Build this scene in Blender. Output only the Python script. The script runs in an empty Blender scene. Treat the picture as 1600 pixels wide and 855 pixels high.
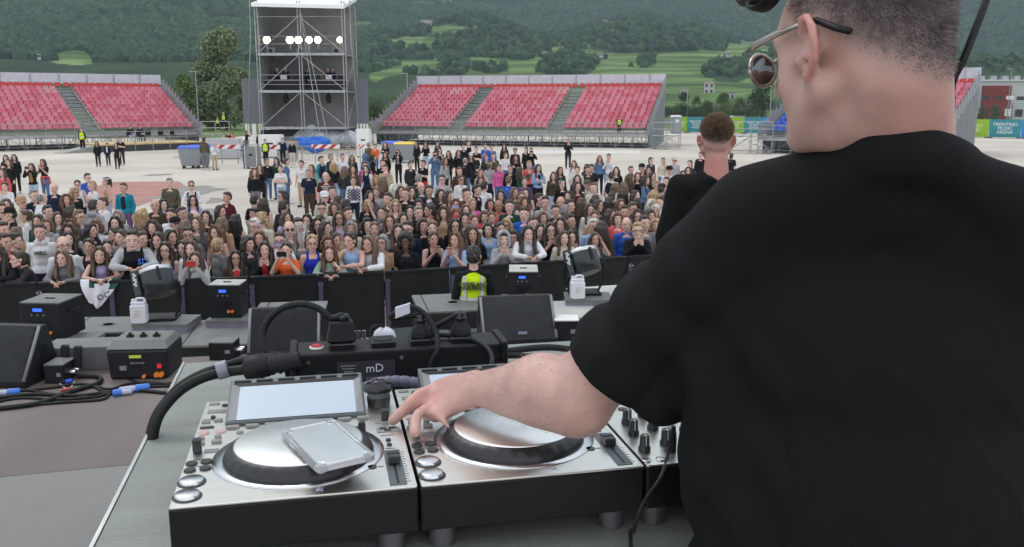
import bpy, bmesh, math, random
import numpy as np
from mathutils import Vector, Matrix, Euler, noise

R = math.radians
random.seed(11)
rng = np.random.default_rng(11)
S = bpy.context.scene
COL = S.collection

# ------------------------------------------------------------------ camera
CAM_Z = 3.9
FOC = 1400.0                       # focal length in pixels of the 1600 x 855 photograph
PITCH = math.atan((427.5 - 159.0) / FOC)
cam_d = bpy.data.cameras.new("camera")
cam = bpy.data.objects.new("camera", cam_d)
COL.objects.link(cam)
cam.location = (0, 0, CAM_Z)
cam.rotation_euler = (math.pi / 2 - PITCH, 0, 0)
cam_d.sensor_width = 36.0
cam_d.lens = FOC / 1600.0 * 36.0
cam_d.clip_start = 0.02
cam_d.clip_end = 30000
S.camera = cam

# ------------------------------------------------------------------ sky, sun, exposure
SUN_ELEV, SUN_AZ = R(52), R(-38)      # azimuth measured from +Y towards +X
w = bpy.data.worlds.new("World")
S.world = w
w.use_nodes = True
nt = w.node_tree
nt.nodes.clear()
wo = nt.nodes.new("ShaderNodeOutputWorld")
bg = nt.nodes.new("ShaderNodeBackground")
sky = nt.nodes.new("ShaderNodeTexSky")
sky.sky_type = 'NISHITA'
sky.sun_disc = False
sky.sun_elevation = SUN_ELEV
sky.sun_rotation = SUN_AZ
sky.altitude = 200
sky.air_density = 1.0
sky.dust_density = 4.0
sky.ozone_density = 1.0
tc = nt.nodes.new("ShaderNodeTexCoord")
mp = nt.nodes.new("ShaderNodeMapping")
mp.inputs['Scale'].default_value = (1.0, 1.0, 2.6)
mp.inputs['Location'].default_value = (1.35, 0.5, 0.3)
cl = nt.nodes.new("ShaderNodeTexNoise")
cl.inputs['Scale'].default_value = 2.3
cl.inputs['Detail'].default_value = 6
cl.inputs['Roughness'].default_value = 0.55
cr = nt.nodes.new("ShaderNodeValToRGB")
cr.color_ramp.elements[0].position = 0.30
cr.color_ramp.elements[1].position = 0.68
cr.color_ramp.elements[0].color = (7.0, 7.5, 8.3, 1)
cr.color_ramp.elements[1].color = (16.0, 15.8, 15.5, 1)
mx = nt.nodes.new("ShaderNodeMix")
mx.data_type = 'RGBA'
mx.inputs['Factor'].default_value = 0.78
nt.links.new(tc.outputs['Generated'], mp.inputs['Vector'])
nt.links.new(mp.outputs['Vector'], cl.inputs['Vector'])
nt.links.new(cl.outputs['Fac'], cr.inputs['Fac'])
nt.links.new(sky.outputs['Color'], mx.inputs['A'])
nt.links.new(cr.outputs['Color'], mx.inputs['B'])
nt.links.new(mx.outputs['Result'], bg.inputs['Color'])
bg.inputs['Strength'].default_value = 0.12
nt.links.new(bg.outputs['Background'], wo.inputs['Surface'])

sun_d = bpy.data.lights.new("sun", 'SUN')
sun = bpy.data.objects.new("sun", sun_d)
COL.objects.link(sun)
sun_d.energy = 1.2
sun_d.angle = R(25)
sun_d.color = (1.0, 0.96, 0.9)
sd = Vector((math.cos(SUN_ELEV) * math.sin(SUN_AZ), math.cos(SUN_ELEV) * math.cos(SUN_AZ), math.sin(SUN_ELEV)))
sun.rotation_euler = sd.to_track_quat('Z', 'Y').to_euler()

S.view_settings.view_transform = 'Standard'
S.view_settings.look = 'None'
S.view_settings.exposure = 0.22
S.view_settings.gamma = 1.0
S.view_settings.use_curve_mapping = False
S.cycles.max_bounces = 6
S.cycles.diffuse_bounces = 3
S.cycles.glossy_bounces = 3
S.cycles.transmission_bounces = 4
S.cycles.transparent_max_bounces = 6
S.cycles.volume_bounces = 0
S.cycles.use_denoising = True
S.cycles.sample_clamp_indirect = 6.0

# ------------------------------------------------------------------ photo pixel -> point in the place
cp, sp = math.cos(PITCH), math.sin(PITCH)

def ray(px, py):
    u = (px - 800.0) / FOC
    v = (py - 427.5) / FOC
    return Vector((u, cp - v * sp, -(sp + v * cp)))

def onz(px, py, z=0.0):
    d = ray(px, py)
    return Vector((0, 0, CAM_Z)) + d * ((z - CAM_Z) / d.z)

def ony(px, py, Y):
    d = ray(px, py)
    return Vector((0, 0, CAM_Z)) + d * (Y / d.y)

def proj(p):
    x, y, z = p[0], p[1], p[2] - CAM_Z
    dep = y * cp - z * sp
    up = y * sp + z * cp
    return 800 + FOC * x / dep, 427.5 - FOC * up / dep

# ------------------------------------------------------------------ materials
MATS = {}

def mat(name, col=(.5, .5, .5), rough=.6, metal=0.0, var=.12, scale=12.0, bump=0.0, bscale=80.0,
        objcol=False, spec=.5, coat=0.0, aniso=None, rvar=0.0):
    """Principled material whose colour wanders a little with noise; optional fine bump."""
    if name in MATS:
        return MATS[name]
    m = bpy.data.materials.new(name)
    m.use_nodes = True
    t = m.node_tree
    b = t.nodes['Principled BSDF']
    b.inputs['Roughness'].default_value = rough
    b.inputs['Metallic'].default_value = metal
    b.inputs['Specular IOR Level'].default_value = spec
    b.inputs['Coat Weight'].default_value = coat
    co = t.nodes.new("ShaderNodeTexCoord")
    n = t.nodes.new("ShaderNodeTexNoise")
    n.inputs['Scale'].default_value = scale
    n.inputs['Detail'].default_value = 5
    vec = co.outputs['Object']
    if aniso:
        mp = t.nodes.new("ShaderNodeMapping")
        mp.inputs['Scale'].default_value = aniso
        t.links.new(vec, mp.inputs['Vector'])
        vec = mp.outputs['Vector']
    t.links.new(vec, n.inputs['Vector'])
    mr = t.nodes.new("ShaderNodeMapRange")
    mr.inputs['To Min'].default_value = 1 - var * 1.6
    mr.inputs['To Max'].default_value = 1 + var * 1.6
    mr.inputs['From Min'].default_value = .2
    mr.inputs['From Max'].default_value = .8
    t.links.new(n.outputs['Fac'], mr.inputs['Value'])
    mul = t.nodes.new("ShaderNodeMix")
    mul.data_type = 'RGBA'
    mul.blend_type = 'MULTIPLY'
    mul.inputs['Factor'].default_value = 1
    if objcol:
        oi = t.nodes.new("ShaderNodeObjectInfo")
        t.links.new(oi.outputs['Color'], mul.inputs['A'])
    else:
        mul.inputs['A'].default_value = (*col, 1)
    t.links.new(mr.outputs['Result'], mul.inputs['B'])
    t.links.new(mul.outputs['Result'], b.inputs['Base Color'])
    if rvar:
        m2 = t.nodes.new("ShaderNodeMapRange")
        m2.inputs['To Min'].default_value = max(.02, rough - rvar)
        m2.inputs['To Max'].default_value = min(1, rough + rvar)
        t.links.new(n.outputs['Fac'], m2.inputs['Value'])
        t.links.new(m2.outputs['Result'], b.inputs['Roughness'])
    if bump:
        n2 = t.nodes.new("ShaderNodeTexNoise")
        n2.inputs['Scale'].default_value = bscale
        n2.inputs['Detail'].default_value = 4
        t.links.new(vec, n2.inputs['Vector'])
        bp = t.nodes.new("ShaderNodeBump")
        bp.inputs['Strength'].default_value = bump
        bp.inputs['Distance'].default_value = 0.01
        t.links.new(n2.outputs['Fac'], bp.inputs['Height'])
        t.links.new(bp.outputs['Normal'], b.inputs['Normal'])
    MATS[name] = m
    return m

def emit(name, col, strength):
    if name in MATS:
        return MATS[name]
    m = bpy.data.materials.new(name)
    m.use_nodes = True
    b = m.node_tree.nodes['Principled BSDF']
    b.inputs['Base Color'].default_value = (*col, 1)
    b.inputs['Emission Color'].default_value = (*col, 1)
    b.inputs['Emission Strength'].default_value = strength
    MATS[name] = m
    return m

M_black = mat('black_plastic', (.009, .009, .0105), .5, spec=.3, var=.2, bump=.15, bscale=400)
M_blackgloss = mat('glossy_black', (.012, .012, .013), .18, var=.1)
M_rubber = mat('black_rubber', (.009, .009, .010), .55, spec=.3, var=.15, bump=.1, bscale=120)
M_blackwood = mat('black_painted_wood', (.012, .0125, .0145), .45, spec=.3, var=.3, scale=6, bump=.25, bscale=150, rvar=.12)
M_grille = mat('speaker_grille', (.015, .017, .022), .55, spec=.3, var=.2, bump=.6, bscale=260)
M_galv = mat('galvanised_steel', (.36, .37, .38), .42, .75, var=.22, scale=5, rvar=.1)
M_alu = mat('aluminium', (.62, .62, .63), .3, .9, var=.1, scale=6)
M_steel = mat('bright_steel', (.55, .55, .56), .25, .95, var=.1)
M_white = mat('white_paint', (.74, .74, .73), .5, var=.06)
M_redpaint = mat('red_paint', (.45, .02, .03), .5, var=.08)
M_grey = mat('grey_plastic', (.2, .205, .215), .55, var=.12)
M_blueplug = mat('blue_plastic', (.04, .16, .55), .4, var=.1)
M_orange = mat('orange_plastic', (.8, .22, .03), .45, var=.1)

# ------------------------------------------------------------------ mesh building
class MB:
    def __init__(s):
        s.v, s.f, s.m, s.sm = [], [], [], []

    def add(s, vs, fs, m=0, smooth=False, M=None):
        o = len(s.v)
        if M is not None:
            vs = [M @ Vector(p) for p in vs]
        s.v += [tuple(p) for p in vs]
        for f in fs:
            s.f.append(tuple(o + i for i in f))
            s.m.append(m)
            s.sm.append(smooth)

    def box(s, c, d, m=0, rz=0.0, M=None, taper=None):
        hx, hy, hz = d[0] / 2, d[1] / 2, d[2] / 2
        t = taper or (1, 1)
        vs = []
        for z, k in ((-hz, (1, 1)), (hz, t)):
            for x, y in ((-hx, -hy), (hx, -hy), (hx, hy), (-hx, hy)):
                vs.append(Vector((x * k[0], y * k[1], z)))
        if rz:
            Q = Matrix.Rotation(rz, 3, 'Z')
            vs = [Q @ p for p in vs]
        vs = [p + Vector(c) for p in vs]
        s.add(vs, [(3, 2, 1, 0), (4, 5, 6, 7), (0, 1, 5, 4), (1, 2, 6, 5), (2, 3, 7, 6), (3, 0, 4, 7)], m, False, M)

    def beam(s, p0, p1, w, h=None, m=0):
        """square bar from p0 to p1"""
        s.cyl(p0, p1, w * .7071, n=4, m=m, smooth=False, tw=math.pi / 4)

    def cyl(s, p0, p1, r0, r1=None, n=12, m=0, smooth=True, caps=True, tw=0.0, M=None):
        p0, p1 = Vector(p0), Vector(p1)
        r1 = r0 if r1 is None else r1
        d = p1 - p0
        if d.length < 1e-9:
            return
        d.normalize()
        a = Vector((0, 0, 1)) if abs(d.z) < .95 else Vector((1, 0, 0))
        x = d.cross(a).normalized()
        y = d.cross(x)
        vs = []
        for p, r in ((p0, r0), (p1, r1)):
            for i in range(n):
                t = 2 * math.pi * i / n + tw
                vs.append(p + x * (r * math.cos(t)) + y * (r * math.sin(t)))
        fs = [(i, n + i, n + (i + 1) % n, (i + 1) % n) for i in range(n)]
        s.add(vs, fs, m, smooth, M)
        if caps:
            s.add(vs[:n], [tuple(range(n))], m, False, M)
            s.add(vs[n:], [tuple(reversed(range(n)))], m, False, M)

    def tube(s, pts, r, n=8, m=0, M=None, rr=None):
        pts = [Vector(p) for p in pts]
        k = len(pts)
        vs = []
        px = None
        for i, p in enumerate(pts):
            d = (pts[min(i + 1, k - 1)] - pts[max(i - 1, 0)]).normalized()
            if px is None:
                a = Vector((0, 0, 1)) if abs(d.z) < .9 else Vector((1, 0, 0))
                px = d.cross(a).normalized()
            px = (px - d * px.dot(d)).normalized()
            py = d.cross(px)
            q = rr[i] if rr else r
            for j in range(n):
                t = 2 * math.pi * j / n
                vs.append(p + px * (q * math.cos(t)) + py * (q * math.sin(t)))
        fs = []
        for i in range(k - 1):
            for j in range(n):
                a, b = i * n + j, i * n + (j + 1) % n
                fs.append((a, b, b + n, a + n))
        fs.append(tuple(reversed(range(n))))
        fs.append(tuple((k - 1) * n + j for j in range(n)))
        s.add(vs, fs, m, True, M)

    def lathe(s, prof, c=(0, 0, 0), n=24, m=0, M=None, smooth=True, wob=None):
        vs = []
        for r, z in prof:
            for i in range(n):
                t = 2 * math.pi * i / n
                q = r if wob is None else r + wob(t, r, z)
                vs.append(Vector((q * math.cos(t) + c[0], q * math.sin(t) + c[1], z + c[2])))
        fs = []
        for k in range(len(prof) - 1):
            for i in range(n):
                a, b = k * n + i, k * n + (i + 1) % n
                fs.append((a, b, b + n, a + n))
        s.add(vs, fs, m, smooth, M)
        s.add(vs[-n:], [tuple(range(n))], m, False, M)
        s.add(vs[:n], [tuple(reversed(range(n)))], m, False, M)

    def prism(s, poly, z0, z1, m=0, M=None):
        """poly: list of (x, y) counter-clockwise"""
        n = len(poly)
        vs = [Vector((x, y, z0)) for x, y in poly] + [Vector((x, y, z1)) for x, y in poly]
        fs = [tuple(reversed(range(n))), tuple(range(n, 2 * n))]
        fs += [(i, (i + 1) % n, n + (i + 1) % n, n + i) for i in range(n)]
        s.add(vs, fs, m, False, M)

    def quad(s, pts, m=0):
        s.add(pts, [tuple(range(len(pts)))], m)

    def rbox(s, c, d, r=.01, n=3, m=0, M=None):
        """box with rounded vertical edges and a small top chamfer"""
        hx, hy = d[0] / 2, d[1] / 2
        poly = []
        for sx, sy, a0 in ((1, -1, -90), (1, 1, 0), (-1, 1, 90), (-1, -1, 180)):
            for k in range(n + 1):
                t = R(a0 + 90 * k / n)
                poly.append((sx * (hx - r) + r * math.cos(t), sy * (hy - r) + r * math.sin(t)))
        z0, z1 = -d[2] / 2, d[2] / 2
        q = min(r * .6, d[2] * .2)
        k = len(poly)
        vs = []
        for z, sc in ((z0, 1 - q / max(hx, hy)), (z0 + q, 1), (z1 - q, 1), (z1, 1 - q / max(hx, hy))):
            vs += [Vector((x * sc + c[0], y * sc + c[1], z + c[2])) for x, y in poly]
        fs = []
        for L in range(3):
            fs += [(L * k + i, L * k + (i + 1) % k, (L + 1) * k + (i + 1) % k, (L + 1) * k + i) for i in range(k)]
        fs += [tuple(reversed(range(k))), tuple(range(3 * k, 4 * k))]
        s.add(vs, fs, m, False, M)

    def build(s, name, mats, parent=None, bevel=0.0, loc=None, rz=0.0):
        me = bpy.data.meshes.new(name)
        me.from_pydata(s.v, [], s.f)
        if not isinstance(mats, (list, tuple)):
            mats = [mats]
        for q in mats:
            me.materials.append(q)
        me.polygons.foreach_set('material_index', s.m)
        me.polygons.foreach_set('use_smooth', s.sm)
        me.update()
        o = bpy.data.objects.new(name, me)
        COL.objects.link(o)
        if parent is not None:
            o.parent = parent
        if loc is not None:
            o.location = loc
        o.rotation_euler.z = rz
        if bevel:
            bv = o.modifiers.new('bevel', 'BEVEL')
            bv.width = bevel
            bv.segments = 2
            bv.limit_method = 'ANGLE'
            bv.angle_limit = R(50)
        return o

def tag(o, label=None, cat=None, group=None, kind=None):
    if label: o['label'] = label
    if cat: o['category'] = cat
    if group: o['group'] = group
    if kind: o['kind'] = kind
    return o

def thing(name, label, cat, loc=(0, 0, 0), rz=0.0, group=None):
    o = bpy.data.objects.new(name, None)
    o.empty_display_size = .1
    COL.objects.link(o)
    o.location = loc
    o.rotation_euler = (0, 0, rz)
    return tag(o, label, cat, group)

def copy_tree(o, parent=None):
    c = o.copy()
    COL.objects.link(c)
    if parent is not None:
        c.parent = parent
    for ch in list(o.children):
        copy_tree(ch, c)
    return c

def sheet(name, poly, z, m, kind='structure'):
    b = MB()
    b.quad([(p[0], p[1], z) for p in poly])
    return tag(b.build(name, m), kind=kind)

def smooth_path(pts, k=8):
    """Catmull-Rom through pts"""
    P = [Vector(p) for p in pts]
    out = []
    for i in range(len(P) - 1):
        a, b, c, d = P[max(i - 1, 0)], P[i], P[i + 1], P[min(i + 2, len(P) - 1)]
        for j in range(k):
            t = j / k
            out.append(.5 * ((2 * b) + (c - a) * t + (2 * a - 5 * b + 4 * c - d) * t * t + (3 * b - a - 3 * c + d) * t ** 3))
    out.append(P[-1])
    return out

def lettering(name, body, size, m, parent, M, depth=.0005, align='CENTER', label=None, spacing=1.0):
    """real letters as a flat mesh; M places them (x right, y up, z out of the surface)"""
    cu = bpy.data.curves.new(name, 'FONT')
    cu.body = body
    cu.size = size
    cu.align_x = align
    cu.align_y = 'CENTER'
    cu.space_line = .85
    cu.space_character = spacing
    cu.extrude = depth
    cu.resolution_u = 2
    t = bpy.data.objects.new('tmp', cu)
    COL.objects.link(t)
    dg = bpy.context.evaluated_depsgraph_get()
    me = bpy.data.meshes.new_from_object(t.evaluated_get(dg))
    bpy.data.objects.remove(t)
    me.name = name
    me.materials.clear()
    me.materials.append(m)
    o = bpy.data.objects.new(name, me)
    COL.objects.link(o)
    o.parent = parent
    o.matrix_local = M
    return o

# ---- organic shapes: closed blobs fused into one skin by a voxel remesh
CAPN = [14, 5]
def _capsule(p0, p1, r0, r1):
    n, rings = CAPN
    p0, p1 = Vector(p0), Vector(p1)
    d = p1 - p0
    L = d.length
    d = d / L if L > 1e-9 else Vector((0, 0, 1))
    a = Vector((0, 0, 1)) if abs(d.z) < .9 else Vector((1, 0, 0))
    x = d.cross(a).normalized()
    y = d.cross(x)
    vs, fs = [p0 - d * r0], []
    for k in range(1, rings + 1):
        t = -math.pi / 2 + math.pi / 2 * k / rings
        for i in range(n):
            q = 2 * math.pi * i / n
            vs.append(p0 + d * (r0 * math.sin(t)) + (x * math.cos(q) + y * math.sin(q)) * (r0 * math.cos(t)))
    for k in range(0, rings):
        t = math.pi / 2 * k / rings
        for i in range(n):
            q = 2 * math.pi * i / n
            vs.append(p1 + d * (r1 * math.sin(t)) + (x * math.cos(q) + y * math.sin(q)) * (r1 * math.cos(t)))
    vs.append(p1 + d * r1)
    tot = 2 * rings
    for i in range(n):
        fs.append((0, 1 + (i + 1) % n, 1 + i))
    for k in range(tot - 1):
        for i in range(n):
            a_, b_ = 1 + k * n + i, 1 + k * n + (i + 1) % n
            fs.append((a_, b_, b_ + n, a_ + n))
    last = len(vs) - 1
    for i in range(n):
        fs.append((1 + (tot - 1) * n + i, 1 + (tot - 1) * n + (i + 1) % n, last))
    return vs, fs

def _ell(c, r, Mx=None):
    n, rings = CAPN[0] + 6, CAPN[1] * 2 + 2
    vs, fs = [], []
    c = Vector(c)
    Mx = Mx or Matrix.Identity(3)
    vs.append(c + Mx @ Vector((0, 0, -r[2])))
    for k in range(1, rings):
        t = -math.pi / 2 + math.pi * k / rings
        for i in range(n):
            q = 2 * math.pi * i / n
            vs.append(c + Mx @ Vector((r[0] * math.cos(t) * math.cos(q), r[1] * math.cos(t) * math.sin(q), r[2] * math.sin(t))))
    vs.append(c + Mx @ Vector((0, 0, r[2])))
    for i in range(n):
        fs.append((0, 1 + (i + 1) % n, 1 + i))
    for k in range(rings - 2):
        for i in range(n):
            a_, b_ = 1 + k * n + i, 1 + k * n + (i + 1) % n
            fs.append((a_, b_, b_ + n, a_ + n))
    last = len(vs) - 1
    for i in range(n):
        fs.append((1 + (rings - 2) * n + i, 1 + (rings - 2) * n + (i + 1) % n, last))
    return vs, fs

def organic(name, prims, voxel=.008, smooth=4, fac=.5):
    """prims: ('c', p0, p1, r0, r1) capsule, ('e', centre, radii[, matrix]) ellipsoid -> one fused mesh"""
    b = MB()
    for p in prims:
        if p[0] == 'c':
            vs, fs = _capsule(*p[1:])
        else:
            vs, fs = _ell(*p[1:])
        b.add(vs, fs, 0, True)
    me = bpy.data.meshes.new(name + '_src')
    me.from_pydata(b.v, [], b.f)
    bm = bmesh.new()
    bm.from_mesh(me)
    bmesh.ops.recalc_face_normals(bm, faces=bm.faces)
    bm.to_mesh(me)
    bm.free()
    t = bpy.data.objects.new('tmp', me)
    COL.objects.link(t)
    rm = t.modifiers.new('r', 'REMESH')
    rm.mode = 'VOXEL'
    rm.voxel_size = voxel
    if smooth:
        sm = t.modifiers.new('s', 'SMOOTH')
        sm.iterations = smooth
        sm.factor = fac
    dg = bpy.context.evaluated_depsgraph_get()
    out = bpy.data.meshes.new_from_object(t.evaluated_get(dg))
    bpy.data.objects.remove(t)
    bpy.data.meshes.remove(me)
    out.name = name
    out.materials.clear()
    out.polygons.foreach_set('use_smooth', [True] * len(out.polygons))
    return out

def lap_smooth(me, w, iters=40, lam=.6):
    """relax the surface where w > 0"""
    e = np.empty(len(me.edges) * 2, dtype=np.int32); me.edges.foreach_get('vertices', e); e = e.reshape(-1, 2)
    v = verts_of(me).astype(np.float64)
    n = np.bincount(e.ravel(), minlength=len(v))[:, None]
    k = (w * lam)[:, None]
    for _ in range(iters):
        s = np.stack([np.bincount(e[:, 0], weights=v[e[:, 1], c], minlength=len(v)) + np.bincount(e[:, 1], weights=v[e[:, 0], c], minlength=len(v)) for c in range(3)], 1)
        v += k * (s / n - v)
    set_verts(me, v)

def verts_of(me):
    a = np.empty(len(me.vertices) * 3, dtype=np.float32)
    me.vertices.foreach_get('co', a)
    return a.reshape(-1, 3)

def set_verts(me, a):
    me.vertices.foreach_set('co', np.ascontiguousarray(a, dtype=np.float32).ravel())
    me.update()

def col_attr(me, name, rgb):
    at = me.color_attributes.new(name, 'FLOAT_COLOR', 'POINT')
    c = np.ones((len(me.vertices), 4), dtype=np.float32)
    c[:, :rgb.shape[1]] = rgb
    at.data.foreach_set('color', c.ravel())

def link(name, me, parent=None, loc=None, rz=0.0, color=None):
    o = bpy.data.objects.new(name, me)
    COL.objects.link(o)
    if parent is not None:
        o.parent = parent
    if loc is not None:
        o.location = loc
    o.rotation_euler.z = rz
    if color is not None:
        o.color = (*color, 1)
    return o
# ================================================================== GROUND
def ground_mat():
    m = mat('ground_gravel', (.50, .44, .37), .9, var=.17, scale=.13, bump=.3, bscale=60)
    t = m.node_tree
    b = t.nodes['Principled BSDF']
    co = t.nodes.new("ShaderNodeTexCoord")
    n = t.nodes.new("ShaderNodeTexNoise")
    n.inputs['Scale'].default_value = 30
    n.inputs['Detail'].default_value = 8
    t.links.new(co.outputs['Object'], n.inputs['Vector'])
    old = b.inputs['Base Color'].links[0].from_socket
    mx = t.nodes.new("ShaderNodeMix"); mx.data_type = 'RGBA'; mx.blend_type = 'OVERLAY'
    mx.inputs['Factor'].default_value = .35
    t.links.new(old, mx.inputs['A']); t.links.new(n.outputs['Color'], mx.inputs['B'])
    hs = t.nodes.new("ShaderNodeHueSaturation"); hs.inputs['Saturation'].default_value = .8
    t.links.new(mx.outputs['Result'], hs.inputs['Color'])
    t.links.new(hs.outputs['Color'], b.inputs['Base Color'])
    return m
sheet('ground', [(-600, -60), (600, -60), (600, 420), (-600, 420)], 0.0, ground_mat())
M_patch = mat('red_coating', (.36, .17, .14), .75, var=.15, scale=.8, bump=.2, bscale=40)
sheet('red_paving', [onz(x, y) for x, y in ((150, 330), (217, 322), (262, 305), (292, 292), (279, 283.5), (174, 284.5), (120, 300))], .004, M_patch)
M_stain = mat('damp_concrete', (.23, .215, .195), .5, var=.2, scale=1.2)
def stain(poly, z=.008):
    P = [onz(x, y) for x, y in poly]
    c = sum(P, Vector()) / len(P)
    out = []
    for i, p in enumerate(P):
        q = P[(i + 1) % len(P)]
        for k in range(6):
            u = p.lerp(q, k / 6)
            out.append(c + (u - c) * (1 + .22 * noise.noise(u * .9 + Vector((3, 7, 1)))))
    sheet('damp_ground', out, z, M_stain)
stain([(225, 311), (300, 309), (335, 300), (352, 296), (322, 290), (292, 291), (262, 304)])
stain([(300, 341), (345, 338), (372, 331), (330, 326), (296, 330)])
stain([(322, 318), (348, 316), (352, 311), (330, 309)])
stain([(222, 275.5), (268, 273.5), (272, 271.5), (235, 272)])
stain([(270, 247), (282, 246), (284, 244.5), (272, 245)])
M_sand = mat('pale_ground', (.6, .575, .54), .9, var=.06, scale=.4)
sheet('pale_ground', [onz(x, y) for x, y in ((820, 240), (1000, 240), (1000, 235.5), (820, 235.5))], .004, M_sand)

M_grass = mat('grass', (.095, .15, .028), .9, var=.3, scale=.3, bump=.6, bscale=8)
tag(sheet('grass_verge', [(-160, 98), (-31, 98), (-31, 150), (-160, 150)], .02, M_grass), kind='structure')
tag(sheet('grass_field', [(-600, 124), (600, 124), (600, 420), (-600, 420)], .012, M_grass), kind='structure')
M_asph = mat('asphalt', (.16, .165, .17), .85, var=.12, scale=.4)
sheet('road', [(-600, 176), (600, 152), (600, 160), (-600, 184)], .03, M_asph)

# ================================================================== HILLS
FOREST_ELL = [(1040, 60, 105, 24), (890, 102, 46, 17), (1140, 110, 42, 17), (800, 60, 72, 34), (905, 50, 40, 20), (985, 72, 60, 12),
              (1010, 97, 14, 10), (640, 84, 62, 10), (715, 78, 40, 14), (850, 104, 12, 9), (770, 108, 28, 6), (655, 128, 60, 14), (706, 105, 22, 16)]
FIELD_ELL = [(648, 68, 42, 8), (655, 107, 40, 12), (704, 48, 30, 5.5), (752, 98, 22, 6), (567, 41, 18, 8), (672, 5, 40, 4), (190, 23, 40, 2.5),
             (352, 31, 42, 3.5), (115, 90, 34, 9), (800, 100, 58, 12), (930, 56, 60, 13), (640, 100, 20, 5), (950, 90, 90, 10), (1000, 118, 140, 22),
             (1120, 128, 90, 28), (1160, 76, 45, 9), (960, 38, 40, 4), (1060, 42, 30, 6), (900, 130, 90, 16), (780, 118, 60, 10), (1000, 152, 200, 12),
             (1560, 60, 12, 2), (840, 76, 40, 6), (960, 108, 110, 12), (1090, 92, 70, 9), (700, 92, 60, 8), (800, 88, 40, 9), (850, 66, 26, 9), (1030, 82, 70, 6), (620, 120, 40, 9)]

def hill_h(x, y):
    az = x / max(y, 1)
    # gentle vineyard apron, then steep mountain; the wooded side comes closer on the left
    left = 1 / (1 + math.exp((az + .17) * 16))
    right = 1 / (1 + math.exp(-(az - .36) * 14))
    y0 = 420
    ap = max(0, y - y0)
    h = ap * (.045 + .06 * left) + 45 * (1 - math.exp(-ap / 900))
    st = max(0, y - (1420 - 560 * left - 150 * right))
    h += st * (.27 + .04 * left) + st * st * .00004
    h += 46 * math.exp(-(((az - .14) / .085) ** 2) - ((y - 1230) / 240) ** 2)
    h += 26 * math.exp(-(((az + .04) / .06) ** 2) - ((y - 1080) / 210) ** 2)
    k = min(1, ap / 700)
    v = Vector((x * .0016, y * .0016, 0))
    h += k * 30 * (noise.noise(v) + .5 * noise.noise(v * 2.3) + .3 * noise.noise(v * 5.1))
    h += k * 10 * noise.noise(Vector((x * .014, y * .014, 3)))
    return h * min(1, ap / 60) if ap < 60 else h

def field_at(px, py, x, y):
    kx, ky = 1.12, 1.35
    e = .22 * noise.noise(Vector((x * .012, y * .012, 9))) + .14 * noise.noise(Vector((x * .04, y * .04, 5)))
    f = 0
    for cx, cy, rx, ry in FIELD_ELL:
        if (((px - cx) / rx / kx) ** 2 + ((py - cy) / ry / ky) ** 2) ** .5 + e < 1:
            f = 1
            break
    if f:
        for cx, cy, rx, ry in FOREST_ELL:
            if (((px - cx) / rx) ** 2 + ((py - cy) / ry) ** 2) ** .5 + e < 1:
                return 0
    return f

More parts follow.
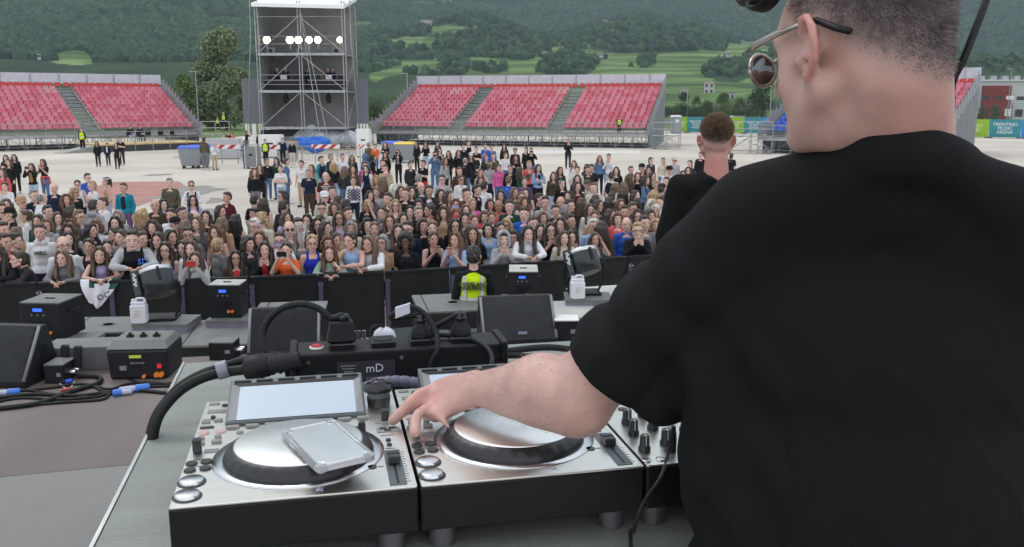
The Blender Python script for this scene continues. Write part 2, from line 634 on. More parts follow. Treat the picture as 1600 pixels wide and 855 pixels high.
def build_hills():
    NA, NR = 400, 230
    az = np.linspace(-.86, .86, NA)
    rr = 400 * (4400 / 400) ** (np.linspace(0, 1, NR))
    vs, fld = [], []
    for r in rr:
        for a in az:
            y = r
            x = a * y
            z = hill_h(x, y)
            vs.append((x, y, z))
            px, py = proj((x, y, z))
            fld.append(float(field_at(px, py, x, y)))
    fs = []
    for k in range(NR - 1):
        for i in range(NA - 1):
            a = k * NA + i
            fs.append((a, a + 1, a + NA + 1, a + NA))
    me = bpy.data.meshes.new('hills')
    me.from_pydata(vs, [], fs)
    me.polygons.foreach_set('use_smooth', [True] * len(fs))
    col_attr(me, 'field', np.array(fld)[:, None].repeat(3, 1))
    m = bpy.data.materials.new('hillside')
    m.use_nodes = True
    t = m.node_tree
    b = t.nodes['Principled BSDF']
    b.inputs['Roughness'].default_value = 1
    b.inputs['Specular IOR Level'].default_value = .1
    at = t.nodes.new("ShaderNodeVertexColor"); at.layer_name = 'field'
    co = t.nodes.new("ShaderNodeTexCoord")
    # forest floor / dense wood
    n = t.nodes.new("ShaderNodeTexNoise"); n.inputs['Scale'].default_value = .02; n.inputs['Detail'].default_value = 9
    t.links.new(co.outputs['Object'], n.inputs['Vector'])
    r1 = t.nodes.new("ShaderNodeValToRGB")
    r1.color_ramp.elements[0].position = .3; r1.color_ramp.elements[0].color = (.014, .03, .014, 1)
    r1.color_ramp.elements[1].position = .75; r1.color_ramp.elements[1].color = (.045, .08, .03, 1)
    t.links.new(n.outputs['Fac'], r1.inputs['Fac'])
    # vineyard: pale and darker terraces following the contour, broad plots
    sx = t.nodes.new("ShaderNodeSeparateXYZ"); t.links.new(co.outputs['Object'], sx.inputs['Vector'])
    n2 = t.nodes.new("ShaderNodeTexNoise"); n2.inputs['Scale'].default_value = .006; n2.inputs['Detail'].default_value = 3
    t.links.new(co.outputs['Object'], n2.inputs['Vector'])
    ma = t.nodes.new("ShaderNodeMath"); ma.operation = 'MULTIPLY_ADD'; ma.inputs[1].default_value = 26
    t.links.new(n2.outputs['Fac'], ma.inputs[0]); t.links.new(sx.outputs['Z'], ma.inputs[2])
    mm = t.nodes.new("ShaderNodeMath"); mm.operation = 'MULTIPLY'; mm.inputs[1].default_value = 1.15
    t.links.new(ma.outputs[0], mm.inputs[0])
    si = t.nodes.new("ShaderNodeMath"); si.operation = 'SINE'; t.links.new(mm.outputs[0], si.inputs[0])
    mr = t.nodes.new("ShaderNodeMapRange"); mr.inputs['From Min'].default_value = -1; mr.inputs['From Max'].default_value = 1
    mr.inputs['To Min'].default_value = .55; mr.inputs['To Max'].default_value = 1.15
    t.links.new(si.outputs[0], mr.inputs['Value'])
    vo = t.nodes.new("ShaderNodeTexVoronoi"); vo.inputs['Scale'].default_value = .009
    t.links.new(co.outputs['Object'], vo.inputs['Vector'])
    r2 = t.nodes.new("ShaderNodeValToRGB")
    r2.color_ramp.elements[0].color = (.075, .14, .045, 1); r2.color_ramp.elements[1].color = (.175, .25, .085, 1)
    sc = t.nodes.new("ShaderNodeSeparateColor"); t.links.new(vo.outputs['Color'], sc.inputs['Color'])
    t.links.new(sc.outputs['Red'], r2.inputs['Fac'])
    mu = t.nodes.new("ShaderNodeMix"); mu.data_type = 'RGBA'; mu.blend_type = 'MULTIPLY'; mu.inputs['Factor'].default_value = 1
    t.links.new(r2.outputs['Color'], mu.inputs['A']); t.links.new(mr.outputs['Result'], mu.inputs['B'])
    mx = t.nodes.new("ShaderNodeMix"); mx.data_type = 'RGBA'
    t.links.new(at.outputs['Color'], mx.inputs['Factor'])
    t.links.new(r1.outputs['Color'], mx.inputs['A']); t.links.new(mu.outputs['Result'], mx.inputs['B'])
    t.links.new(mx.outputs['Result'], b.inputs['Base Color'])
    me.materials.append(m)
    o = bpy.data.objects.new('hills', me)
    COL.objects.link(o)
    tag(o, kind='structure')

    # the woods on the hillside: crowns standing on the slope
    base = bmesh.new()
    bmesh.ops.create_icosphere(base, subdivisions=1, radius=1)
    bv = np.array([v.co[:] for v in base.verts]); bf = np.array([[v.index for v in f.verts] for f in base.faces])
    base.free()
    V, F, C = [], [], []
    cnt = 0
    tries = 0
    while cnt < 80000 and tries < 700000:
        tries += 1
        a = random.uniform(-.64, .64)
        y = 620 * (3000 / 620) ** (random.random() ** .8)
        x = a * y
        z = hill_h(x, y)
        px, py = proj((x, y, z))
        if not (-30 < px < 1630 and -20 < py < 190):
            continue
        if field_at(px, py, x, y) and random.random() > .004:
            continue
        if y < 1000 and px > 575 and random.random() > .1:
            continue
        s = random.uniform(2.2, 5.0) * (.6 + y / 3000)
        k = rng.normal(1, .16, (len(bv), 1))
        p = bv * k * np.array([s, s, s * random.uniform(.9, 1.5)])
        V.append(p + np.array([x, y, z + s * .45]))
        F.append(bf + cnt * len(bv))
        g = random.random()
        c0 = np.array([.018, .042, .024]) * (1 - g) + np.array([.062, .108, .046]) * g
        C.append(np.tile(c0 * random.uniform(.75, 1.25), (len(bv), 1)))
        cnt += 1
    me = bpy.data.meshes.new('forest')
    V = np.concatenate(V); F = np.concatenate(F)
    me.from_pydata(V.tolist(), [], F.tolist())
    col_attr(me, 'leaf', np.concatenate(C))
    m = bpy.data.materials.new('forest_leaves')
    m.use_nodes = True
    t = m.node_tree
    b = t.nodes['Principled BSDF']; b.inputs['Roughness'].default_value = 1; b.inputs['Specular IOR Level'].default_value = .1
    at = t.nodes.new("ShaderNodeVertexColor"); at.layer_name = 'leaf'
    t.links.new(at.outputs['Color'], b.inputs['Base Color'])
    me.materials.append(m)
    o = bpy.data.objects.new('forest', me)
    COL.objects.link(o)
    tag(o, label='dark broadleaf woods covering the mountainside', kind='stuff')
build_hills()

# haze over the valley
def build_haze():
    b = MB()
    b.box((0, 2700, 900), (12000, 6200, 1824))
    m = bpy.data.materials.new('valley_haze')
    m.use_nodes = True
    t = m.node_tree
    t.nodes.clear()
    out = t.nodes.new("ShaderNodeOutputMaterial")
    v = t.nodes.new("ShaderNodeVolumePrincipled")
    v.inputs['Color'].default_value = (.62, .80, .95, 1)
    v.inputs['Density'].default_value = HAZE
    v.inputs['Anisotropy'].default_value = .2
    t.links.new(v.outputs['Volume'], out.inputs['Volume'])
    tag(b.build('haze', m), kind='stuff', label='thin bluish haze filling the valley air')
HAZE = .00025
build_haze()

# ---------------------------------------------------------------- houses on the slope
M_plaster = mat('pale_plaster', (.5, .49, .46), .8, var=.06)
M_tile = mat('roof_tile', (.24, .19, .17), .8, var=.2)
M_win = mat('dark_window', (.03, .035, .045), .2)
def hill_point(px, py):
    d = ray(px, py)
    lo = 420.0
    for k in range(900):
        y = 420 + k * 5
        p = Vector((0, 0, CAM_Z)) + d * (y / d.y)
        if p.z <= hill_h(p.x, p.y):
            return p
    return p
def house(px, py, wpx, label, floors=2, flat=False, tone=None):
    p = hill_point(px, py)
    W = wpx / FOC * p.y * .68
    D = W * .6
    H = min(max(3.0 * floors, W * .22), 9)
    t = thing('hillside_house', label, 'house', (p.x, p.y, p.z - 1), random.uniform(-.3, .3), 'houses on the hillside')
    b = MB(); b.box((0, 0, H / 2), (W, D, H)); b.build('wall', tone or M_plaster, t)
    b = MB()
    if flat:
        b.box((0, 0, H + .3), (W * 1.05, D * 1.1, .6))
    else:
        b.add([(-W * .54, -D * .6, H), (W * .54, -D * .6, H), (W * .54, D * .6, H), (-W * .54, D * .6, H), (-W * .54, 0, H + D * .35), (W * .54, 0, H + D * .35)],
              [(0, 1, 5, 4), (2, 3, 4, 5), (1, 2, 5), (3, 0, 4), (3, 2, 1, 0)])
    b.build('roof', M_tile if not flat else M_grey, t)
    n = max(2, int(W / 5))
    for i in range(n):
        for f in range(floors):
            b = MB(); b.box((-W / 2 + (i + .5) * W / n, -D / 2 - .03, 1.8 + f * H / floors), (1.3, .1, 1.5)); b.build('window', M_win, t)
house(672, 41, 36, 'long low pale building with a shallow roof among the upper trees', 1)
house(742, 52, 14, 'white house at the edge of the small upper meadow', 2)
house(945, 37, 9, 'white cottage above the bright green terraces', 2)
house(1026, 34, 17, 'large cream farmhouse on the crest of the wooded knoll', 2)
house(885, 10, 9, 'lone white house high in the mountain woods', 2)
house(851, 92, 12, 'white house with pale walls beside the dark copse', 2)
house(868, 92, 9, 'small white house next to the copse and its neighbour', 1)
house(938, 93, 12, 'grey house half hidden among vineyard trees', 2)
house(1134, 93, 16, 'pale row house above the terraces behind the sunglasses', 2)
house(1108, 145, 22, 'broad grey farm building among the low vineyards', 2)
house(1140, 153, 20, 'long low shed with a pale roof at the foot of the slope', 1, True)
house(62, 97, 7, 'single white house in the dark woods over the red seats', 2)
house(282, 12, 6, 'tiny white house near the top of the wooded slope', 2)
house(1068, 148, 14, 'low white house near the round trees', 1)

# ================================================================== TREES
def leaf_mat(name, c0, c1, rough=.6):
    m = mat(name, c0, rough, var=.3, scale=1.5)
    t = m.node_tree
    b = t.nodes['Principled BSDF']
    oi = t.nodes.new("ShaderNodeTexCoord")
    n = t.nodes.new("ShaderNodeTexNoise"); n.inputs['Scale'].default_value = .9; n.inputs['Detail'].default_value = 6
    t.links.new(oi.outputs['Object'], n.inputs['Vector'])
    r = t.nodes.new("ShaderNodeValToRGB")
    r.color_ramp.elements[0].position = .35; r.color_ramp.elements[0].color = (*c0, 1)
    r.color_ramp.elements[1].position = .68; r.color_ramp.elements[1].color = (*c1, 1)
    t.links.new(n.outputs['Fac'], r.inputs['Fac'])
    t.links.new(r.outputs['Color'], b.inputs['Base Color'])
    return m
M_bark = mat('bark', (.11, .09, .07), .9, var=.3, scale=4, bump=.5, bscale=12)
L_poplar = leaf_mat('poplar_leaf', (.13, .175, .085), (.23, .28, .15), .8)
L_green = leaf_mat('green_leaf', (.03, .07, .016), (.09, .15, .03))
L_dark = leaf_mat('dark_leaf', (.016, .04, .016), (.04, .075, .026))
L_bright = leaf_mat('bright_leaf', (.07, .12, .025), (.16, .22, .05))

def crown_mesh(name, blobs, n, leaf, seed):
    g = np.random.default_rng(seed)
    vol = np.array([b[3] * b[4] * b[5] for b in blobs]); vol = vol / vol.sum()
    V = np.zeros((n * 4, 3)); 
    for i in range(n):
        b = blobs[g.choice(len(blobs), p=vol)]
        d = g.normal(size=3); d /= np.linalg.norm(d)
        r = g.random() ** .33
        c = np.array(b[:3]) + d * r * np.array(b[3:6]) * (1 + .12 * g.normal())
        u = g.normal(size=3); u /= np.linalg.norm(u)
        v = np.cross(u, g.normal(size=3)); v /= np.linalg.norm(v)
        s = leaf * g.uniform(.6, 1.4)
        V[i * 4:i * 4 + 4] = [c - u * s, c + v * s * .5, c + u * s, c - v * s * .5]
    me = bpy.data.meshes.new(name)
    me.from_pydata(V.tolist(), [], [(4 * i, 4 * i + 1, 4 * i + 2, 4 * i + 3) for i in range(n)])
    return me

def tree(name, label, x, y, h, wd, lm, n=3000, seed=1, base=.15, group=None, leaf=None):
    g = random.Random(seed)
    t = thing(name, label, 'tree', (x, y, 0), 0, group)
    b = MB()
    b.tube([(0, 0, -.2), (.05 * h * .1, 0, h * .3), (0, .02 * h, h * .62)], .03 * h, 7, rr=[.032 * h, .022 * h, .01 * h])
    for k in range(7):
        a = g.uniform(0, 6.28); z = h * g.uniform(.2, .5)
        b.tube([(0, 0, z), (wd * .22 * math.cos(a), wd * .22 * math.sin(a), z + h * .12), (wd * .38 * math.cos(a), wd * .38 * math.sin(a), z + h * .3)], .008 * h, 5, rr=[.011 * h, .008 * h, .003 * h])
    b.build('trunk', M_bark, t)
    blobs = []
    for k in range(26):
        a = g.uniform(0, 6.28); q = g.random()
        z = h * (base + (.93 - base) * q)
        prof = math.sin(math.pi * min(1, .18 + .82 * q) ** .8) ** .6
        r = wd * .38 * prof * g.uniform(.5, 1)
        s = wd * g.uniform(.13, .24)
        blobs.append((r * math.cos(a), r * math.sin(a), z, s, s, s * .85))
    me = crown_mesh('crown', blobs, n, leaf or h * .022, seed)
    me.materials.append(lm)
    link('crown', me, t)
    return t
def tree_px(name, label, px, ybase, ytop, wpx, Y, lm, **k):
    x = (px - 800) / FOC * Y
    top = ony(px, ytop, Y).z
    tree(name, label, x, Y, top, wpx / FOC * Y, lm, **k)
tree_px('poplar_tree', 'tall pale green poplar standing beside the scaffold tower', 362, 185, 50, 100, 128, L_poplar, n=24000, seed=3, base=.08, leaf=.25)
tree_px('broadleaf_tree', 'rounded green tree rising behind the end of the grandstand rail', 296, 180, 112, 46, 122, L_bright, n=4500, seed=4, base=.1)
tree_px('broadleaf_tree', 'low leafy tree between the grandstand and the tall poplar', 330, 180, 142, 50, 138, L_green, n=4500, seed=5, base=.05)
for i, (px, yt, wp, Y, lm, lb) in enumerate([
    (588, 146, 44, 150, L_green, 'bushy green tree just right of the tower, in front of the hedge'),
    (622, 152, 40, 152, L_bright, 'light green round tree beside the stepped grandstand side'),
    (655, 156, 40, 156, L_green, 'low tree peeping over the stepped side rail of the grandstand'),
    (566, 150, 34, 158, L_dark, 'dark low tree touching the tower guy wires'),
    (1062, 146, 34, 165, L_dark, 'dark green tree behind the portable toilet'),
    (1084, 150, 26, 168, L_green, 'small green tree second along from the toilet'),
    (1124, 146, 34, 165, L_green, 'full green tree at the middle of the far verge'),
    (1130, 157, 24, 158, L_bright, 'small bright yellow-green round tree in front of a darker one'),
    (1186, 122, 52, 172, L_dark, 'tall dark conifer-like tree just beside the sunglasses'),
    (1150, 153, 26, 175, L_green, 'low green tree between the round tree and the tall dark one'),
    (1100, 156, 24, 176, L_green, 'low bush-like tree along the far fence'),
    (1522, 165, 14, 170, L_bright, 'slim yellowish tree in front of the dark red facade'),
    (1541, 165, 20, 168, L_green, 'round green tree in front of the dark red facade')]):
    tree_px('broadleaf_tree', lb, px, 182, yt, wp, Y, lm, n=3200, seed=20 + i, base=.06, group='trees along the far verge')

# hedge / orchard belt in front of the hills (nobody could count these)
def belt(name, x0, x1, Y, h, n, lm, seed, label):
    g = np.random.default_rng(seed)
    blobs = []
    for k in range(60):
        x = g.uniform(x0, x1)
        s = g.uniform(.6, 1.1) * h * .45
        blobs.append((x, Y + g.uniform(-6, 6), s, s * 1.6, s * 1.4, s))
    me = crown_mesh(name, blobs, n, h * .085, seed)
    me.materials.append(lm)
    tag(link(name, me), label=label, kind='stuff')
belt('hedge_foliage', -64, -30, 170, 4.0, 5000, L_green, 50, 'green hedge behind the seats and the poplar')
belt('orchard_foliage', -32, 4, 185, 3.6, 6000, L_green, 51, 'orchard rows between tower and grandstand')
belt('orchard_foliage', 28, 62, 230, 3.0, 6000, L_dark, 52, 'orchard rows beyond the road')
belt('orchard_foliage', 90, 150, 230, 3.5, 5000, L_green, 53, 'greenery around the school building')

# ================================================================== FAR SIDE: fence, banners, building, lamp posts
M_mesh = mat('dark_fence_wire', (.06, .065, .06), .6)
def far_fence(x0, x1, y0, y1, label):
    t = thing('mesh_fence', label, 'fence', (0, 0, 0))
    n = int((x1 - x0) / 4)
    for i in range(n + 1):
        u = i / n
        b = MB(); b.cyl((x0 + (x1 - x0) * u, y0 + (y1 - y0) * u, 0), (x0 + (x1 - x0) * u, y0 + (y1 - y0) * u, 3.6), .06, n=6); b.build('post', M_mesh, t)
    b = MB()
    for z in np.arange(.3, 3.6, .3):
        b.cyl((x0, y0, z), (x1, y1, z), .02, n=4)
    b.build('wire_mesh', M_mesh, t)
far_fence(20, 90, 148, 140, 'tall dark wire mesh fence behind the coloured banners')
def guard(x0, x1, y0, y1, label):
    t = thing('crash_barrier', label, 'guard rail', (0, 0, 0))
    b = MB(); b.box(((x0 + x1) / 2, (y0 + y1) / 2, .65), (math.hypot(x1 - x0, y1 - y0), .08, .33), rz=math.atan2(y1 - y0, x1 - x0)); b.build('rail', M_galv, t)
    n = int((x1 - x0) / 6)
    for i in range(n):
        u = (i + .5) / n
        b = MB(); b.box((x0 + (x1 - x0) * u, y0 + (y1 - y0) * u + .09, .35), (.12, .08, .7)); b.build('post', M_galv, t)
guard(20, 120, 156, 151, 'grey steel crash barrier along the far road')
guard(-60, 8, 150, 147, 'grey steel crash barrier beyond the tower and grandstand')

def car(px, Y, label):
    x = (px - 800) / FOC * Y
    t = thing('parked_car', label, 'car', (x, Y, 0), R(3))
    b = MB()
    b.prism([(-2.1, .3), (2.1, .3), (2.15, .75), (1.2, .95), (.6, 1.45), (-1.1, 1.5), (-1.7, .95), (-2.15, .9)], -.85, .85, M=Matrix.Rotation(R(90), 4, 'X'))
    b.build('body', M_white, t, bevel=.06)
    for x0 in (-1.3, 1.3):
        for s in (-1, 1):
            b = MB(); b.cyl((x0, s * .72, .32), (x0, s * .9, .32), .32, n=16); b.build('wheel', M_rubber, t)
    b = MB(); b.prism([(-1.5, 1.0), (1.0, 1.0), (.52, 1.4), (-1.02, 1.44)], -.86, .86, M=Matrix.Rotation(R(90), 4, 'X')); b.build('window', M_win, t)
car(1148, 156, 'small white car passing on the far road')

def lamp_post(px, ytop, Y, label, arm=True):
    x = (px - 800) / FOC * Y
    zt = ony(px, ytop, Y).z
    t = thing('lamp_post', label, 'street lamp', (x, Y, 0))
    b = MB(); b.cyl((0, 0, 0), (0, 0, zt), .09, .05, n=8); b.build('pole', M_galv, t)
    b = MB(); b.box((-.35 if arm else 0, 0, zt), (1.0, .2, .1)); b.build('lamp_head', M_galv, t)
lamp_post(317, 112, 120, 'thin galvanised lamp post behind the end of the red grandstand')
lamp_post(640, 115, 122, 'thin grey mast over the stepped grandstand corner')
lamp_post(1197, 135, 135, 'slender pale lamp post near the blue seats')
lamp_post(1069, 138, 150, 'slender pale lamp post behind the toilet')
lamp_post(1562, 108, 150, 'lamp post with a short arm in front of the school roof')

def building():
    Y = 190
    x0, x1 = ony(1512, 150, Y).x, ony(1680, 150, Y).x
    zt = ony(1550, 127, Y).z
    t = thing('school_building', 'low modern grey building with one dark red facade block', 'building', (x0, Y, 0), R(-4))
    W = x1 - x0
    g = mat('grey_facade', (.5, .52, .54), .7, var=.05)
    rd = mat('dark_red_facade', (.2, .035, .035), .7, var=.1)
    b = MB(); b.box((W / 2, 6, zt / 2), (W, 12, zt)); b.build('wall', g, t)
    b = MB(); b.box((W / 2, 6, zt + .15), (W + .8, 12.8, .3)); rf = b.build('roof', mat('pale_roof', (.6, .62, .64), .6), t)
    for i in range(7):
        b = MB(); b.box((2 + i * 2.4, 5, zt + .75), (1.2, 1.4, .9)); b.build('roof_vent', M_galv, rf)
    b = MB(); b.box((5.6, -.35, zt / 2 - .3), (5.6, .7, zt - 1.2)); b.build('red_block', rd, t)
    for f, z in enumerate((1.6, 4.6)):
        for i in range(9):
            xx = 1.0 + i * 2.4
            red = 2.8 < xx < 8.4
            b = MB(); b.box((xx, -.73 if red else -.03, z + (0 if not red else .1)), (1.5, .06, .75 if f else 1.5)); b.build('window', M_win if i % 3 else M_white, t)
building()

# ---- coloured banner fence panels
M_bg = mat('banner_green', (.27, .45, .035), .7, var=.04)
M_bt = mat('banner_teal', (.04, .24, .29), .7, var=.04)
M_bb = mat('banner_blue', (.035, .25, .62), .7, var=.04)
M_wt = mat('white_print', (.8, .8, .8), .7, var=.02)
def banners():
    a, c = onz(1040, 207), onz(1640, 217.5)
    # tops at two metres
    L = (c - a).length
    d = (c - a).normalized()
    rz = math.atan2(d.y, d.x)
    cuts = [(1052, 1073, M_bg, 'green'), (1073, 1104, M_bt, 'teal'), (1104, 1132, M_bb, 'blue'), (1132, 1162, M_bg, 'green'), (1162, 1192, M_bt, 'teal'), (1192, 1220, M_bb, 'blue'),
            (1512, 1544, M_bg, 'green'), (1544, 1594, M_bt, 'teal'), (1594, 1640, M_bb, 'blue')]
    def s_at(px):
        # intersection of the pixel's vertical plane with the fence line
        u = (px - 800) / FOC
        # x = u * depth; depth ~ y*cp + CAM_Z*sp on the ground
        k0 = u * cp; c0 = u * CAM_Z * sp
        return (k0 * a.y + c0 - a.x) / (d.x - k0 * d.y)
    words_at = {1052: 'TRENTINO\nMUSIC\nARENA', 1073: 'TRENTINO\nMUSIC\nARENA', 1132: 'TRENTINO\nMUSIC\nARENA', 1162: 'TRENTINO\nMUSIC\nARENA', 1512: 'TRENTINO\nMUSIC\nARENA', 1544: 'TRENTINO\nMUSIC\nARENA'}
    where = {1052: 'next to the portable toilet', 1073: 'second along from the portable toilet', 1104: 'half hidden by the head in front of it', 1132: 'just past the cropped head', 1162: 'behind the scaffold stair',
             1192: 'under the blue seats', 1512: 'beside the grey side wall of the far stand', 1544: 'below the dark red facade', 1594: 'last of its row below the school'}
    for p0, p1, m, nm in cuts:
        s0, s1 = s_at(p0), s_at(p1)
        t = thing('banner_panel', f'{nm} fence banner with white lettering {where[p0]}' if p0 in words_at else f'plain {nm} fence banner {where[p0]}', 'banner', a + d * s0, rz, 'coloured banners along the arena fence')
        wd = s1 - s0
        b = MB(); b.box((wd / 2, 0, 1.06), (wd - .04, .03, 1.9)); b.build('print', m, t)
        for x in (.06, wd - .06):
            b = MB(); b.cyl((x, .06, 0), (x, .06, 2.1), .025, n=6); b.build('post', M_galv, t)
        for x in (.1, wd - .1):
            b = MB(); b.box((x, .1, .06), (.6, .24, .12)); b.build('foot_block', M_grey, t)
        if p0 in words_at:
            lettering('lettering', words_at[p0], min(.5, wd * .16), M_wt, t, Matrix.Translation((wd * (.5 if p0 != 1512 else .3), -.02, 1.05)) @ Matrix.Rotation(R(90), 4, 'X'))
    # low hedge strip of grass at its foot
    g = MB()
    g.quad([a + Vector((0, .3, .016)), c + Vector((0, .3, .016)), c + Vector((0, -.7, .016)), a + Vector((0, -.7, .016))])
    tag(g.build('grass_strip', M_grass), kind='structure')
banners()

# ---- portable toilet
def toilet():
    p = onz(1049, 207)
    t = thing('portable_toilet', 'grey portable toilet with a round white sign and pale domed roof', 'toilet', (p.x - .2, p.y - 4, 0), R(8))
    b = MB(); b.rbox((0, 0, 1.05), (1.15, 1.15, 2.0), .06); b.build('cabin', mat('toilet_grey', (.23, .26, .28), .5), t)
    b = MB(); b.add([(-.6, -.6, 2.05), (.6, -.6, 2.05), (.6, .6, 2.05), (-.6, .6, 2.05), (-.45, -.45, 2.25), (.45, -.45, 2.25), (.45, .45, 2.25), (-.45, .45, 2.25)],
                    [(0, 1, 5, 4), (1, 2, 6, 5), (2, 3, 7, 6), (3, 0, 4, 7), (4, 5, 6, 7), (3, 2, 1, 0)]); b.build('roof', M_white, t)
    b = MB(); b.box((0, -.585, 1.0), (.8, .03, 1.75)); dr = b.build('door', mat('toilet_door', (.27, .3, .32), .5), t)
    b = MB(); b.cyl((0, -.60, 1.55), (0, -.612, 1.55), .2, n=20); b.build('sign', M_white, dr)
    b = MB(); b.box((.3, -.62, 1.0), (.05, .04, .14)); b.build('handle', M_black, dr)
toilet()
# ================================================================== GRANDSTANDS
SEAT_M = [mat('seat_red', (.57, .11, .155), .45, var=.12, scale=3), mat('seat_faded_red', (.63, .18, .24), .5, var=.12, scale=3),
          mat('seat_pale_red', (.6, .26, .28), .55, var=.1, scale=3), mat('seat_bright_red', (.52, .03, .03), .4, var=.1)]
SEAT_B = mat('seat_blue', (.02, .09, .5), .45, var=.1)
M_panel = mat('ribbed_panel', (.58, .585, .65), .5, var=.08, scale=2)
M_sheet = mat('grey_side_sheet', (.17, .18, .185), .6, var=.1, scale=1)
M_side = mat('side_panel_grey', (.27, .275, .29), .55, var=.1, scale=2)
M_deck = mat('deck_steel', (.27, .28, .27), .6, .3, var=.2, scale=3)
M_dark = mat('dark_skirt_and_shade', (.05, .052, .055), .9)  # skirts, and the painted shade at the grandstand feet

def seat_src():
    b = MB()
    # a shell seat facing -y: pan and curved back
    prof = [(-.2, .0), (-.1, -.02), (.06, -.02), (.14, .05), (.18, .2), (.2, .36)]
    n = 6
    vs, fs = [], []
    for (y, z) in prof:
        for i in range(n):
            u = -1 + 2 * i / (n - 1)
            wv = .25 if z < .3 else .215
            vs.append((u * wv, y - (.05 * u * u if z > .03 else 0), z + .03 * u * u * (1 if z <= .03 else 0)))
    for k in range(len(prof) - 1):
        for i in range(n - 1):
            a = k * n + i
            fs.append((a, a + 1, a + n + 1, a + n))
    k = len(vs)
    vs2 = [(x, y + .025, z - .025) for x, y, z in vs]
    fs2 = [tuple(reversed([i + k for i in f])) for f in fs]
    edge = []
    m = len(prof)
    loop = [i for i in range(n)] + [r * n + n - 1 for r in range(1, m)] + [(m - 1) * n + i for i in range(n - 2, -1, -1)] + [r * n for r in range(m - 2, 0, -1)]
    for i in range(len(loop)):
        a, c = loop[i], loop[(i + 1) % len(loop)]
        edge.append((c, a, a + k, c + k))
    return vs + vs2, fs + fs2 + edge
SV, SF = seat_src()
SEAT_MESH = []
for m in SEAT_M + [SEAT_B]:
    me = bpy.data.meshes.new('seat')
    me.from_pydata(SV, [], SF)
    me.materials.append(m)
    me.polygons.foreach_set('use_smooth', [True] * len(SF))
    SEAT_MESH.append(me)
SVn = np.array(SV); SFn = SF

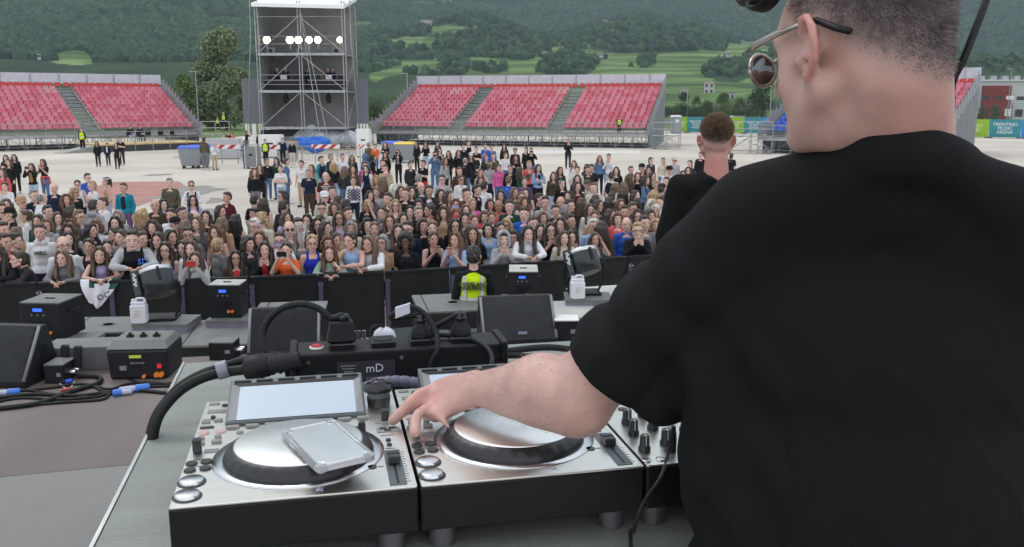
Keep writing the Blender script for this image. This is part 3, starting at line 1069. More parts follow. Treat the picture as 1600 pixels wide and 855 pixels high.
def grandstand(label, loc, rz, L, blocks, rows=12, zf=1.08, rise=.328, run=.82, blue=None, seed=1, pitch=.53, view='front', sides=(True, True)):
    g = random.Random(seed)
    t = thing('grandstand', label, 'grandstand', loc, rz)
    D = 1.0 + rows * run
    ztop = zf + .25 + rows * rise
    zr = lambda r: zf + .25 + r * rise
    # scaffold legs and braces
    b = MB()
    nb = int(L / 1.3)
    for i in range(nb + 1):
        x = L * i / nb
        for k, y in enumerate((.05, 1.05, 3.4, 6.0, 8.4, D)):
            if k > 1 and i % 2: continue
            zz = zf if k < 2 else zf + .1 + (y - 1) / run * rise
            b.cyl((x, y, 0), (x, y, zz), .027, n=5)
            b.box((x, y, .02), (.16, .16, .04))
        if i < nb:
            x2 = L * (i + 1) / nb
            b.cyl((x, .05, .25), (x2, .05, .25), .02, n=4)
            b.cyl((x, 1.05, .9), (x2, 1.05, .9), .02, n=4)
            b.cyl((x, .05, .15 if i % 2 else zf - .1), (x2, .05, zf - .1 if i % 2 else .15), .02, n=4)
            if i % 2 == 0:
                b.cyl((x, 3.4, .2), (x2, 3.4, 2.2), .02, n=4)
                b.cyl((x, .05, .2), (x, 1.05, zf - .1), .02, n=4)
                b.cyl((x, 1.05, .2), (x, 3.4, 1.9), .02, n=4)
                b.cyl((x, 1.05, .22), (x, D, .22), .02, n=4)
    b.build('scaffold_frame', M_galv, t)
    b = MB(); b.box((L / 2, 1.2, .2), (L - .1, .06, .4)); b.build('shade_strip', M_dark, t)  # added dark strip, stands in for the shaded ground under the stand
    # front walkway and stepped terrace
    b = MB(); b.box((L / 2, .5, zf), (L, 1.0, .08)); b.build('walkway_deck', M_deck, t)
    b = MB()
    for r in range(rows):
        y = 1.0 + r * run
        b.box((L / 2, y + run * .5, zr(r) - .03), (L, run - .03, .05))
        b.box((L / 2, y + .02, zr(r) - rise / 2), (L, .03, rise * .55))
    b.build('terrace_deck', M_deck, t)
    # aisles with stairs
    ed = [0] + [v for bl in blocks for v in bl] + [L]
    ais = [(blocks[i][1], blocks[i + 1][0]) for i in range(len(blocks) - 1)]
    for a0, a1 in ais:
        b = MB()
        for r in range(rows * 2):
            y = 1.0 + r * run / 2
            b.box(((a0 + a1) / 2, y + run * .25, zf + .25 + r * rise / 2 + .01), (a1 - a0, run * .3, .05))
        for x in (a0 + .04, a1 - .04):
            b.cyl((x, 1.0, zf + .4), (x, 1.0 + rows * run, ztop + .1), .03, n=5)
        b.build('aisle_stair', M_galv, t)
    # front guard rail with close balusters
    b = MB()
    nbal = int(L / .14)
    for i in range(nbal + 1):
        b.cyl((L * i / nbal, 0, zf), (L * i / nbal, 0, zf + 1.05), .009, n=4, caps=False)
    for z in (zf + .1, zf + 1.05):
        b.cyl((0, 0, z), (L, 0, z), .024, n=5)
    for i in range(int(L / 2.2) + 1):
        b.cyl((min(L, i * 2.2), 0, zf), (min(L, i * 2.2), 0, zf + 1.15), .03, n=5)
    b.build('guard_rail', M_galv, t)
    b = MB(); b.box((L / 2, .0, zf - .03), (L, .05, .16)); b.build('edge_beam', M_galv, t)
    # ribbed back screen
    b = MB()
    nrib = int(L / .12)
    zb = ztop + .25
    yb = 1.0 + rows * run + .15
    for i in range(nrib):
        x = L * (i + .5) / nrib
        b.box((x, yb + (.02 if i % 2 else 0), zb + .5), (L / nrib, .03, .95))
    b.build('back_screen', M_panel, t)
    for i in range(int(L / 2.4) + 1):
        b = MB(); b.box((min(L, i * 2.4), yb - .05, (zb + 1.05) / 2), (.07, .07, zb + 1.05)); b.build('screen_post', M_galv, t)
    # side screens: stepped panels
    for k, x in enumerate((0, L)):
        if not sides[k]: continue
        b = MB()
        for r in range(rows):
            y = 1.0 + r * run
            b.box((x + (-.03 if k == 0 else .03), y + run / 2, zr(r) + .55), (.03, run, 1.0))
            b.box((x + (-.03 if k == 0 else .03), y, zr(r) + .6), (.06, .05, 1.25))
        b.box((x + (-.03 if k == 0 else .03), .5, zf + .5), (.03, 1.0, 1.0))
        b.build('side_screen', M_side, t)
        b = MB()
        poly = [(1.0, .1), (D, .1), (D, ztop - .05), (1.0, zf)]
        b.add([(x, y, z) for y, z in poly] + [(x + .02, y, z) for y, z in poly], [(0, 1, 2, 3), (7, 6, 5, 4), (0, 4, 5, 1), (1, 5, 6, 2), (2, 6, 7, 3), (3, 7, 4, 0)])
        b.build('side_sheet', M_sheet, t)
    # seats: the hundred that show largest are parts, the rest one bank
    spots = []
    for r in range(rows):
        for bi, (b0, b1) in enumerate(blocks):
            n = int((b1 - b0) / pitch)
            for i in range(n):
                spots.append((b0 + (i + .5) * (b1 - b0) / n, 1.0 + r * run + run * .62, zr(r) + .36, r, bi))
    # the top row runs on across the aisles
    for a0, a1 in ais:
        n = max(1, int((a1 - a0) / pitch))
        for i in range(n):
            spots.append((a0 + (i + .5) * (a1 - a0) / n, 1.0 + (rows - 1) * run + run * .62, zr(rows - 1) + .36, rows - 1, -1))
    W = t.matrix_world if False else (Matrix.Translation(loc) @ Matrix.Rotation(rz, 4, 'Z'))
    def shown(s):
        p = W @ Vector(s[:3])
        px, py = proj(p)
        return (0 if -5 < px < 1605 else 1, p.y)
    spots.sort(key=shown)
    V, F, MI = [], [], []
    def pick(r, bi, x):
        q = noise.noise(Vector((x * .35, r * .5, seed)))
        if blue and blue(r, x): return 4
        if r == rows - 1: return 3
        u = g.random() + q * .5
        if (r == rows - 2 or r == 9) and 4.1 < x % 11 < 5.4: return 2
        return 0 if u < .42 else 1
    for i, s in enumerate(spots):
        k = pick(s[3], s[4], s[0])
        if i < 100:
            link('seat', SEAT_MESH[k], t, s[:3])
        else:
            F += [tuple(len(V) * len(SVn) + j for j in f) for f in SFn]
            MI += [k] * len(SFn)
            V.append(SVn + np.array(s[:3]))
    if V:
        me = bpy.data.meshes.new('seat_bank')
        me.from_pydata(np.concatenate(V).tolist(), [], F)
        for m in SEAT_M + [SEAT_B]: me.materials.append(m)
        me.polygons.foreach_set('material_index', MI)
        me.polygons.foreach_set('use_smooth', [True] * len(F))
        o = link('seat_bank', me, t)
        o['kind'] = 'stuff'
    return t

# left stand (yaw 38 deg), middle stand (yaw -17), far right stand (yaw -38)
eL = Vector((math.cos(R(38)), math.sin(R(38)), 0))
F1 = Vector((-28.0, 82.0, 0))
LL = 26.0
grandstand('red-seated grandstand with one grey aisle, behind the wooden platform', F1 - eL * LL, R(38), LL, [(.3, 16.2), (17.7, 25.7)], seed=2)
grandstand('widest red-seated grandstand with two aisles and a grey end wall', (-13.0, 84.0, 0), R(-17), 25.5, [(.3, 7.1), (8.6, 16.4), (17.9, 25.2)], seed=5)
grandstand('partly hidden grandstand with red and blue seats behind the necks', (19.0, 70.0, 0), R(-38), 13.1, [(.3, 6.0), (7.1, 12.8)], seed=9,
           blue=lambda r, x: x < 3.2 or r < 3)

# scaffold access stair beside the far right stand, and the stair tower of the middle stand
def access_stair(label, loc, rz, w=2.6, h=1.5, flip=1):
    t = thing('scaffold_stair', label, 'stairs', loc, rz)
    b = MB()
    for x in (0, w * .5, w):
        for y in (0, 1.2):
            b.cyl((x, y, 0), (x, y, h + 1.1), .03, n=6)
    for y in (0, 1.2):
        for z in (h, h + .55, h + 1.1, .2):
            b.cyl((0, y, z), (w, y, z), .022, n=5)
        b.cyl((0, y, .2), (w * .5, y, h), .02, n=5)
        b.cyl((w * .5, y, h), (w, y, .2), .02, n=5)
    b.build('frame', M_galv, t)
    for k in range(7):
        u = k / 7
        b = MB(); b.box((w * (.95 - .8 * u) if flip > 0 else w * (.05 + .8 * u), .6, h * (u + .1)), (.26, 1.1, .04)); b.build('tread', M_galv, t)
    b = MB(); b.box((w * .12, .6, h), (w * .3, 1.15, .05)); b.build('landing', M_deck, t)
access_stair('galvanised scaffold stair beside the blue seats', (16.6, 69.4, 0), R(-20), 3.2, 1.3)
access_stair('scaffold stair standing against the grey end wall of the widest grandstand', (11.7, 75.6, 0), R(-17), 2.2, 1.1, -1)
access_stair('scaffold stair under the stepped rail beside the tower', (-15.4, 84.0, 0), R(-17), 2.2, 1.3)
access_stair('scaffold stair at the end of the platform grandstand near the red workwear', (-27.6, 80.6, 0), R(20), 2.4, 1.05)

# ================================================================== WOODEN PLATFORM at the foot of the left stand
def platform():
    p0, p1 = onz(155, 238.5), onz(318, 232)
    d = (p1 - p0); L = d.length; rz = math.atan2(d.y, d.x)
    t = thing('viewing_platform', 'low wooden viewing platform with a galvanised railing and dark skirt', 'platform', p0, rz)
    b = MB(); b.box((L / 2, 2.2, .55), (L, 4.4, .1)); b.build('deck', mat('plywood_deck', (.5, .36, .16), .6, var=.2, scale=2), t)
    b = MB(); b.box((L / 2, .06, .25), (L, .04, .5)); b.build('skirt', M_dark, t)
    for i in range(7):
        b = MB(); b.cyl((L * i / 6, .03, 0), (L * i / 6, .03, 1.6), .035, n=6); b.build('rail_post', M_galv, t)
    for z in (1.05, 1.55):
        b = MB(); b.cyl((0, .03, z), (L, .03, z), .025, n=6); b.build('rail', M_galv, t)
    b = MB(); b.add([(-2.6, .5, .02), (0, .5, .5), (0, 2.2, .5), (-2.6, 2.2, .02), (-2.6, .5, 0), (0, .5, 0), (0, 2.2, 0), (-2.6, 2.2, 0)],
                    [(0, 1, 2, 3), (0, 4, 5, 1), (2, 6, 7, 3), (3, 7, 4, 0), (1, 5, 6, 2), (7, 6, 5, 4)]); b.build('ramp', M_deck, t)
    W = Matrix.Translation(p0) @ Matrix.Rotation(rz, 4, 'Z')
    spots = [u * L for u in (.45, .545, .635, .76, .875)]
    for i, x in enumerate(spots):
        c = thing('folding_chair', ['black chair with the blue-jeans sitter', 'black chair holding the dark-clad sitter', 'empty black chair next to a seated pair', 'middle one of the three empty black platform chairs', 'last empty black chair by the platform end'][i], 'chair', W @ Vector((x, 3.1, .6)), rz, 'chairs on the wooden platform')
        b = MB(); b.box((0, 0, .45), (.46, .44, .05)); b.build('seat', M_black, c)
        b = MB(); b.box((0, .22, .72), (.46, .04, .42)); b.build('backrest', M_black, c)
        for sx in (-.2, .2):
            for sy in (-.2, .2):
                b = MB(); b.cyl((sx, sy, 0), (sx, sy, .45), .014, n=6); b.build('leg', M_galv, c)
    return W, spots
PLAT_W, PLAT_S = platform()

# ================================================================== FRONT OF HOUSE TOWER
M_cloth = mat('grey_backcloth', (.24, .235, .23), .85, var=.12, scale=.8, bump=.3, bscale=3)
M_pvc = mat('white_pvc', (.82, .82, .83), .4, var=.04)
M_gauze = mat('dark_grey_gauze', (.16, .17, .195), .8, var=.08)
def tower():
    a, c = onz(414, 235), onz(561, 236)
    Yt = 74.0
    x0, x1 = ony(409, 200, Yt).x, ony(543, 200, Yt).x
    W = x1 - x0
    zt = ony(470, 4, Yt).z
    z3, z2, z1 = ony(480, 84, Yt).z, ony(480, 142, Yt).z, ony(480, 199, Yt).z
    D = 4.2
    t = thing('scaffold_tower', 'tall grey scaffold tower of three storeys with a white roof', 'tower', (x0, Yt, 0), R(-2))
    for x in (0, W * .49, W):
        for y in (0, D):
            for dx in (0, .22):
                b = MB(); b.cyl((x + dx - .11, y, 0), (x + dx - .11, y, zt + .1), .045, n=7); b.build('post', M_galv, t)
    for x in (-.5, W + .55):
        b = MB(); b.tube([(x * 1.05 - (.4 if x < 0 else -.4), -1.2, 0), (x, 0, zt * .8), (x, 0.1, zt + .2)], .035, 6); b.build('outrigger', M_galv, t)
    for z in (z1, z2, z3):
        b = MB(); b.box((W / 2, D / 2, z - .06), (W, D, .12)); b.build('floor_deck', M_deck, t)
        b = MB(); b.box((W / 2, -.02, z - .05), (W, .1, .2)); b.build('edge_beam', M_galv, t)
    for z in (z2 + .5, z2 + 1.25, z3 + .75, z3 + 1.35, zt - 1.1):
        b = MB(); b.cyl((0, -.02, z), (W, -.02, z), .028, n=6); b.build('rail', M_galv, t)
    mid = W * .49
    for z0_, zt_ in ((z1, z2), (z2, z3), (z3, zt - 1.0), (-.9, z1)):
        for xa, xb in ((.1, mid), (W - .1, mid)):
            lo = (xa, -.05, z0_ + .1) if z0_ > -.5 else (xa + (mid - xa) * .35, -.05, .1)
            b = MB(); b.cyl(lo, (xb, -.05, zt_ - .05), .04, n=6); b.build('brace', M_galv, t)
    for x in (0, W):
        for zz in (z1, z2):
            b = MB(); b.cyl((x, 0, zz), (x, D, zz + 2.9), .03, n=6); b.build('brace', M_galv, t)
    # walls of cloth behind and at the sides, gauze wings
    b = MB(); b.box((W / 2, D - .2, (zt + z1 * .0) / 2), (W, .05, zt)); b.build('back_cloth', M_cloth, t)
    b = MB(); b.box((.06, D / 2, (zt + z1) / 2), (.03, D - .5, zt - z1)); b.build('side_cloth', M_cloth, t)
    zg1, zg0 = ony(390, 122, Yt).z, ony(390, 194, Yt).z
    for xa, xb in ((ony(376, 150, Yt + 3).x - x0, -.15), (W + .15, ony(563, 150, Yt + 3).x - x0 + .6)):
        b = MB(); b.box(((xa + xb) / 2, 3.0, (zg0 + zg1) / 2), (abs(xb - xa), .04, zg1 - zg0)); b.build('gauze_wing', M_gauze, t)
        for k in range(4):
            b = MB(); b.box((xa + (xb - xa) * (k + .5) / 4, 3.0, zg0 - .7), (abs(xb - xa) * .14, .05, 1.3)); b.build('white_strip', M_pvc, t)
    # roof
    b = MB()
    b.add([(-.2, -.5, zt - .35), (W + .2, -.5, zt - .55), (W + .2, D + .3, zt + .55), (-.2, D + .3, zt + .75), (-.2, -.5, zt - .08), (W + .2, -.5, zt - .26), (W + .2, D + .3, zt + .8), (-.2, D + .3, zt + 1.0)],
          [(3, 2, 1, 0), (4, 5, 6, 7), (0, 1, 5, 4), (1, 2, 6, 5), (2, 3, 7, 6), (3, 0, 4, 7)])
    b.build('roof', M_pvc, t)
    # guy lines from the middle
    for xa, xb, yb in ((mid + .1, mid + 2.1, -2.5), (mid + .15, mid + 2.6, -2.0)):
        b = MB(); b.cyl((xa, -.1, zt - .4), (xb, yb, .2), .03, n=5); b.build('guy_line', M_galv, t)
    T = Matrix.Translation((x0, Yt, 0)) @ Matrix.Rotation(R(-2), 4, 'Z')
    at = lambda px, py, dy=0.0: ony(px, py, Yt + dy)
    glow = emit('floodlight_glow', (1.0, .80, .52), 4.5)
    names = ['big warm floodlight at the outer end of the lit row', 'lit floodlight, outer one of the paired lights before the mast', 'lit floodlight touching the central mast on its near pair',
             'lit floodlight just past the central mast', 'lit floodlight, second past the central mast', 'smaller floodlight alone at the far end of the row']
    for (px, r), nm in zip(((417, 6), (453, 6), (466.5, 6), (483, 5.4), (496.5, 5.4), (531, 4.8)), names):
        p = at(px, 62.5, .6)
        f = thing('floodlight', nm, 'floodlight', p, 0, 'floodlights on the tower')
        q = r / FOC * Yt
        b = MB(); b.rbox((0, .12, 0), (q * 2.2, .22, q * 2.2), .05); b.build('housing', M_black, f)
        b = MB(); b.cyl((0, -.0, 0), (0, -.03, 0), q * .98, n=18); b.build('lens', glow, f)
        b = MB(); b.box((0, .1, -q - .22), (.07, .07, .4)); b.build('bracket', M_galv, f)
    for px, nm in ((424, 'squat loudspeaker box lying nearest the outer post'), (471, 'squat loudspeaker box beside the central mast'), (526, 'squat loudspeaker box by the far post of the tower')):
        p = at(px, 83, .8); p.z = z3
        f = thing('monitor_speaker', nm, 'loudspeaker', p, 0, 'small speakers on the upper deck')
        b = MB(); b.rbox((0, 0, .26), (.62, .5, .48), .04); b.build('cabinet', M_grey, f)
        b = MB(); b.cyl((0, -.26, .26), (0, -.275, .26), .17, n=16); b.build('cone', M_black, f)
    for px, py, nm in ((447, 152, 'dark hanging moving light under the middle floor, near the outer post'), (513.5, 152, 'dark hanging moving light under the middle floor, beyond the mast')):
        p = at(px, py, 1.0)
        f = thing('moving_light', nm, 'stage light', p, 0, 'moving lights hanging in the tower')
        b = MB(); b.lathe([(.12, -.5), (.2, -.4), (.22, 0), (.14, .22), (.12, .3)], n=14); b.build('head', M_black, f)
        b = MB(); b.box((0, 0, .5), (.42, .3, .3)); b.build('base', M_black, f)
        b = MB(); b.cyl((0, 0, .6), (0, 0, z2 - p.z - .1), .03, n=6); b.build('hook', M_galv, f)
    # mixing desks on the middle floor
    for i, (pa, pb) in enumerate(((407, 474), (478, 545))):
        xa, xb = at(pa, 120, 1.0).x, at(pb, 120, 1.0).x
        f = thing('mixing_desk', ['long sound desk with small screens, on the outer half of the middle floor', 'long lighting desk on the half of the middle floor past the mast'][i], 'mixing desk', ((xa + xb) / 2, Yt + 1.3, z2), 0, 'control desks in the tower')
        w_ = (xb - xa) * .92
        b = MB(); b.box((0, 0, .85), (w_, .9, .12)); b.build('control_surface', M_grey, f)
        b = MB(); b.box((0, .1, .4), (w_ * .96, .7, .8)); b.build('stand', M_black, f)
        for k in range(3):
            b = MB(); b.box((w_ * (-.3 + .3 * k), .3, 1.12), (.5, .06, .36)); b.build('screen', M_black if k != 1 else M_white, f)
    # stores on the ground floor
    f = thing('sound_desk', 'black control desk in front of the ground floor operators', 'desk', (at(450, 215, 1).x, Yt + 1.2, 0), 0)
    b = MB(); b.box((0, 0, 1.35), (4.3, .9, .5)); b.build('console', M_black, f)
    b = MB(); b.box((0, 0, .55), (4.2, .8, 1.1)); b.build('cabinet', M_grey, f)
    f = thing('wrapped_pallet', 'pallet load wrapped in crinkled clear plastic under the tower', 'pallet', (at(515, 220, 1).x, Yt + .9, 0), 0)
    M_wrap = mat('plastic_wrap', (.45, .49, .53), .22, var=.25, scale=3, bump=.8, bscale=6)
    g = random.Random(4)
    me = organic('load', [('e', (x, y, z), (r, .8, r * .8)) for x, y, z, r in ((-1.9, 0, .9, 1.0), (-.8, 0, 1.1, .95), (.4, .1, .9, .95), (1.5, 0, .95, .85), (2.2, .2, .7, .7), (-1.4, 0, 1.6, .55))], .07, 2)
    v = verts_of(me); v[:, 2] = np.maximum(v[:, 2], .15)
    v += np.array([[noise.noise(Vector(p) * 3.1) * .07 for _ in range(3)] for p in v]); set_verts(me, v)
    me.materials.append(M_wrap); link('load', me, f)
    b = MB(); b.box((0, 0, .07), (4.6, 1.4, .14)); b.build('pallet_base', mat('pallet_wood', (.4, .28, .16), .8), f)
    f = thing('tarpaulin', 'bright blue tarpaulin bundle slumped on the crowd barrier', 'tarpaulin', (at(485, 232, -6).x, Yt - 5.2, 0), 0)
    me = organic('sheet', [('e', (-.5, 0, .8), (.55, .3, .4)), ('e', (.2, 0, .55), (.8, .35, .5)), ('e', (.9, 0, .9), (.5, .25, .35)), ('c', (-1.2, .1, 1.1), (.6, .1, 1.15), .14, .2)], .05, 3)
    v = verts_of(me); v += np.array([[noise.noise(Vector(p) * 4.5 + Vector((k * 9, 0, 0))) * .06 for k in range(3)] for p in v]); set_verts(me, v)
    me.materials.append(mat('blue_tarp', (.015, .13, .55), .35, var=.15, scale=5, bump=.5, bscale=12)); link('sheet', me, f)
    return x0, x1, Yt, z1, z2, z3
TW = tower()

# ================================================================== crowd barriers of steel, striped planks, bins, cases at the tower's foot
def steel_barrier(px0, px1, py, label):
    a, c = onz(px0, py), onz(px1, py)
    d = c - a; L = d.length
    t = thing('steel_barrier', label, 'barrier', a, math.atan2(d.y, d.x), 'steel barriers at the tower foot')
    b = MB()
    b.tube(smooth_path([(0.02, 0, 0), (.02, 0, .95), (.12, 0, 1.08), (L - .12, 0, 1.08), (L - .02, 0, .95), (L - .02, 0, 0)], 4), .022, 6)
    b.cyl((0, 0, .2), (L, 0, .2), .018, n=6)
    b.build('frame', M_galv, t)
    n = int(L / .16)
    b = MB()
    for i in range(1, n):
        b.cyl((L * i / n, 0, .2), (L * i / n, 0, 1.08), .008, n=4)
    b.build('baluster_lattice', M_galv, t)
    for x in (.25, L - .25):
        b = MB(); b.cyl((x, -.3, .02), (x, .3, .02), .02, n=5); b.build('foot', M_galv, t)
for px0, px1, nm in ((372, 440, 'steel barrier behind the yellow vest by the tower post'), (440, 472, 'short steel barrier in front of the sound desk'), (473, 545, 'steel barrier with the blue tarpaulin in front of the wrapped pallet'), (547, 600, 'steel barrier past the corner of the tower')):
    steel_barrier(px0, px1, 255 if px0 > 430 else 252, nm)
def striped(px0, px1, py, label, dz=.95):
    a, c = onz(px0, py), onz(px1, py)
    d = c - a; L = d.length
    t = thing('striped_barrier', label, 'barrier', a, math.atan2(d.y, d.x), 'striped planks')
    b = MB()
    n = max(2, round(L / .62)); h = .26
    for i in range(n * 2):
        s0, s1 = L * i / (2 * n), L * (i + 1) / (2 * n)
        k = .16
        lo = [min(max(v, 0), L) for v in (s0 - k, s1 - k)]; hi = [min(max(v, 0), L) for v in (s0 + k, s1 + k)]
        b.add([(lo[0], -.03, dz), (lo[1], -.03, dz), (hi[1], -.03, dz + h), (hi[0], -.03, dz + h)], [(0, 1, 2, 3)], i % 2)
    b.box((L / 2, .0, dz + h / 2), (L, .05, h), 1)
    b.build('plank', [M_redpaint, M_white], t)
    for x in (.2, L - .2):
        b = MB(); b.box((x, .05, dz / 2), (.06, .06, dz)); b.build('leg', M_galv, t)
striped(342, 377, 256, 'red and white striped plank in front of the red workwear group')
striped(411, 439, 257, 'red and white striped plank beside the yellow vest')
striped(488, 532, 255.5, 'long red and white striped plank before the wrapped pallet')
striped(558, 572, 255.5, 'short end of a red and white plank past the tower corner')

M_bin = mat('bin_grey', (.25, .265, .29), .5, var=.08)
M_lid = mat('bin_blue_lid', (.03, .1, .6), .4, var=.05)
M_yel = mat('bin_yellow_lid', (.72, .5, .05), .45, var=.05)
def bin_(px, py, lid, label, s=1.0, rz=.2):
    p = onz(px, py)
    t = thing('waste_bin', label, 'bin', p, rz, 'wheeled bins')
    b = MB()
    b.add([(-.5, -.36, .15), (.5, -.36, .15), (.5, .36, .15), (-.5, .36, .15), (-.64, -.5, 1.18), (.64, -.5, 1.18), (.64, .5, 1.18), (-.64, .5, 1.18)],
          [(3, 2, 1, 0), (4, 5, 6, 7), (0, 1, 5, 4), (1, 2, 6, 5), (2, 3, 7, 6), (3, 0, 4, 7)])
    b.build('tub', M_bin, t, bevel=.03)
    b = MB()
    b.add([(-.68, -.54, 1.19), (.68, -.54, 1.19), (.68, .54, 1.19), (-.68, .54, 1.19), (-.6, -.4, 1.3), (.6, -.4, 1.3), (.6, .4, 1.34), (-.6, .4, 1.34)],
          [(3, 2, 1, 0), (4, 5, 6, 7), (0, 1, 5, 4), (1, 2, 6, 5), (2, 3, 7, 6), (3, 0, 4, 7)])
    b.build('lid', lid, t, bevel=.02)
    for x in (-.4, .4):
        for y in (-.3, .3):
            b = MB(); b.cyl((x - .04, y, .1), (x + .04, y, .1), .1, n=12); b.build('wheel', M_rubber, t)
bin_(299, 263, M_lid, 'blue-lidded grey wheeled bin in the open beside the platform')
bin_(313, 261.5, M_lid, 'second blue-lidded grey bin tucked behind the first')
bin_(614, 252, M_lid, 'blue-lidded bin beyond the people by the tower corner', rz=-.2)
bin_(634, 254, M_yel, 'yellow-lidded bin behind the striped-top person', rz=-.2)
def case(px, py, w, h, d, m, label):
    p = onz(px, py)
    t = thing('flight_case', label, 'case', p, 0, 'equipment cases at the tower foot')
    b = MB(); b.rbox((0, 0, .1 + h / 2), (w, d, h), .03); b.build('body', m, t)
    for s in (-1, 1):
        b = MB(); b.box((s * (w / 2 - .03), -d / 2 - .004, .1 + h / 2), (.05, .012, h * .98)); b.build('corner_trim', M_alu, t)
    b = MB(); b.box((0, -d / 2 - .01, .1 + h * .6), (w * .3, .02, .1)); b.build('handle', M_black, t)
    for x in (-w * .4, w * .4):
        b = MB(); b.cyl((x, 0, .0), (x, 0, .1), .05, n=10); b.build('caster', M_rubber, t)
case(396, 263, .75, 1.2, .9, M_grey, 'grey wheeled case standing next to the denim jacket')
case(425, 246, 1.6, 1.5, .9, M_white, 'white boxed case behind the yellow vest')
case(352, 248, 2.2, 1.3, .8, mat('silver_case', (.42, .43, .45), .5), 'long silver case the red workwear group leans on')
case(450, 252, 1.2, 1.2, .8, M_galv, 'steel rack case in front of the ground floor desk')
case(569, 246, 1.0, 1.9, .6, M_white, 'white framed cabinet standing past the tower corner')
# ================================================================== STAGE
STAGE_Z = 2.0
SY = R(10.5)
sdir = Vector((math.cos(SY), math.sin(SY), 0)); snor = Vector((-math.sin(SY), math.cos(SY), 0))
EDGE = onz(480, 549, STAGE_Z)              # a point on the stage's front edge
M_ply = mat('brown_stage_ply', (.135, .110, .10), .62, var=.22, scale=1.6, bump=.15, bscale=30, rvar=.15, aniso=(1, .35, 1))
M_plyg = mat('grey_stage_ply', (.165, .16, .155), .6, var=.16, scale=1.8, bump=.12, bscale=30, rvar=.15, aniso=(1, .4, 1))
def stage():
    b = MB()
    s0, s1 = onz(0, 745, STAGE_Z), onz(215, 725, STAGE_Z)
    sd_ = (s1 - s0).normalized()
    seam_l, seam_r = s0 - sd_ * 8, s0 + sd_ * 14
    e0, e1 = EDGE - sdir * 11, EDGE + sdir * 11
    lo = lambda p: Vector((p.x, p.y, p.z - .12))
    P = [seam_l, seam_r, e1, e0]
    b.add([*P, *[lo(p) for p in P]], [(0, 1, 2, 3), (7, 6, 5, 4), (0, 4, 5, 1), (1, 5, 6, 2), (2, 6, 7, 3), (3, 7, 4, 0)])
    tag(b.build('stage_floor', M_ply), kind='structure')
    b = MB()
    g = -Vector((-sd_.y, sd_.x, 0)) * .006
    P = [seam_l + g - snor * 7, seam_r + g - snor * 7, seam_r + g, seam_l + g]
    b.add([*P, *[lo(p) for p in P]], [(0, 1, 2, 3), (7, 6, 5, 4), (0, 4, 5, 1), (1, 5, 6, 2), (2, 6, 7, 3), (3, 7, 4, 0)])
    tag(b.build('stage_floor', M_plyg), kind='structure')
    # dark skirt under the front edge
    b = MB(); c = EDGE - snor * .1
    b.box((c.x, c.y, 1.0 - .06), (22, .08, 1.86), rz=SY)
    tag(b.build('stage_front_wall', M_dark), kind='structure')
stage()

# ------------------------------------------------------------------ front barrier: one section after another
BAR = [onz(x, y, 1.2) for x, y in ((-60, 446), (30, 442), (300, 436), (590, 425), (800, 412), (960, 402), (1180, 390))]
def bar_at(x):
    for a, b in zip(BAR, BAR[1:]):
        if a.x <= x <= b.x:
            t = (x - a.x) / (b.x - a.x)
            return a.y + (b.y - a.y) * t
    return BAR[0].y if x < BAR[0].x else BAR[-1].y
M_barrier = mat('black_barrier_sheet', (.010, .010, .0115), .5, .0, spec=.3, var=.3, scale=5, bump=.1, bscale=30)
M_barpost = mat('violet_grey_post', (.085, .07, .13), .45, .3, var=.15)
def barrier_sections():
    x = BAR[0].x
    i = 0
    near = ['under the dark sweater sleeve', 'below the grey sweatshirt', 'with the team jersey hanging over it', 'below the varsity jacket', 'behind the drum-shaped blower near the jersey', 'below the red phone',
            'below the clasped hands in black', 'below the orange-red top', 'under the sage sweatshirt with hanging arms', 'below the blue camisole', 'below the white cardigan', 'below the black high-neck top',
            'beside the yellow vest', 'behind the lit machine near the yellow vest', 'with perforated plates below the raised thumbs', 'behind the second drum-shaped blower', 'beyond the second blower', 'at the far end behind the black shoulder']
    while x < BAR[-1].x - .5 and i < len(near):
        a = Vector((x, bar_at(x), 0)); x2 = x + 1.03; c = Vector((x2, bar_at(x2), 0))
        d = c - a
        t = thing('crowd_barrier', f'black crowd barrier section {near[i]}', 'barrier', a, math.atan2(d.y, d.x), 'black crowd barrier sections')
        L = d.length - .02
        b = MB(); b.box((L / 2, 0, .6), (L, .03, 1.15)); b.build('panel', M_barrier, t)
        b = MB(); b.box((L / 2, -.01, 1.185), (L, .07, .05)); b.build('top_rail', M_black, t, bevel=.01)
        b = MB(); b.box((.03, -.04, .55), (.07, .05, 1.06)); b.build('post', M_barpost, t)
        b = MB(); b.box((.5, -.022, .82), (.5, .012, .03)); b.build('crossbar', M_black, t)
        for xx in (.0, .06):
            b = MB(); b.cyl((xx, -.065, 1.05), (xx, -.085, 1.05), .014, n=8); b.build('bolt', M_steel, t)
        b = MB(); b.box((L / 2, .5, .015), (L, 1.0, .03)); b.build('footplate', M_deck, t)
        if i == 14:
            b = MB()
            for r in range(16):
                for q in range(14):
                    b.cyl((.18 + q * .05, -.017, .35 + r * .045), (.18 + q * .05, -.019, .35 + r * .045), .011, n=6)
            b.build('perforation_pattern', M_galv, t)
        x = x2; i += 1
barrier_sections()

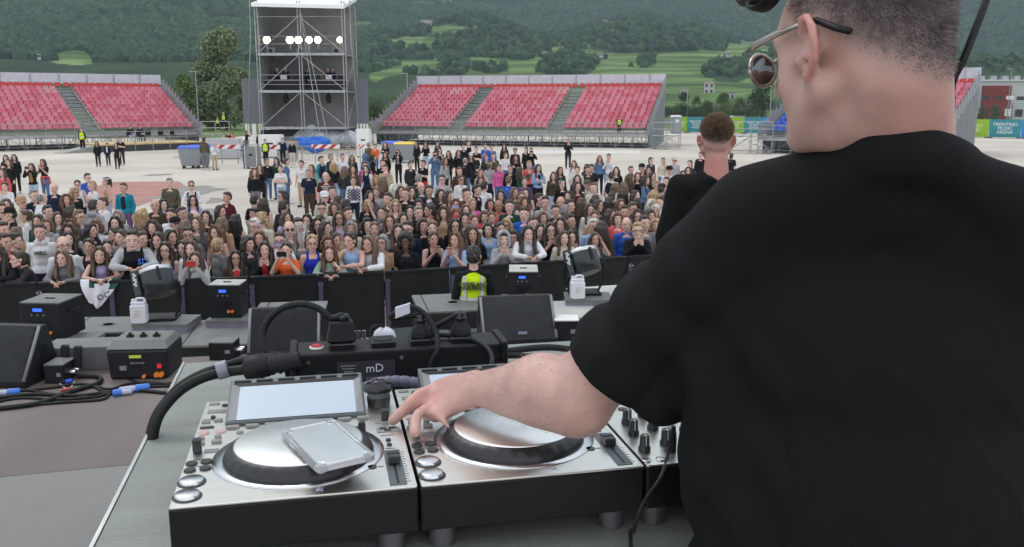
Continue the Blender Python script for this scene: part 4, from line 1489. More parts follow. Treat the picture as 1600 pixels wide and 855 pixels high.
# ------------------------------------------------------------------ subwoofers on the pit ground in front of the stage
M_top = mat('worn_grey_top', (.15, .155, .148), .5, var=.16, scale=4, bump=.15, bscale=90, rvar=.15)
M_topw = mat('pale_grey_top', (.46, .46, .43), .42, var=.12, scale=3, bump=.1, bscale=60, rvar=.1)
def top_box(name, label, nl, nr, fl, ztop, zbot, top, cat='subwoofer', handle=True, cover=False, group='subwoofers in the pit'):
    A, B, C = onz(*nl, ztop), onz(*nr, ztop), onz(*fl, ztop)
    d = (B - A); L = d.length; rz = math.atan2(d.y, d.x)
    n = Vector((-d.y, d.x, 0)).normalized()
    D = abs((C - A).dot(n))
    t = thing(name, label, cat, (A.x, A.y, zbot), rz, group)
    H = ztop - zbot
    b = MB(); b.box((L / 2, D / 2, H / 2 - .01), (L, D, H - .02)); b.build('cabinet', M_blackwood, t, bevel=.012)
    b = MB()
    if cover:
        n_ = 12
        far = [(L * (1 - i / n_), D * (1 + .06 * math.sin(i * 1.1) - .05 * (i == 6))) for i in range(n_ + 1)]
        b.prism([(-.02, -.02), (L + .02, -.02)] + far, H - .02, H + .012)
        b.build('cover_sheet', top, t, bevel=.006)
    else:
        b.box((L / 2, D / 2, H - .005), (L, D, .03)); b.build('lid', top, t, bevel=.008)
    if handle:
        b = MB(); b.cyl((L * .56, D * .45, H + .008), (L * .56, D * .45, H + .016), .07, n=20); b.build('pole_cup', M_black, t)
        b = MB(); b.lathe([(.075, H + .004), (.095, H + .012), (.078, H + .016)], (L * .56, D * .45, 0), 20); b.build('cup_ring', M_grey, t)
    for s in (.12, .88):
        b = MB(); b.rbox((L * s, -.006, H * .55), (.16, .02, .1), .02); b.build('grip', M_black, t)
    b = MB(); b.box((L * .14, D / 2, H + .0125), (.012, D * .96, .006)); b.build('seam', M_black, t)
    return t
top_box('subwoofer', 'wide black subwoofer with a grey top behind the ridged amplifier box', (84, 521), (205, 519), (103, 497), 1.1, .1, M_top)
top_box('subwoofer', 'subwoofer with a draped grey cover between amplifier and ribbed monitor', (266, 542), (392, 537), (280, 501), 1.1, .1, M_top, handle=False, cover=True)
top_box('subwoofer', 'small-looking grey-topped subwoofer behind the ribbed monitor', (394, 492), (506, 489), (398, 474), 1.05, .1, M_top)
top_box('subwoofer', 'tall dark subwoofer with a round cup on its lid, in front of the yellow vest', (655, 489), (762, 484), (650, 462), 1.2, .1, M_top)
top_box('subwoofer', 'lower grey subwoofer tucked between tall subwoofer and wedge monitor', (688, 521), (800, 514), (685, 502), .95, .1, M_top)
top_box('subwoofer', 'pale-covered subwoofer with a wavy far edge behind the wedge monitor', (830, 500), (945, 494), (818, 473), 1.25, .1, M_topw, handle=False, cover=True)
top_box('subwoofer', 'pale-topped subwoofer by the second blower, partly behind the black sleeve', (916, 470), (1040, 462), (902, 450), 1.25, .1, M_topw)
top_box('subwoofer', 'grey-topped subwoofer hidden behind the large black sleeve', (1060, 470), (1160, 462), (1050, 448), 1.2, .1, M_top)

# ------------------------------------------------------------------ effect machines on rolling tables in the pit
def fx_table(px0, px1, pynear, z, label, d=.52):
    A, B = onz(px0, pynear, z), onz(px1, pynear, z)
    dd = B - A; L = dd.length
    t = thing('steel_table', label, 'table', (A.x, A.y, 0), math.atan2(dd.y, dd.x), 'steel tables in the pit')
    b = MB(); b.box((L / 2, d / 2, z - .02), (L, d, .04)); b.build('table_top', M_top, t)
    b = MB()
    b.box((L / 2, d / 2, z - .08), (L - .01, d - .01, .08)); b.build('rail_frame', mat('lilac_grey_steel', (.24, .22, .3), .4, .4), t)
    for x in (.03, L - .03):
        for y in (.03, d - .03):
            b = MB(); b.box((x, y, z / 2 - .06), (.045, .045, z - .12)); b.build('leg', M_galv, t)
fx_table(205, 292, 507, 1.22, 'steel table carrying the blower near the jersey and a white canister')
fx_table(320, 386, 501, 1.2, 'steel table under the dark machine near the red phone')
fx_table(782, 852, 473, 1.32, 'steel table under the bright-lidded machine by the yellow vest')
fx_table(884, 958, 469, 1.34, 'steel table carrying the blower nearest the black sleeve')
fx_table(28, 132, 538, 1.25, 'low steel table under the dark machine beside the left monitor')
def machine(px0, px1, pyb, z, h, d, topm, label, rz=0.0, orange=True):
    A, B = onz(px0, pyb, z), onz(px1, pyb, z)
    dd = B - A; L = dd.length
    t = thing('effect_machine', label, 'machine', (A.x, A.y, z + .004), math.atan2(dd.y, dd.x) + rz, 'dark effect machines with blue displays')
    b = MB(); b.box((L / 2, d / 2, h / 2), (L, d, h)); b.build('housing', M_black, t, bevel=.012)
    b = MB(); b.box((L / 2, d / 2, h + .004), (L * .98, d * .98, .012)); b.build('lid', topm, t)
    b = MB(); b.box((L / 2, d * .45, h + .014), (L * .24, .03, .012)); b.build('slot', M_black, t)
    b = MB(); b.box((L * .45, -.004, h * .82), (L * .22, .008, h * .08)); b.build('display', emit('blue_display', (.03, .09, .9), 1.6), t)
    for k in range(3):
        b = MB(); b.cyl((L * (.3 + .15 * k), 0, h * .68), (L * (.3 + .15 * k), -.012, h * .68), .01, n=8); b.build('button', M_grey, t)
    b = MB(); b.box((L * .5, -.003, h * .4), (L * .5, .006, h * .2)); b.build('label_plate', M_blackgloss, t)
    if orange:
        for k in (0, 1):
            b = MB(); b.cyl((L * (.62 + .12 * k), 0, h * .2), (L * (.62 + .12 * k), -.03, h * .2), .018, n=10); b.build('connector', M_orange, t)
    for s in (0, 1):
        b = MB(); b.tube([(s * L, d * .3, h * .7), (s * L + (.03 if s else -.03), d * .3, h * .72), (s * L + (.03 if s else -.03), d * .7, h * .72), (s * L, d * .7, h * .7)], .01, 6); b.build('handle', M_black, t)
    return t
machine(35, 100, 531, 1.25, .42, .5, M_top, 'dark effect machine with a blue display beside the left monitor', rz=R(-4))
machine(328, 377, 497, 1.2, .42, .34, M_topw, 'dark effect machine with a blue display under the filming person')
machine(795, 841, 470, 1.32, .38, .5, M_topw, 'dark effect machine with a bright white lid beside the yellow vest')

def blower(px, py, z, s, tilt, rz, label):
    p = ony(px, py, onz(px, 507 if px < 500 else 466, z).y + .3)
    t = thing('drum_blower', label, 'blower', (p.x, p.y, z + .004), rz, 'drum-shaped blowers in the pit')
    hz = p.z - z
    M = Matrix.Translation((0, 0, hz)) @ Matrix.Rotation(tilt, 4, 'Y') @ Matrix.Rotation(R(-24), 4, 'X')
    dk = mat('dark_green_enamel', (.02, .026, .028), .3, var=.2)
    b = MB(); b.lathe([(.19 * s, -.2 * s), (.23 * s, -.185 * s), (.235 * s, 0), (.235 * s, .17 * s), (.225 * s, .182 * s), (.1 * s, .19 * s), (.001, .192 * s)], n=36, M=M); b.build('drum', dk, t)
    b = MB(); b.lathe([(.237 * s, .13 * s), (.243 * s, .15 * s), (.24 * s, .185 * s), (.222 * s, .188 * s)], n=36, M=M); b.build('rim', M_alu, t)
    b = MB()
    for k in range(-4, 5):
        b.box((k * .045 * s, 0, -.202 * s), (.008, math.sqrt(max(.0, .19 ** 2 - (k * .048) ** 2)) * 2 * s, .01), M=M)
    b.build('grille', M_black, t)
    b = MB(); b.rbox((-.25 * s, -.07 * s, .02 * s), (.1 * s, .2 * s, .4 * s), .02, M=M); cb = b.build('control_box', dk, t)
    b = MB()
    for k in range(7):
        b.box((-.25 * s + .01 * math.sin(k * 2.1), -.172 * s, (.16 - .03 * k) * s), (.03 * s + .015 * (k % 2), .003, .018 * s), M=M)
    b.build('white_lettering', M_wt, cb)
    b = MB(); b.box((.12 * s, -.235 * s, .05 * s), (.03 * s, .02, .2 * s), M=M); b.build('latch', M_black, t)
    for sx in (-1, 1):
        b = MB(); b.tube(smooth_path([(sx * .3 * s, 0, hz), (sx * .31 * s, 0, hz * .5), (sx * .22 * s, 0, .02)], 4), .016, 6); b.build('yoke_arm', M_black, t)
    b = MB(); b.box((0, 0, .015), (.5 * s, .4 * s, .03)); b.build('base', M_black, t)
    return t
blower(246, 441, 1.22, .86, R(-16), R(8), 'dark drum-shaped blower in front of the varsity jacket')
blower(913, 409, 1.34, .86, R(-14), R(4), 'dark drum-shaped blower below the hand-on-face person')

def jerrycan(px, pyb, z, label):
    p = onz(px, pyb, z)
    t = thing('fluid_canister', label, 'canister', (p.x, p.y, z + .004), R(6), 'white fluid canisters')
    m = mat('white_polythene', (.7, .7, .76), .35, var=.05)
    b = MB(); b.rbox((0, 0, .12), (.19, .15, .24), .03, 4); b.rbox((.0, 0, .255), (.17, .13, .03), .03, 4); b.build('body', m, t)
    b = MB(); b.tube(smooth_path([(-.03, 0, .265), (-.02, 0, .305), (.06, 0, .305), (.075, 0, .262)], 4), .014, 8); b.build('handle', m, t)
    b = MB(); b.cyl((-.062, 0, .262), (-.062, 0, .3), .022, n=14); b.build('cap', m, t)
    b = MB(); b.box((0, -.076, .12), (.11, .003, .12)); lb = b.build('paper_label', M_white, t)
    b = MB()
    for k in range(5):
        b.box((-.01 * (k % 2), -.0785, .16 - k * .018), (.08 - .02 * (k % 2), .001, .004))
    b.build('print', M_grey, lb)
jerrycan(219, 505, 1.22, 'white fluid canister standing beside the blower near the jersey')
jerrycan(902, 467, 1.34, 'white fluid canister standing below the blower nearest the black sleeve')

# ------------------------------------------------------------------ monitors, amplifier and boxes on the stage
def wedge(A, B, d, h, label, ribs=False, logo=False):
    dd = B - A; L = dd.length
    t = thing('wedge_monitor', label, 'monitor speaker', A, math.atan2(dd.y, dd.x), 'wedge monitors on the stage')
    prof = [(0, 0), (d, 0), (d * 1.02, h * .25), (d * .78, h), (d * .6, h), (.0, h * .12)]
    b = MB()
    MM = Matrix(((0, 0, 1, 0), (1, 0, 0, 0), (0, 1, 0, 0), (0, 0, 0, 1)))
    b.prism(prof, 0, L, M=MM); b.build('cabinet', M_blackwood, t, bevel=.012)
    # grille on the sloping face
    p0, p1 = Vector((0, .012, h * .14)), Vector((0, d * .585, h * .985))
    s = (p1 - p0).normalized(); nn = Vector((0, -s.z, s.y))
    b = MB()
    nx, ny = 40, 6
    vs, fs = [], []
    for j in range(ny + 1):
        for i in range(nx + 1):
            u = i / nx; v = j / ny
            bul = .012 * (1 - (2 * u - 1) ** 4) * (1 - (2 * v - 1) ** 4)
            if ribs: bul += .006 * (i % 2)
            q = p0.lerp(p1, v) + nn * (.006 + bul)
            vs.append((.03 + u * (L - .06), q.y, q.z))
    for j in range(ny):
        for i in range(nx):
            a = j * (nx + 1) + i
            fs.append((a, a + 1, a + nx + 2, a + nx + 1))
    b.add(vs, fs, 0, not ribs); b.build('grille', M_grille, t)
    for x in (-.004, L + .004):
        b = MB(); b.rbox((0, 0, 0), (.012, .12, .05), .004, M=Matrix.Translation((x, d * .62, h * .5)) @ Matrix.Rotation(R(70), 4, 'X')); b.build('side_handle', M_black, t)
    b = MB()
    for x in (.012, L - .012):
        b.tube([(x, .004, h * .13), (x, d * .595, h * 1.0)], .012, 6)
    b.build('edge_trim', M_grey, t)
    if logo:
        b = MB(); q = p0.lerp(p1, .1) + nn * .02
        b.box((L * .53, q.y, q.z), (.07, .01, .02)); b.build('badge', mat('badge_lilac', (.25, .25, .36), .4), t)
    return t
wedge(onz(755, 541, 2.0), onz(872, 536, 2.0), .42, .34, 'dark wedge monitor facing the decks, in front of the pale-covered subwoofer', logo=True)
wedge(onz(386, 561, 2.0), onz(500, 557, 2.0), .34, .34, 'wedge monitor with a ribbed grille behind the arching black cable', ribs=True)
wedge(onz(-72, 604, 2.0), onz(40, 608, 2.0), .38, .38, 'large wedge monitor at the edge of the cable tangle')

def amplifier():
    A, B = onz(172, 594, 2.0), onz(263, 592, 2.0)
    dd = B - A; L = dd.length
    t = thing('amplifier_box', 'black amplifier box with three lid clasps and orange sockets', 'amplifier', A, math.atan2(dd.y, dd.x))
    h, d = .27, .36
    b = MB()
    b.add([(0, 0, 0), (L, 0, 0), (L, d, 0), (0, d, 0), (-.012, -.01, h * .8), (L + .012, -.01, h * .8), (L + .012, d, h * .8), (-.012, d, h * .8)],
          [(3, 2, 1, 0), (4, 5, 6, 7), (0, 1, 5, 4), (1, 2, 6, 5), (2, 3, 7, 6), (3, 0, 4, 7)])
    b.build('housing', M_blackwood, t, bevel=.02)
    b = MB()
    b.add([(-.012, -.01, h * .8), (L + .012, -.01, h * .8), (L + .012, d, h * .8), (-.012, d, h * .8), (.02, .05, h), (L - .02, .05, h), (L - .02, d - .04, h), (.02, d - .04, h)],
          [(3, 2, 1, 0), (4, 5, 6, 7), (0, 1, 5, 4), (1, 2, 6, 5), (2, 3, 7, 6), (3, 0, 4, 7)])
    b.build('lid', M_top, t, bevel=.01)
    for k in range(3):
        b = MB(); b.box((L * (.28 + .23 * k), d * .4, h + .008), (.045, .03, .016)); b.box((L * (.28 + .23 * k), d * .4, h + .022), (.02, .012, .02)); b.build('clasp', M_black, t)
    f = lambda x, z, w_, h_, m, nm, dy=.012: MB_build(x, z, w_, h_, m, nm, dy)
    def MB_build(x, z, w_, h_, m, nm, dy):
        b = MB(); b.box((L * x, -.008, h * z), (w_, dy, h_)); return b.build(nm, m, t)
    f(.47, .62, .08, .02, emit('lcd_yellow', (.32, .36, .05), .35), 'display')
    f(.25, .32, .045, .03, M_grey, 'label_plate')
    f(.87, .36, .028, .03, emit('red_switch', (.6, .02, .03), .25), 'switch')
    for x in (.82, .9):
        b = MB(); b.cyl((L * x, 0, h * .14), (L * x, -.035, h * .14), .017, n=12); b.build('socket', M_orange, t)
    b = MB(); b.cyl((L * .6, 0, h * .1), (L * .6, -.03, h * .1), .012, n=10); b.build('socket', M_orange, t)
    for k in range(5):
        b = MB(); b.cyl((L * (.4 + .05 * k), -.005, h * .45), (L * (.4 + .05 * k), -.016, h * .45), .007, n=8); b.build('button', M_grey, t)
amplifier()

def small_box(px0, px1, py, w_d, h, label, m=M_black, topm=None, rz=0.0):
    A, B = onz(px0, py, 2.0), onz(px1, py, 2.0)
    dd = B - A; L = dd.length
    t = thing('connector_box', label, 'box', A, math.atan2(dd.y, dd.x) + rz, 'small boxes on the stage')
    b = MB(); b.box((L / 2, w_d / 2, h / 2), (L, w_d, h)); b.build('housing', m, t, bevel=.006)
    if topm:
        b = MB(); b.box((L / 2, w_d / 2, h + .003), (L * .97, w_d * .97, .008)); b.build('lid', topm, t)
    for k in range(2):
        b = MB(); b.cyl((L + 0, w_d * (.35 + .3 * k), h * .5), (L + .05, w_d * (.35 + .3 * k), h * .5), .014, n=10); b.build('connector', M_steel, t)
    b = MB(); b.box((L * .75, -.003, h * .5), (L * .2, .005, h * .2)); b.build('label_plate', M_grey, t)
    return t
small_box(70, 101, 600, .18, .13, 'small dark junction box with steel connectors beside the left monitor', topm=M_top)
small_box(327, 366, 563, .16, .13, 'small dark box on the stage edge before the draped subwoofer', topm=M_top)
small_box(866, 905, 534, .2, .17, 'small dark box with a white lid beside the wedge monitor', topm=M_white)

def edge_box():
    A, B = onz(70, 581, 2.0), onz(176, 577, 2.0)
    dd = B - A; L = dd.length
    t = thing('grey_step', 'long low grey step lying along the stage edge behind the cables', 'step', A, math.atan2(dd.y, dd.x))
    b = MB(); b.box((L / 2, .14, .08), (L, .28, .16)); b.build('body', mat('grey_step_front', (.13, .135, .14), .6, var=.1), t, bevel=.006)
    b = MB(); b.box((L / 2, .14, .163), (L, .28, .012)); b.build('tread', M_top, t)
edge_box()
def upright(px, py, label, h=.16):
    p = onz(px, py, 2.0)
    t = thing('cable_connector', label, 'connector', p, R(10), 'upright connectors by the junction box')
    b = MB(); b.cyl((0, 0, 0), (0, 0, .06), .014, n=10); b.build('neck', M_steel, t)
    b = MB(); b.rbox((0, 0, .06 + h / 2), (.055, .04, h), .012, M=Matrix.Rotation(R(6), 4, 'Y')); b.build('shell', M_grille, t)
upright(121, 588, 'dark upright connector standing on a steel neck by the junction box')
upright(101, 586, 'dark upright connector partly behind the junction box')

# ------------------------------------------------------------------ cables on the stage
def cable(pts, r, label, m=M_rubber, z=2.0, name='cable', group=None):
    P = [onz(x, y, z + r + (q[0] if q else 0)) for x, y, *q in pts]
    b = MB(); b.tube(smooth_path(P, 8), r, 6)
    o = b.build(name, m)
    tag(o, label, 'cable', group)
    return o
cable([(-20, 640), (60, 630), (110, 612), (150, 600), (158, 592), (148, 588), (122, 588)], .016, 'thick black cable looping back to the junction box connector')
cable([(-20, 624), (50, 616), (120, 618), (200, 610), (262, 614), (330, 618)], .012, 'black cable running straight below the blue connectors')
cable([(-20, 618), (40, 610), (90, 616), (140, 604), (170, 612), (240, 604), (330, 604)], .009, 'thin black cable weaving through the tangle before the amplifier')
cable([(-20, 632), (30, 622), (90, 624), (150, 620), (170, 614), (160, 624), (110, 628), (60, 632), (-20, 640)], .009, 'black cable folded back on itself at the edge of the tangle')
cable([(20, 612), (80, 606), (130, 600), (170, 608), (200, 600), (235, 598), (290, 604)], .009, 'thin black cable passing just in front of the amplifier')
cable([(-20, 636), (40, 634), (80, 622), (110, 624), (150, 616), (190, 616)], .008, 'thin black cable joining the taped joint')
cable([(195, 590), (215, 597), (240, 600), (290, 596)], .007, 'short black lead leaving the orange sockets')
cable([(83, 591), (92, 598), (104, 608), (112, 604), (116, 596)], .005, 'thin pale lead hanging from the junction box', mat('pale_lead', (.5, .45, .43), .5))
def plug(px, py, ang, label, m1, m2, r=.028, L=.2):
    r, L = r * .72, L * .8
    p = onz(px, py, 2.0 + r)
    t = thing('power_plug', label, 'plug', p, ang, 'plugs lying on the stage')
    b = MB(); b.lathe([(r * .5, -L * .5), (r * .8, -L * .45), (r * .9, -L * .1), (r * .75, 0), (r * .75, .02)], n=14, M=Matrix.Rotation(R(90), 4, 'Y')); b.build('grip', m1, t)
    b = MB(); b.lathe([(r * 1.0, 0), (r * 1.1, .01), (r * 1.1, L * .38), (r * .9, L * .42)], n=14, M=Matrix.Rotation(R(90), 4, 'Y')); b.build('coupling', m2, t)
    return t
plug(212, 607, R(20), 'blue and white industrial connector lying before the amplifier', mat('plug_pale', (.42, .45, .6), .4), M_blueplug, .034, .26)
plug(190, 613, R(200), 'blue plug end meeting the pale connector', mat('plug_pale', (.42, .45, .6), .4), M_blueplug, .03, .16)
plug(12, 613, R(15), 'blue tipped pale plug at the edge of the tangle', mat('plug_pale', (.42, .45, .6), .4), M_blueplug, .03, .22)
plug(103, 596, R(10), 'small deep blue plug on the junction box lead', M_black, mat('deep_blue', (.03, .06, .5), .4), .022, .12)
plug(104, 609, R(40), 'small red plug end lying under the junction box lead', M_redpaint, M_redpaint, .016, .09)
# ================================================================== DJ DESK (its own frame: u along the front edge, v away from the camera)
DT = R(12.2)
FLp = onz(262, 795, CAM_Z - .521)
ZT = CAM_Z - .521                    # top plate of the players
ZD = CAM_Z - .63                     # desk top
eu = Vector((math.cos(DT), math.sin(DT), 0)); ev = Vector((-math.sin(DT), math.cos(DT), 0))
def U(u, v, z=ZD):
    p = FLp + eu * u + ev * v
    return Vector((p.x, p.y, z))
def loc(px, py, z):
    q = onz(px, py, z) - FLp
    return q.dot(eu), q.dot(ev)

M_lam = mat('grey_laminate', (.22, .24, .22), .42, var=.10, scale=6, bump=.25, bscale=90, aniso=(1, 5, 1), rvar=.08)
M_edge = mat('desk_edge_metal', (.7, .7, .68), .3, .8)
def desk():
    t = thing('dj_desk', 'grey laminate DJ desk with a bright metal edge under the players', 'desk', U(0, 0, 0), DT)
    u0, u1, v0, v1 = -.127, 1.75, -.10, 1.08
    b = MB(); b.box(((u0 + u1) / 2, (v0 + v1) / 2, ZD - .03), (u1 - u0, v1 - v0, .06)); b.build('desk_top', M_lam, t)
    b = MB(); b.box((u0 - .004, (v0 + v1) / 2, ZD - .003), (.006, v1 - v0, .012)); b.build('edge_strip', M_edge, t)
    b = MB(); b.box(((u0 + u1) / 2, v0 - .004, ZD - .02), (u1 - u0, .006, .05)); b.build('edge_strip', M_edge, t)
    for u in (u0 + .06, u1 - .06):
        for v in (v0 + .06, v1 - .06):
            b = MB(); b.box((u, v, (ZD - .06 + STAGE_Z) / 2), (.05, .05, ZD - .06 - STAGE_Z)); b.build('leg', M_black, t)
    b = MB(); b.box(((u0 + u1) / 2, v1 - .03, (ZD + STAGE_Z) / 2 - .05), (u1 - u0 - .1, .02, ZD - STAGE_Z - .2)); b.build('front_cloth', M_black, t)
desk()

def brushed():
    m = mat('brushed_plate', (.84, .82, .77), .30, 1.0, var=.05, scale=3, bump=.04, bscale=300, aniso=(1, 30, 1))
    return m
M_plate = brushed()
M_plat = mat('platter_metal', (.84, .84, .83), .33, 1.0, var=.04)
M_body = mat('player_body', (.007, .007, .008), .42, spec=.3, var=.15, bump=.06, bscale=500)
M_btn = mat('grey_button', (.24, .235, .22), .4, var=.05)
M_btnd = mat('dark_button', (.03, .03, .032), .35, var=.05)
M_glass = mat('screen_glass', (.30, .35, .41), .12, var=.02, coat=.6)
_b = M_glass.node_tree.nodes['Principled BSDF']; _b.inputs['Emission Color'].default_value = (.55, .68, .82, 1); _b.inputs['Emission Strength'].default_value = .22
M_bez = mat('screen_bezel', (.085, .098, .105), .38, var=.08)
M_silverb = mat('silver_button', (.66, .66, .68), .22, 1.0, var=.05)
M_foot = mat('foot_metal', (.22, .22, .23), .35, .8)
M_print = mat('dark_print', (.05, .05, .05), .6)

def player(u0, label, knob_px):
    t = thing('media_player', label, 'DJ player', U(u0, 0, 0), DT, 'media players on the desk')
    W, D = .327, .432
    z = ZT
    b = MB()
    b.rbox((W / 2, D / 2, z - .0355), (W, D, .065), .004); b.build('body', M_body, t)
    b = MB(); b.rbox((W / 2, D / 2, z - .0015), (W - .002, D - .002, .003), .003); b.build('top_plate', M_plate, t)
    for u, v in ((.035, .045), (W - .035, .045), (.035, D - .045), (W - .035, D - .045)):
        b = MB(); b.cyl((u, v, ZD + .0005), (u, v, z - .068), .019, .021, n=24); b.build('foot', M_foot, t)
    # jog wheel
    ju, jv = .165, .152
    b = MB(); b.lathe([(.126, z + .0003), (.126, z + .0012), (.112, z + .0012)], (ju, jv, 0), 72); b.build('jog_rim', M_silverb, t)
    dim = lambda a, r, zz: (.0011 * math.sin(a * 30) if .09 < r < .1085 and z + .004 < zz < z + .017 else 0)
    b = MB(); b.lathe([(.110, z + .001), (.1105, z + .004), (.107, z + .010), (.103, z + .0155), (.098, z + .0195), (.094, z + .0205)], (ju, jv, 0), 168, wob=dim); jr = b.build('jog_ring', mat('jog_rubber', (.015, .016, .018), .4, var=.1), t)
    b = MB(); b.lathe([(.0945, z + .0195), (.0945, z + .0218), (.092, z + .0227), (.03, z + .0229), (.001, z + .0229)], (ju, jv, 0), 72); b.build('platter', M_plat, t)
    # tilted screen unit
    s0, s1, sv0, sv1 = .044, .272, .298, .432
    zb, zf_ = z + .038, z + .006
    b = MB()
    P = lambda u, v, h: (u, v, h)
    b.add([P(s0, sv0, z), P(s1, sv0, z), P(s1, sv1, z), P(s0, sv1, z), P(s0, sv0, zf_), P(s1, sv0, zf_), P(s1, sv1, zb), P(s0, sv1, zb)],
          [(3, 2, 1, 0), (4, 5, 6, 7), (0, 1, 5, 4), (1, 2, 6, 5), (2, 3, 7, 6), (3, 0, 4, 7)])
    sc = b.build('screen_unit', M_bez, t, bevel=.002)
    hz = lambda v: zf_ + (zb - zf_) * (v - sv0) / (sv1 - sv0)
    b = MB()
    a0, a1, c0, c1 = s0 + .018, s1 - .016, sv0 + .004, sv1 - .028
    b.add([P(a0, c0, hz(c0) + .0012), P(a1, c0, hz(c0) + .0012), P(a1, c1, hz(c1) + .0012), P(a0, c1, hz(c1) + .0012)], [(0, 1, 2, 3)]); b.build('display', M_glass, sc)
    b = MB(); b.add([P(s0 + .004, c0, hz(c0) + .0006), P(a0, c0, hz(c0) + .0012), P(a0, c1, hz(c1) + .0012), P(s0 + .004, c1 + .008, hz(c1 + .008) + .003)], [(0, 1, 2, 3)]); b.build('bezel', M_grey, sc)
    b = MB(); b.add([P(a1, c0, hz(c0) + .0012), P(s1 - .004, c0, hz(c0) + .0006), P(s1 - .004, c1 + .008, hz(c1 + .008) + .003), P(a1, c1, hz(c1) + .0012)], [(0, 1, 2, 3)]); b.build('bezel', M_grey, sc)
    b = MB(); b.add([P(a0, c1, hz(c1) + .0014), P(a1, c1, hz(c1) + .0014), P(s1 - .004, c1 + .008, hz(c1 + .008) + .003), P(s0 + .004, c1 + .008, hz(c1 + .008) + .003)], [(0, 1, 2, 3)]); b.build('bezel', M_body, sc)
    for k in range(6):
        cu = s0 + .021 + k * .0372
        b = MB(); v_ = sv1 - .010
        b.box((cu, v_, hz(v_) + .001), (.028, .006, .003)); b.build('screen_button', M_btnd, sc)
    # rows of buttons
    def rect(nm, u, v, w_, d_, h, m, par=t):
        b = MB(); b.rbox((u, v, z + h / 2), (w_, d_, h), min(.0015, d_ * .3)); return b.build(nm, m, par)
    def rnd(nm, u, v, r, h, m, k=1.0, par=t):
        b = MB(); b.lathe([(r, z), (r, z + h * .7), (r * .85, z + h)], (u, v, 0), 20); return b.build(nm, m, par)
    for u in (.057, .0875, .118, .148, .178, .207, .236, .267):
        rect('hot_cue_button', u, .288, .021, .0095, .004, M_btn)
    rnd('small_button', .07, .263, .006, .003, M_btn)
    # left column
    rect('usb_lid', .016, .416, .018, .010, .002, M_btn); rnd('stop_button', .034, .404, .005, .003, M_btnd)
    rect('usb_slot', .024, .376, .030, .015, .0015, M_btn)
    rnd('indicator', .021, .343, .004, .004, M_btnd)
    rect('search_button', .012, .322, .014, .007, .004, M_btn); rect('search_button', .031, .326, .014, .007, .004, M_btn)
    rect('slider', .016, .298, .022, .007, .002, M_btnd)
    pinkb = mat('pale_pink_button', (.5, .33, .32), .4)
    rnd('loop_button', .014, .272, .0085, .003, pinkb); rnd('loop_button', .040, .274, .0085, .003, pinkb)
    rnd('round_button', .013, .248, .0055, .004, M_btn); rnd('round_button', .038, .250, .0055, .004, M_btn)
    rect('square_button', .012, .226, .017, .009, .004, M_btn); rect('square_button', .038, .228, .015, .010, .004, M_btn)
    b = MB(); b.rbox((.014, .193, z + .011), (.013, .013, .022), .003); b.build('lever', M_btnd, t)
    rect('mode_window', .034, .193, .021, .015, .001, M_grey)
    for u, v in ((.011, .147), (.032, .150), (.012, .122), (.033, .125)):
        rnd('oval_button', u, v, .0085, .003, M_btnd)
    for v, nm in ((.079, 'cue_button'), (.032, 'play_button')):
        b = MB(); b.lathe([(.0195, z), (.0195, z + .0012), (.0175, z + .0012)], (.02, v, 0), 32); rr_ = b.build('button_ring', M_btnd, t)
        b = MB(); b.lathe([(.0165, z + .001), (.0165, z + .005), (.0145, z + .006), (.001, z + .006)], (.02, v, 0), 32); b.build(nm, M_silverb, t)
    # right column: dial, selector, arrows, tempo fader
    b = MB(); b.lathe([(.019, z), (.0205, z + .012), (.0205, z + .016)], (.297, .352, 0), 28); kb = b.build('dial_base', M_btnd, t)
    b = MB(); b.lathe([(.019, z + .016), (.0195, z + .026), (.0185, z + .027)], (.297, .352, 0), 28); b.build('dial_collar', M_bez, kb)
    b = MB(); b.lathe([(.024, z + .027), (.0255, z + .031), (.0235, z + .037), (.013, z + .0385), (.012, z + .044), (.004, z + .045)], (.297, .352, 0), 28, wob=lambda a, r, zz: .0012 * math.sin(a * 6) if r > .02 else 0); b.build('dial', M_blackgloss, kb)
    b = MB(); b.rbox((.302, .276, z + .009), (.013, .013, .018), .002); b.build('selector', M_btnd, t)
    rect('memory_plate', .300, .262, .030, .008, .001, M_grey)
    rect('track_panel', .302, .226, .034, .020, .0012, M_btn)
    for u, v in ((.295, .231), (.310, .231), (.302, .222)):
        rect('track_button', u, v, .011, .005, .003, M_btnd)
    rnd('small_knob', .262, .235, .006, .014, M_btnd)
    b = MB(); b.lathe([(.010, z + .0002), (.0105, z + .001), (.0085, z + .001)], (.258, .243, 0), 20); b.build('knob_ring', M_btnd, t)
    rnd('small_button', .300, .180, .004, .003, M_btnd); rnd('small_button', .300, .160, .004, .003, M_btnd)
    rect('fader_slot', .301, .074, .024, .128, .0010, M_bez)
    rect('fader_groove', .301, .074, .003, .118, .0016, M_body)
    b = MB(); b.rbox((.301, .092, z + .008), (.018, .026, .012), .002); b.box((.301, .092, z + .0145), (.016, .002, .001)); b.build('fader_cap', M_btnd, t)
    b = MB(); b.lathe([(.0065, z + .0002), (.0068, z + .0012), (.004, z + .0012)], (.269, .080, 0), 18); b.build('reset_ring', M_btnd, t)
    b = MB()
    for u, v, w_ in [(.057 + .03 * k, .2785, .012) for k in range(8)] + [(.012, .337, .012), (.031, .339, .01), (.014, .283, .012), (.04, .285, .012), (.013, .236, .012), (.038, .239, .01), (.022, .163, .02), (.022, .136, .018), (.02, .104, .016), (.02, .056, .018), (.300, .203, .02), (.300, .146, .016), (.297, .383, .02), (.262, .214, .014), (.281, .08, .008)]:
        b.box((u, v, z + .0003), (w_, .0016, .0004))
    for k in range(13):
        b.box((.3155, .020 + k * .009, z + .0003), (.004 if k % 3 else .007, .0006, .0004))
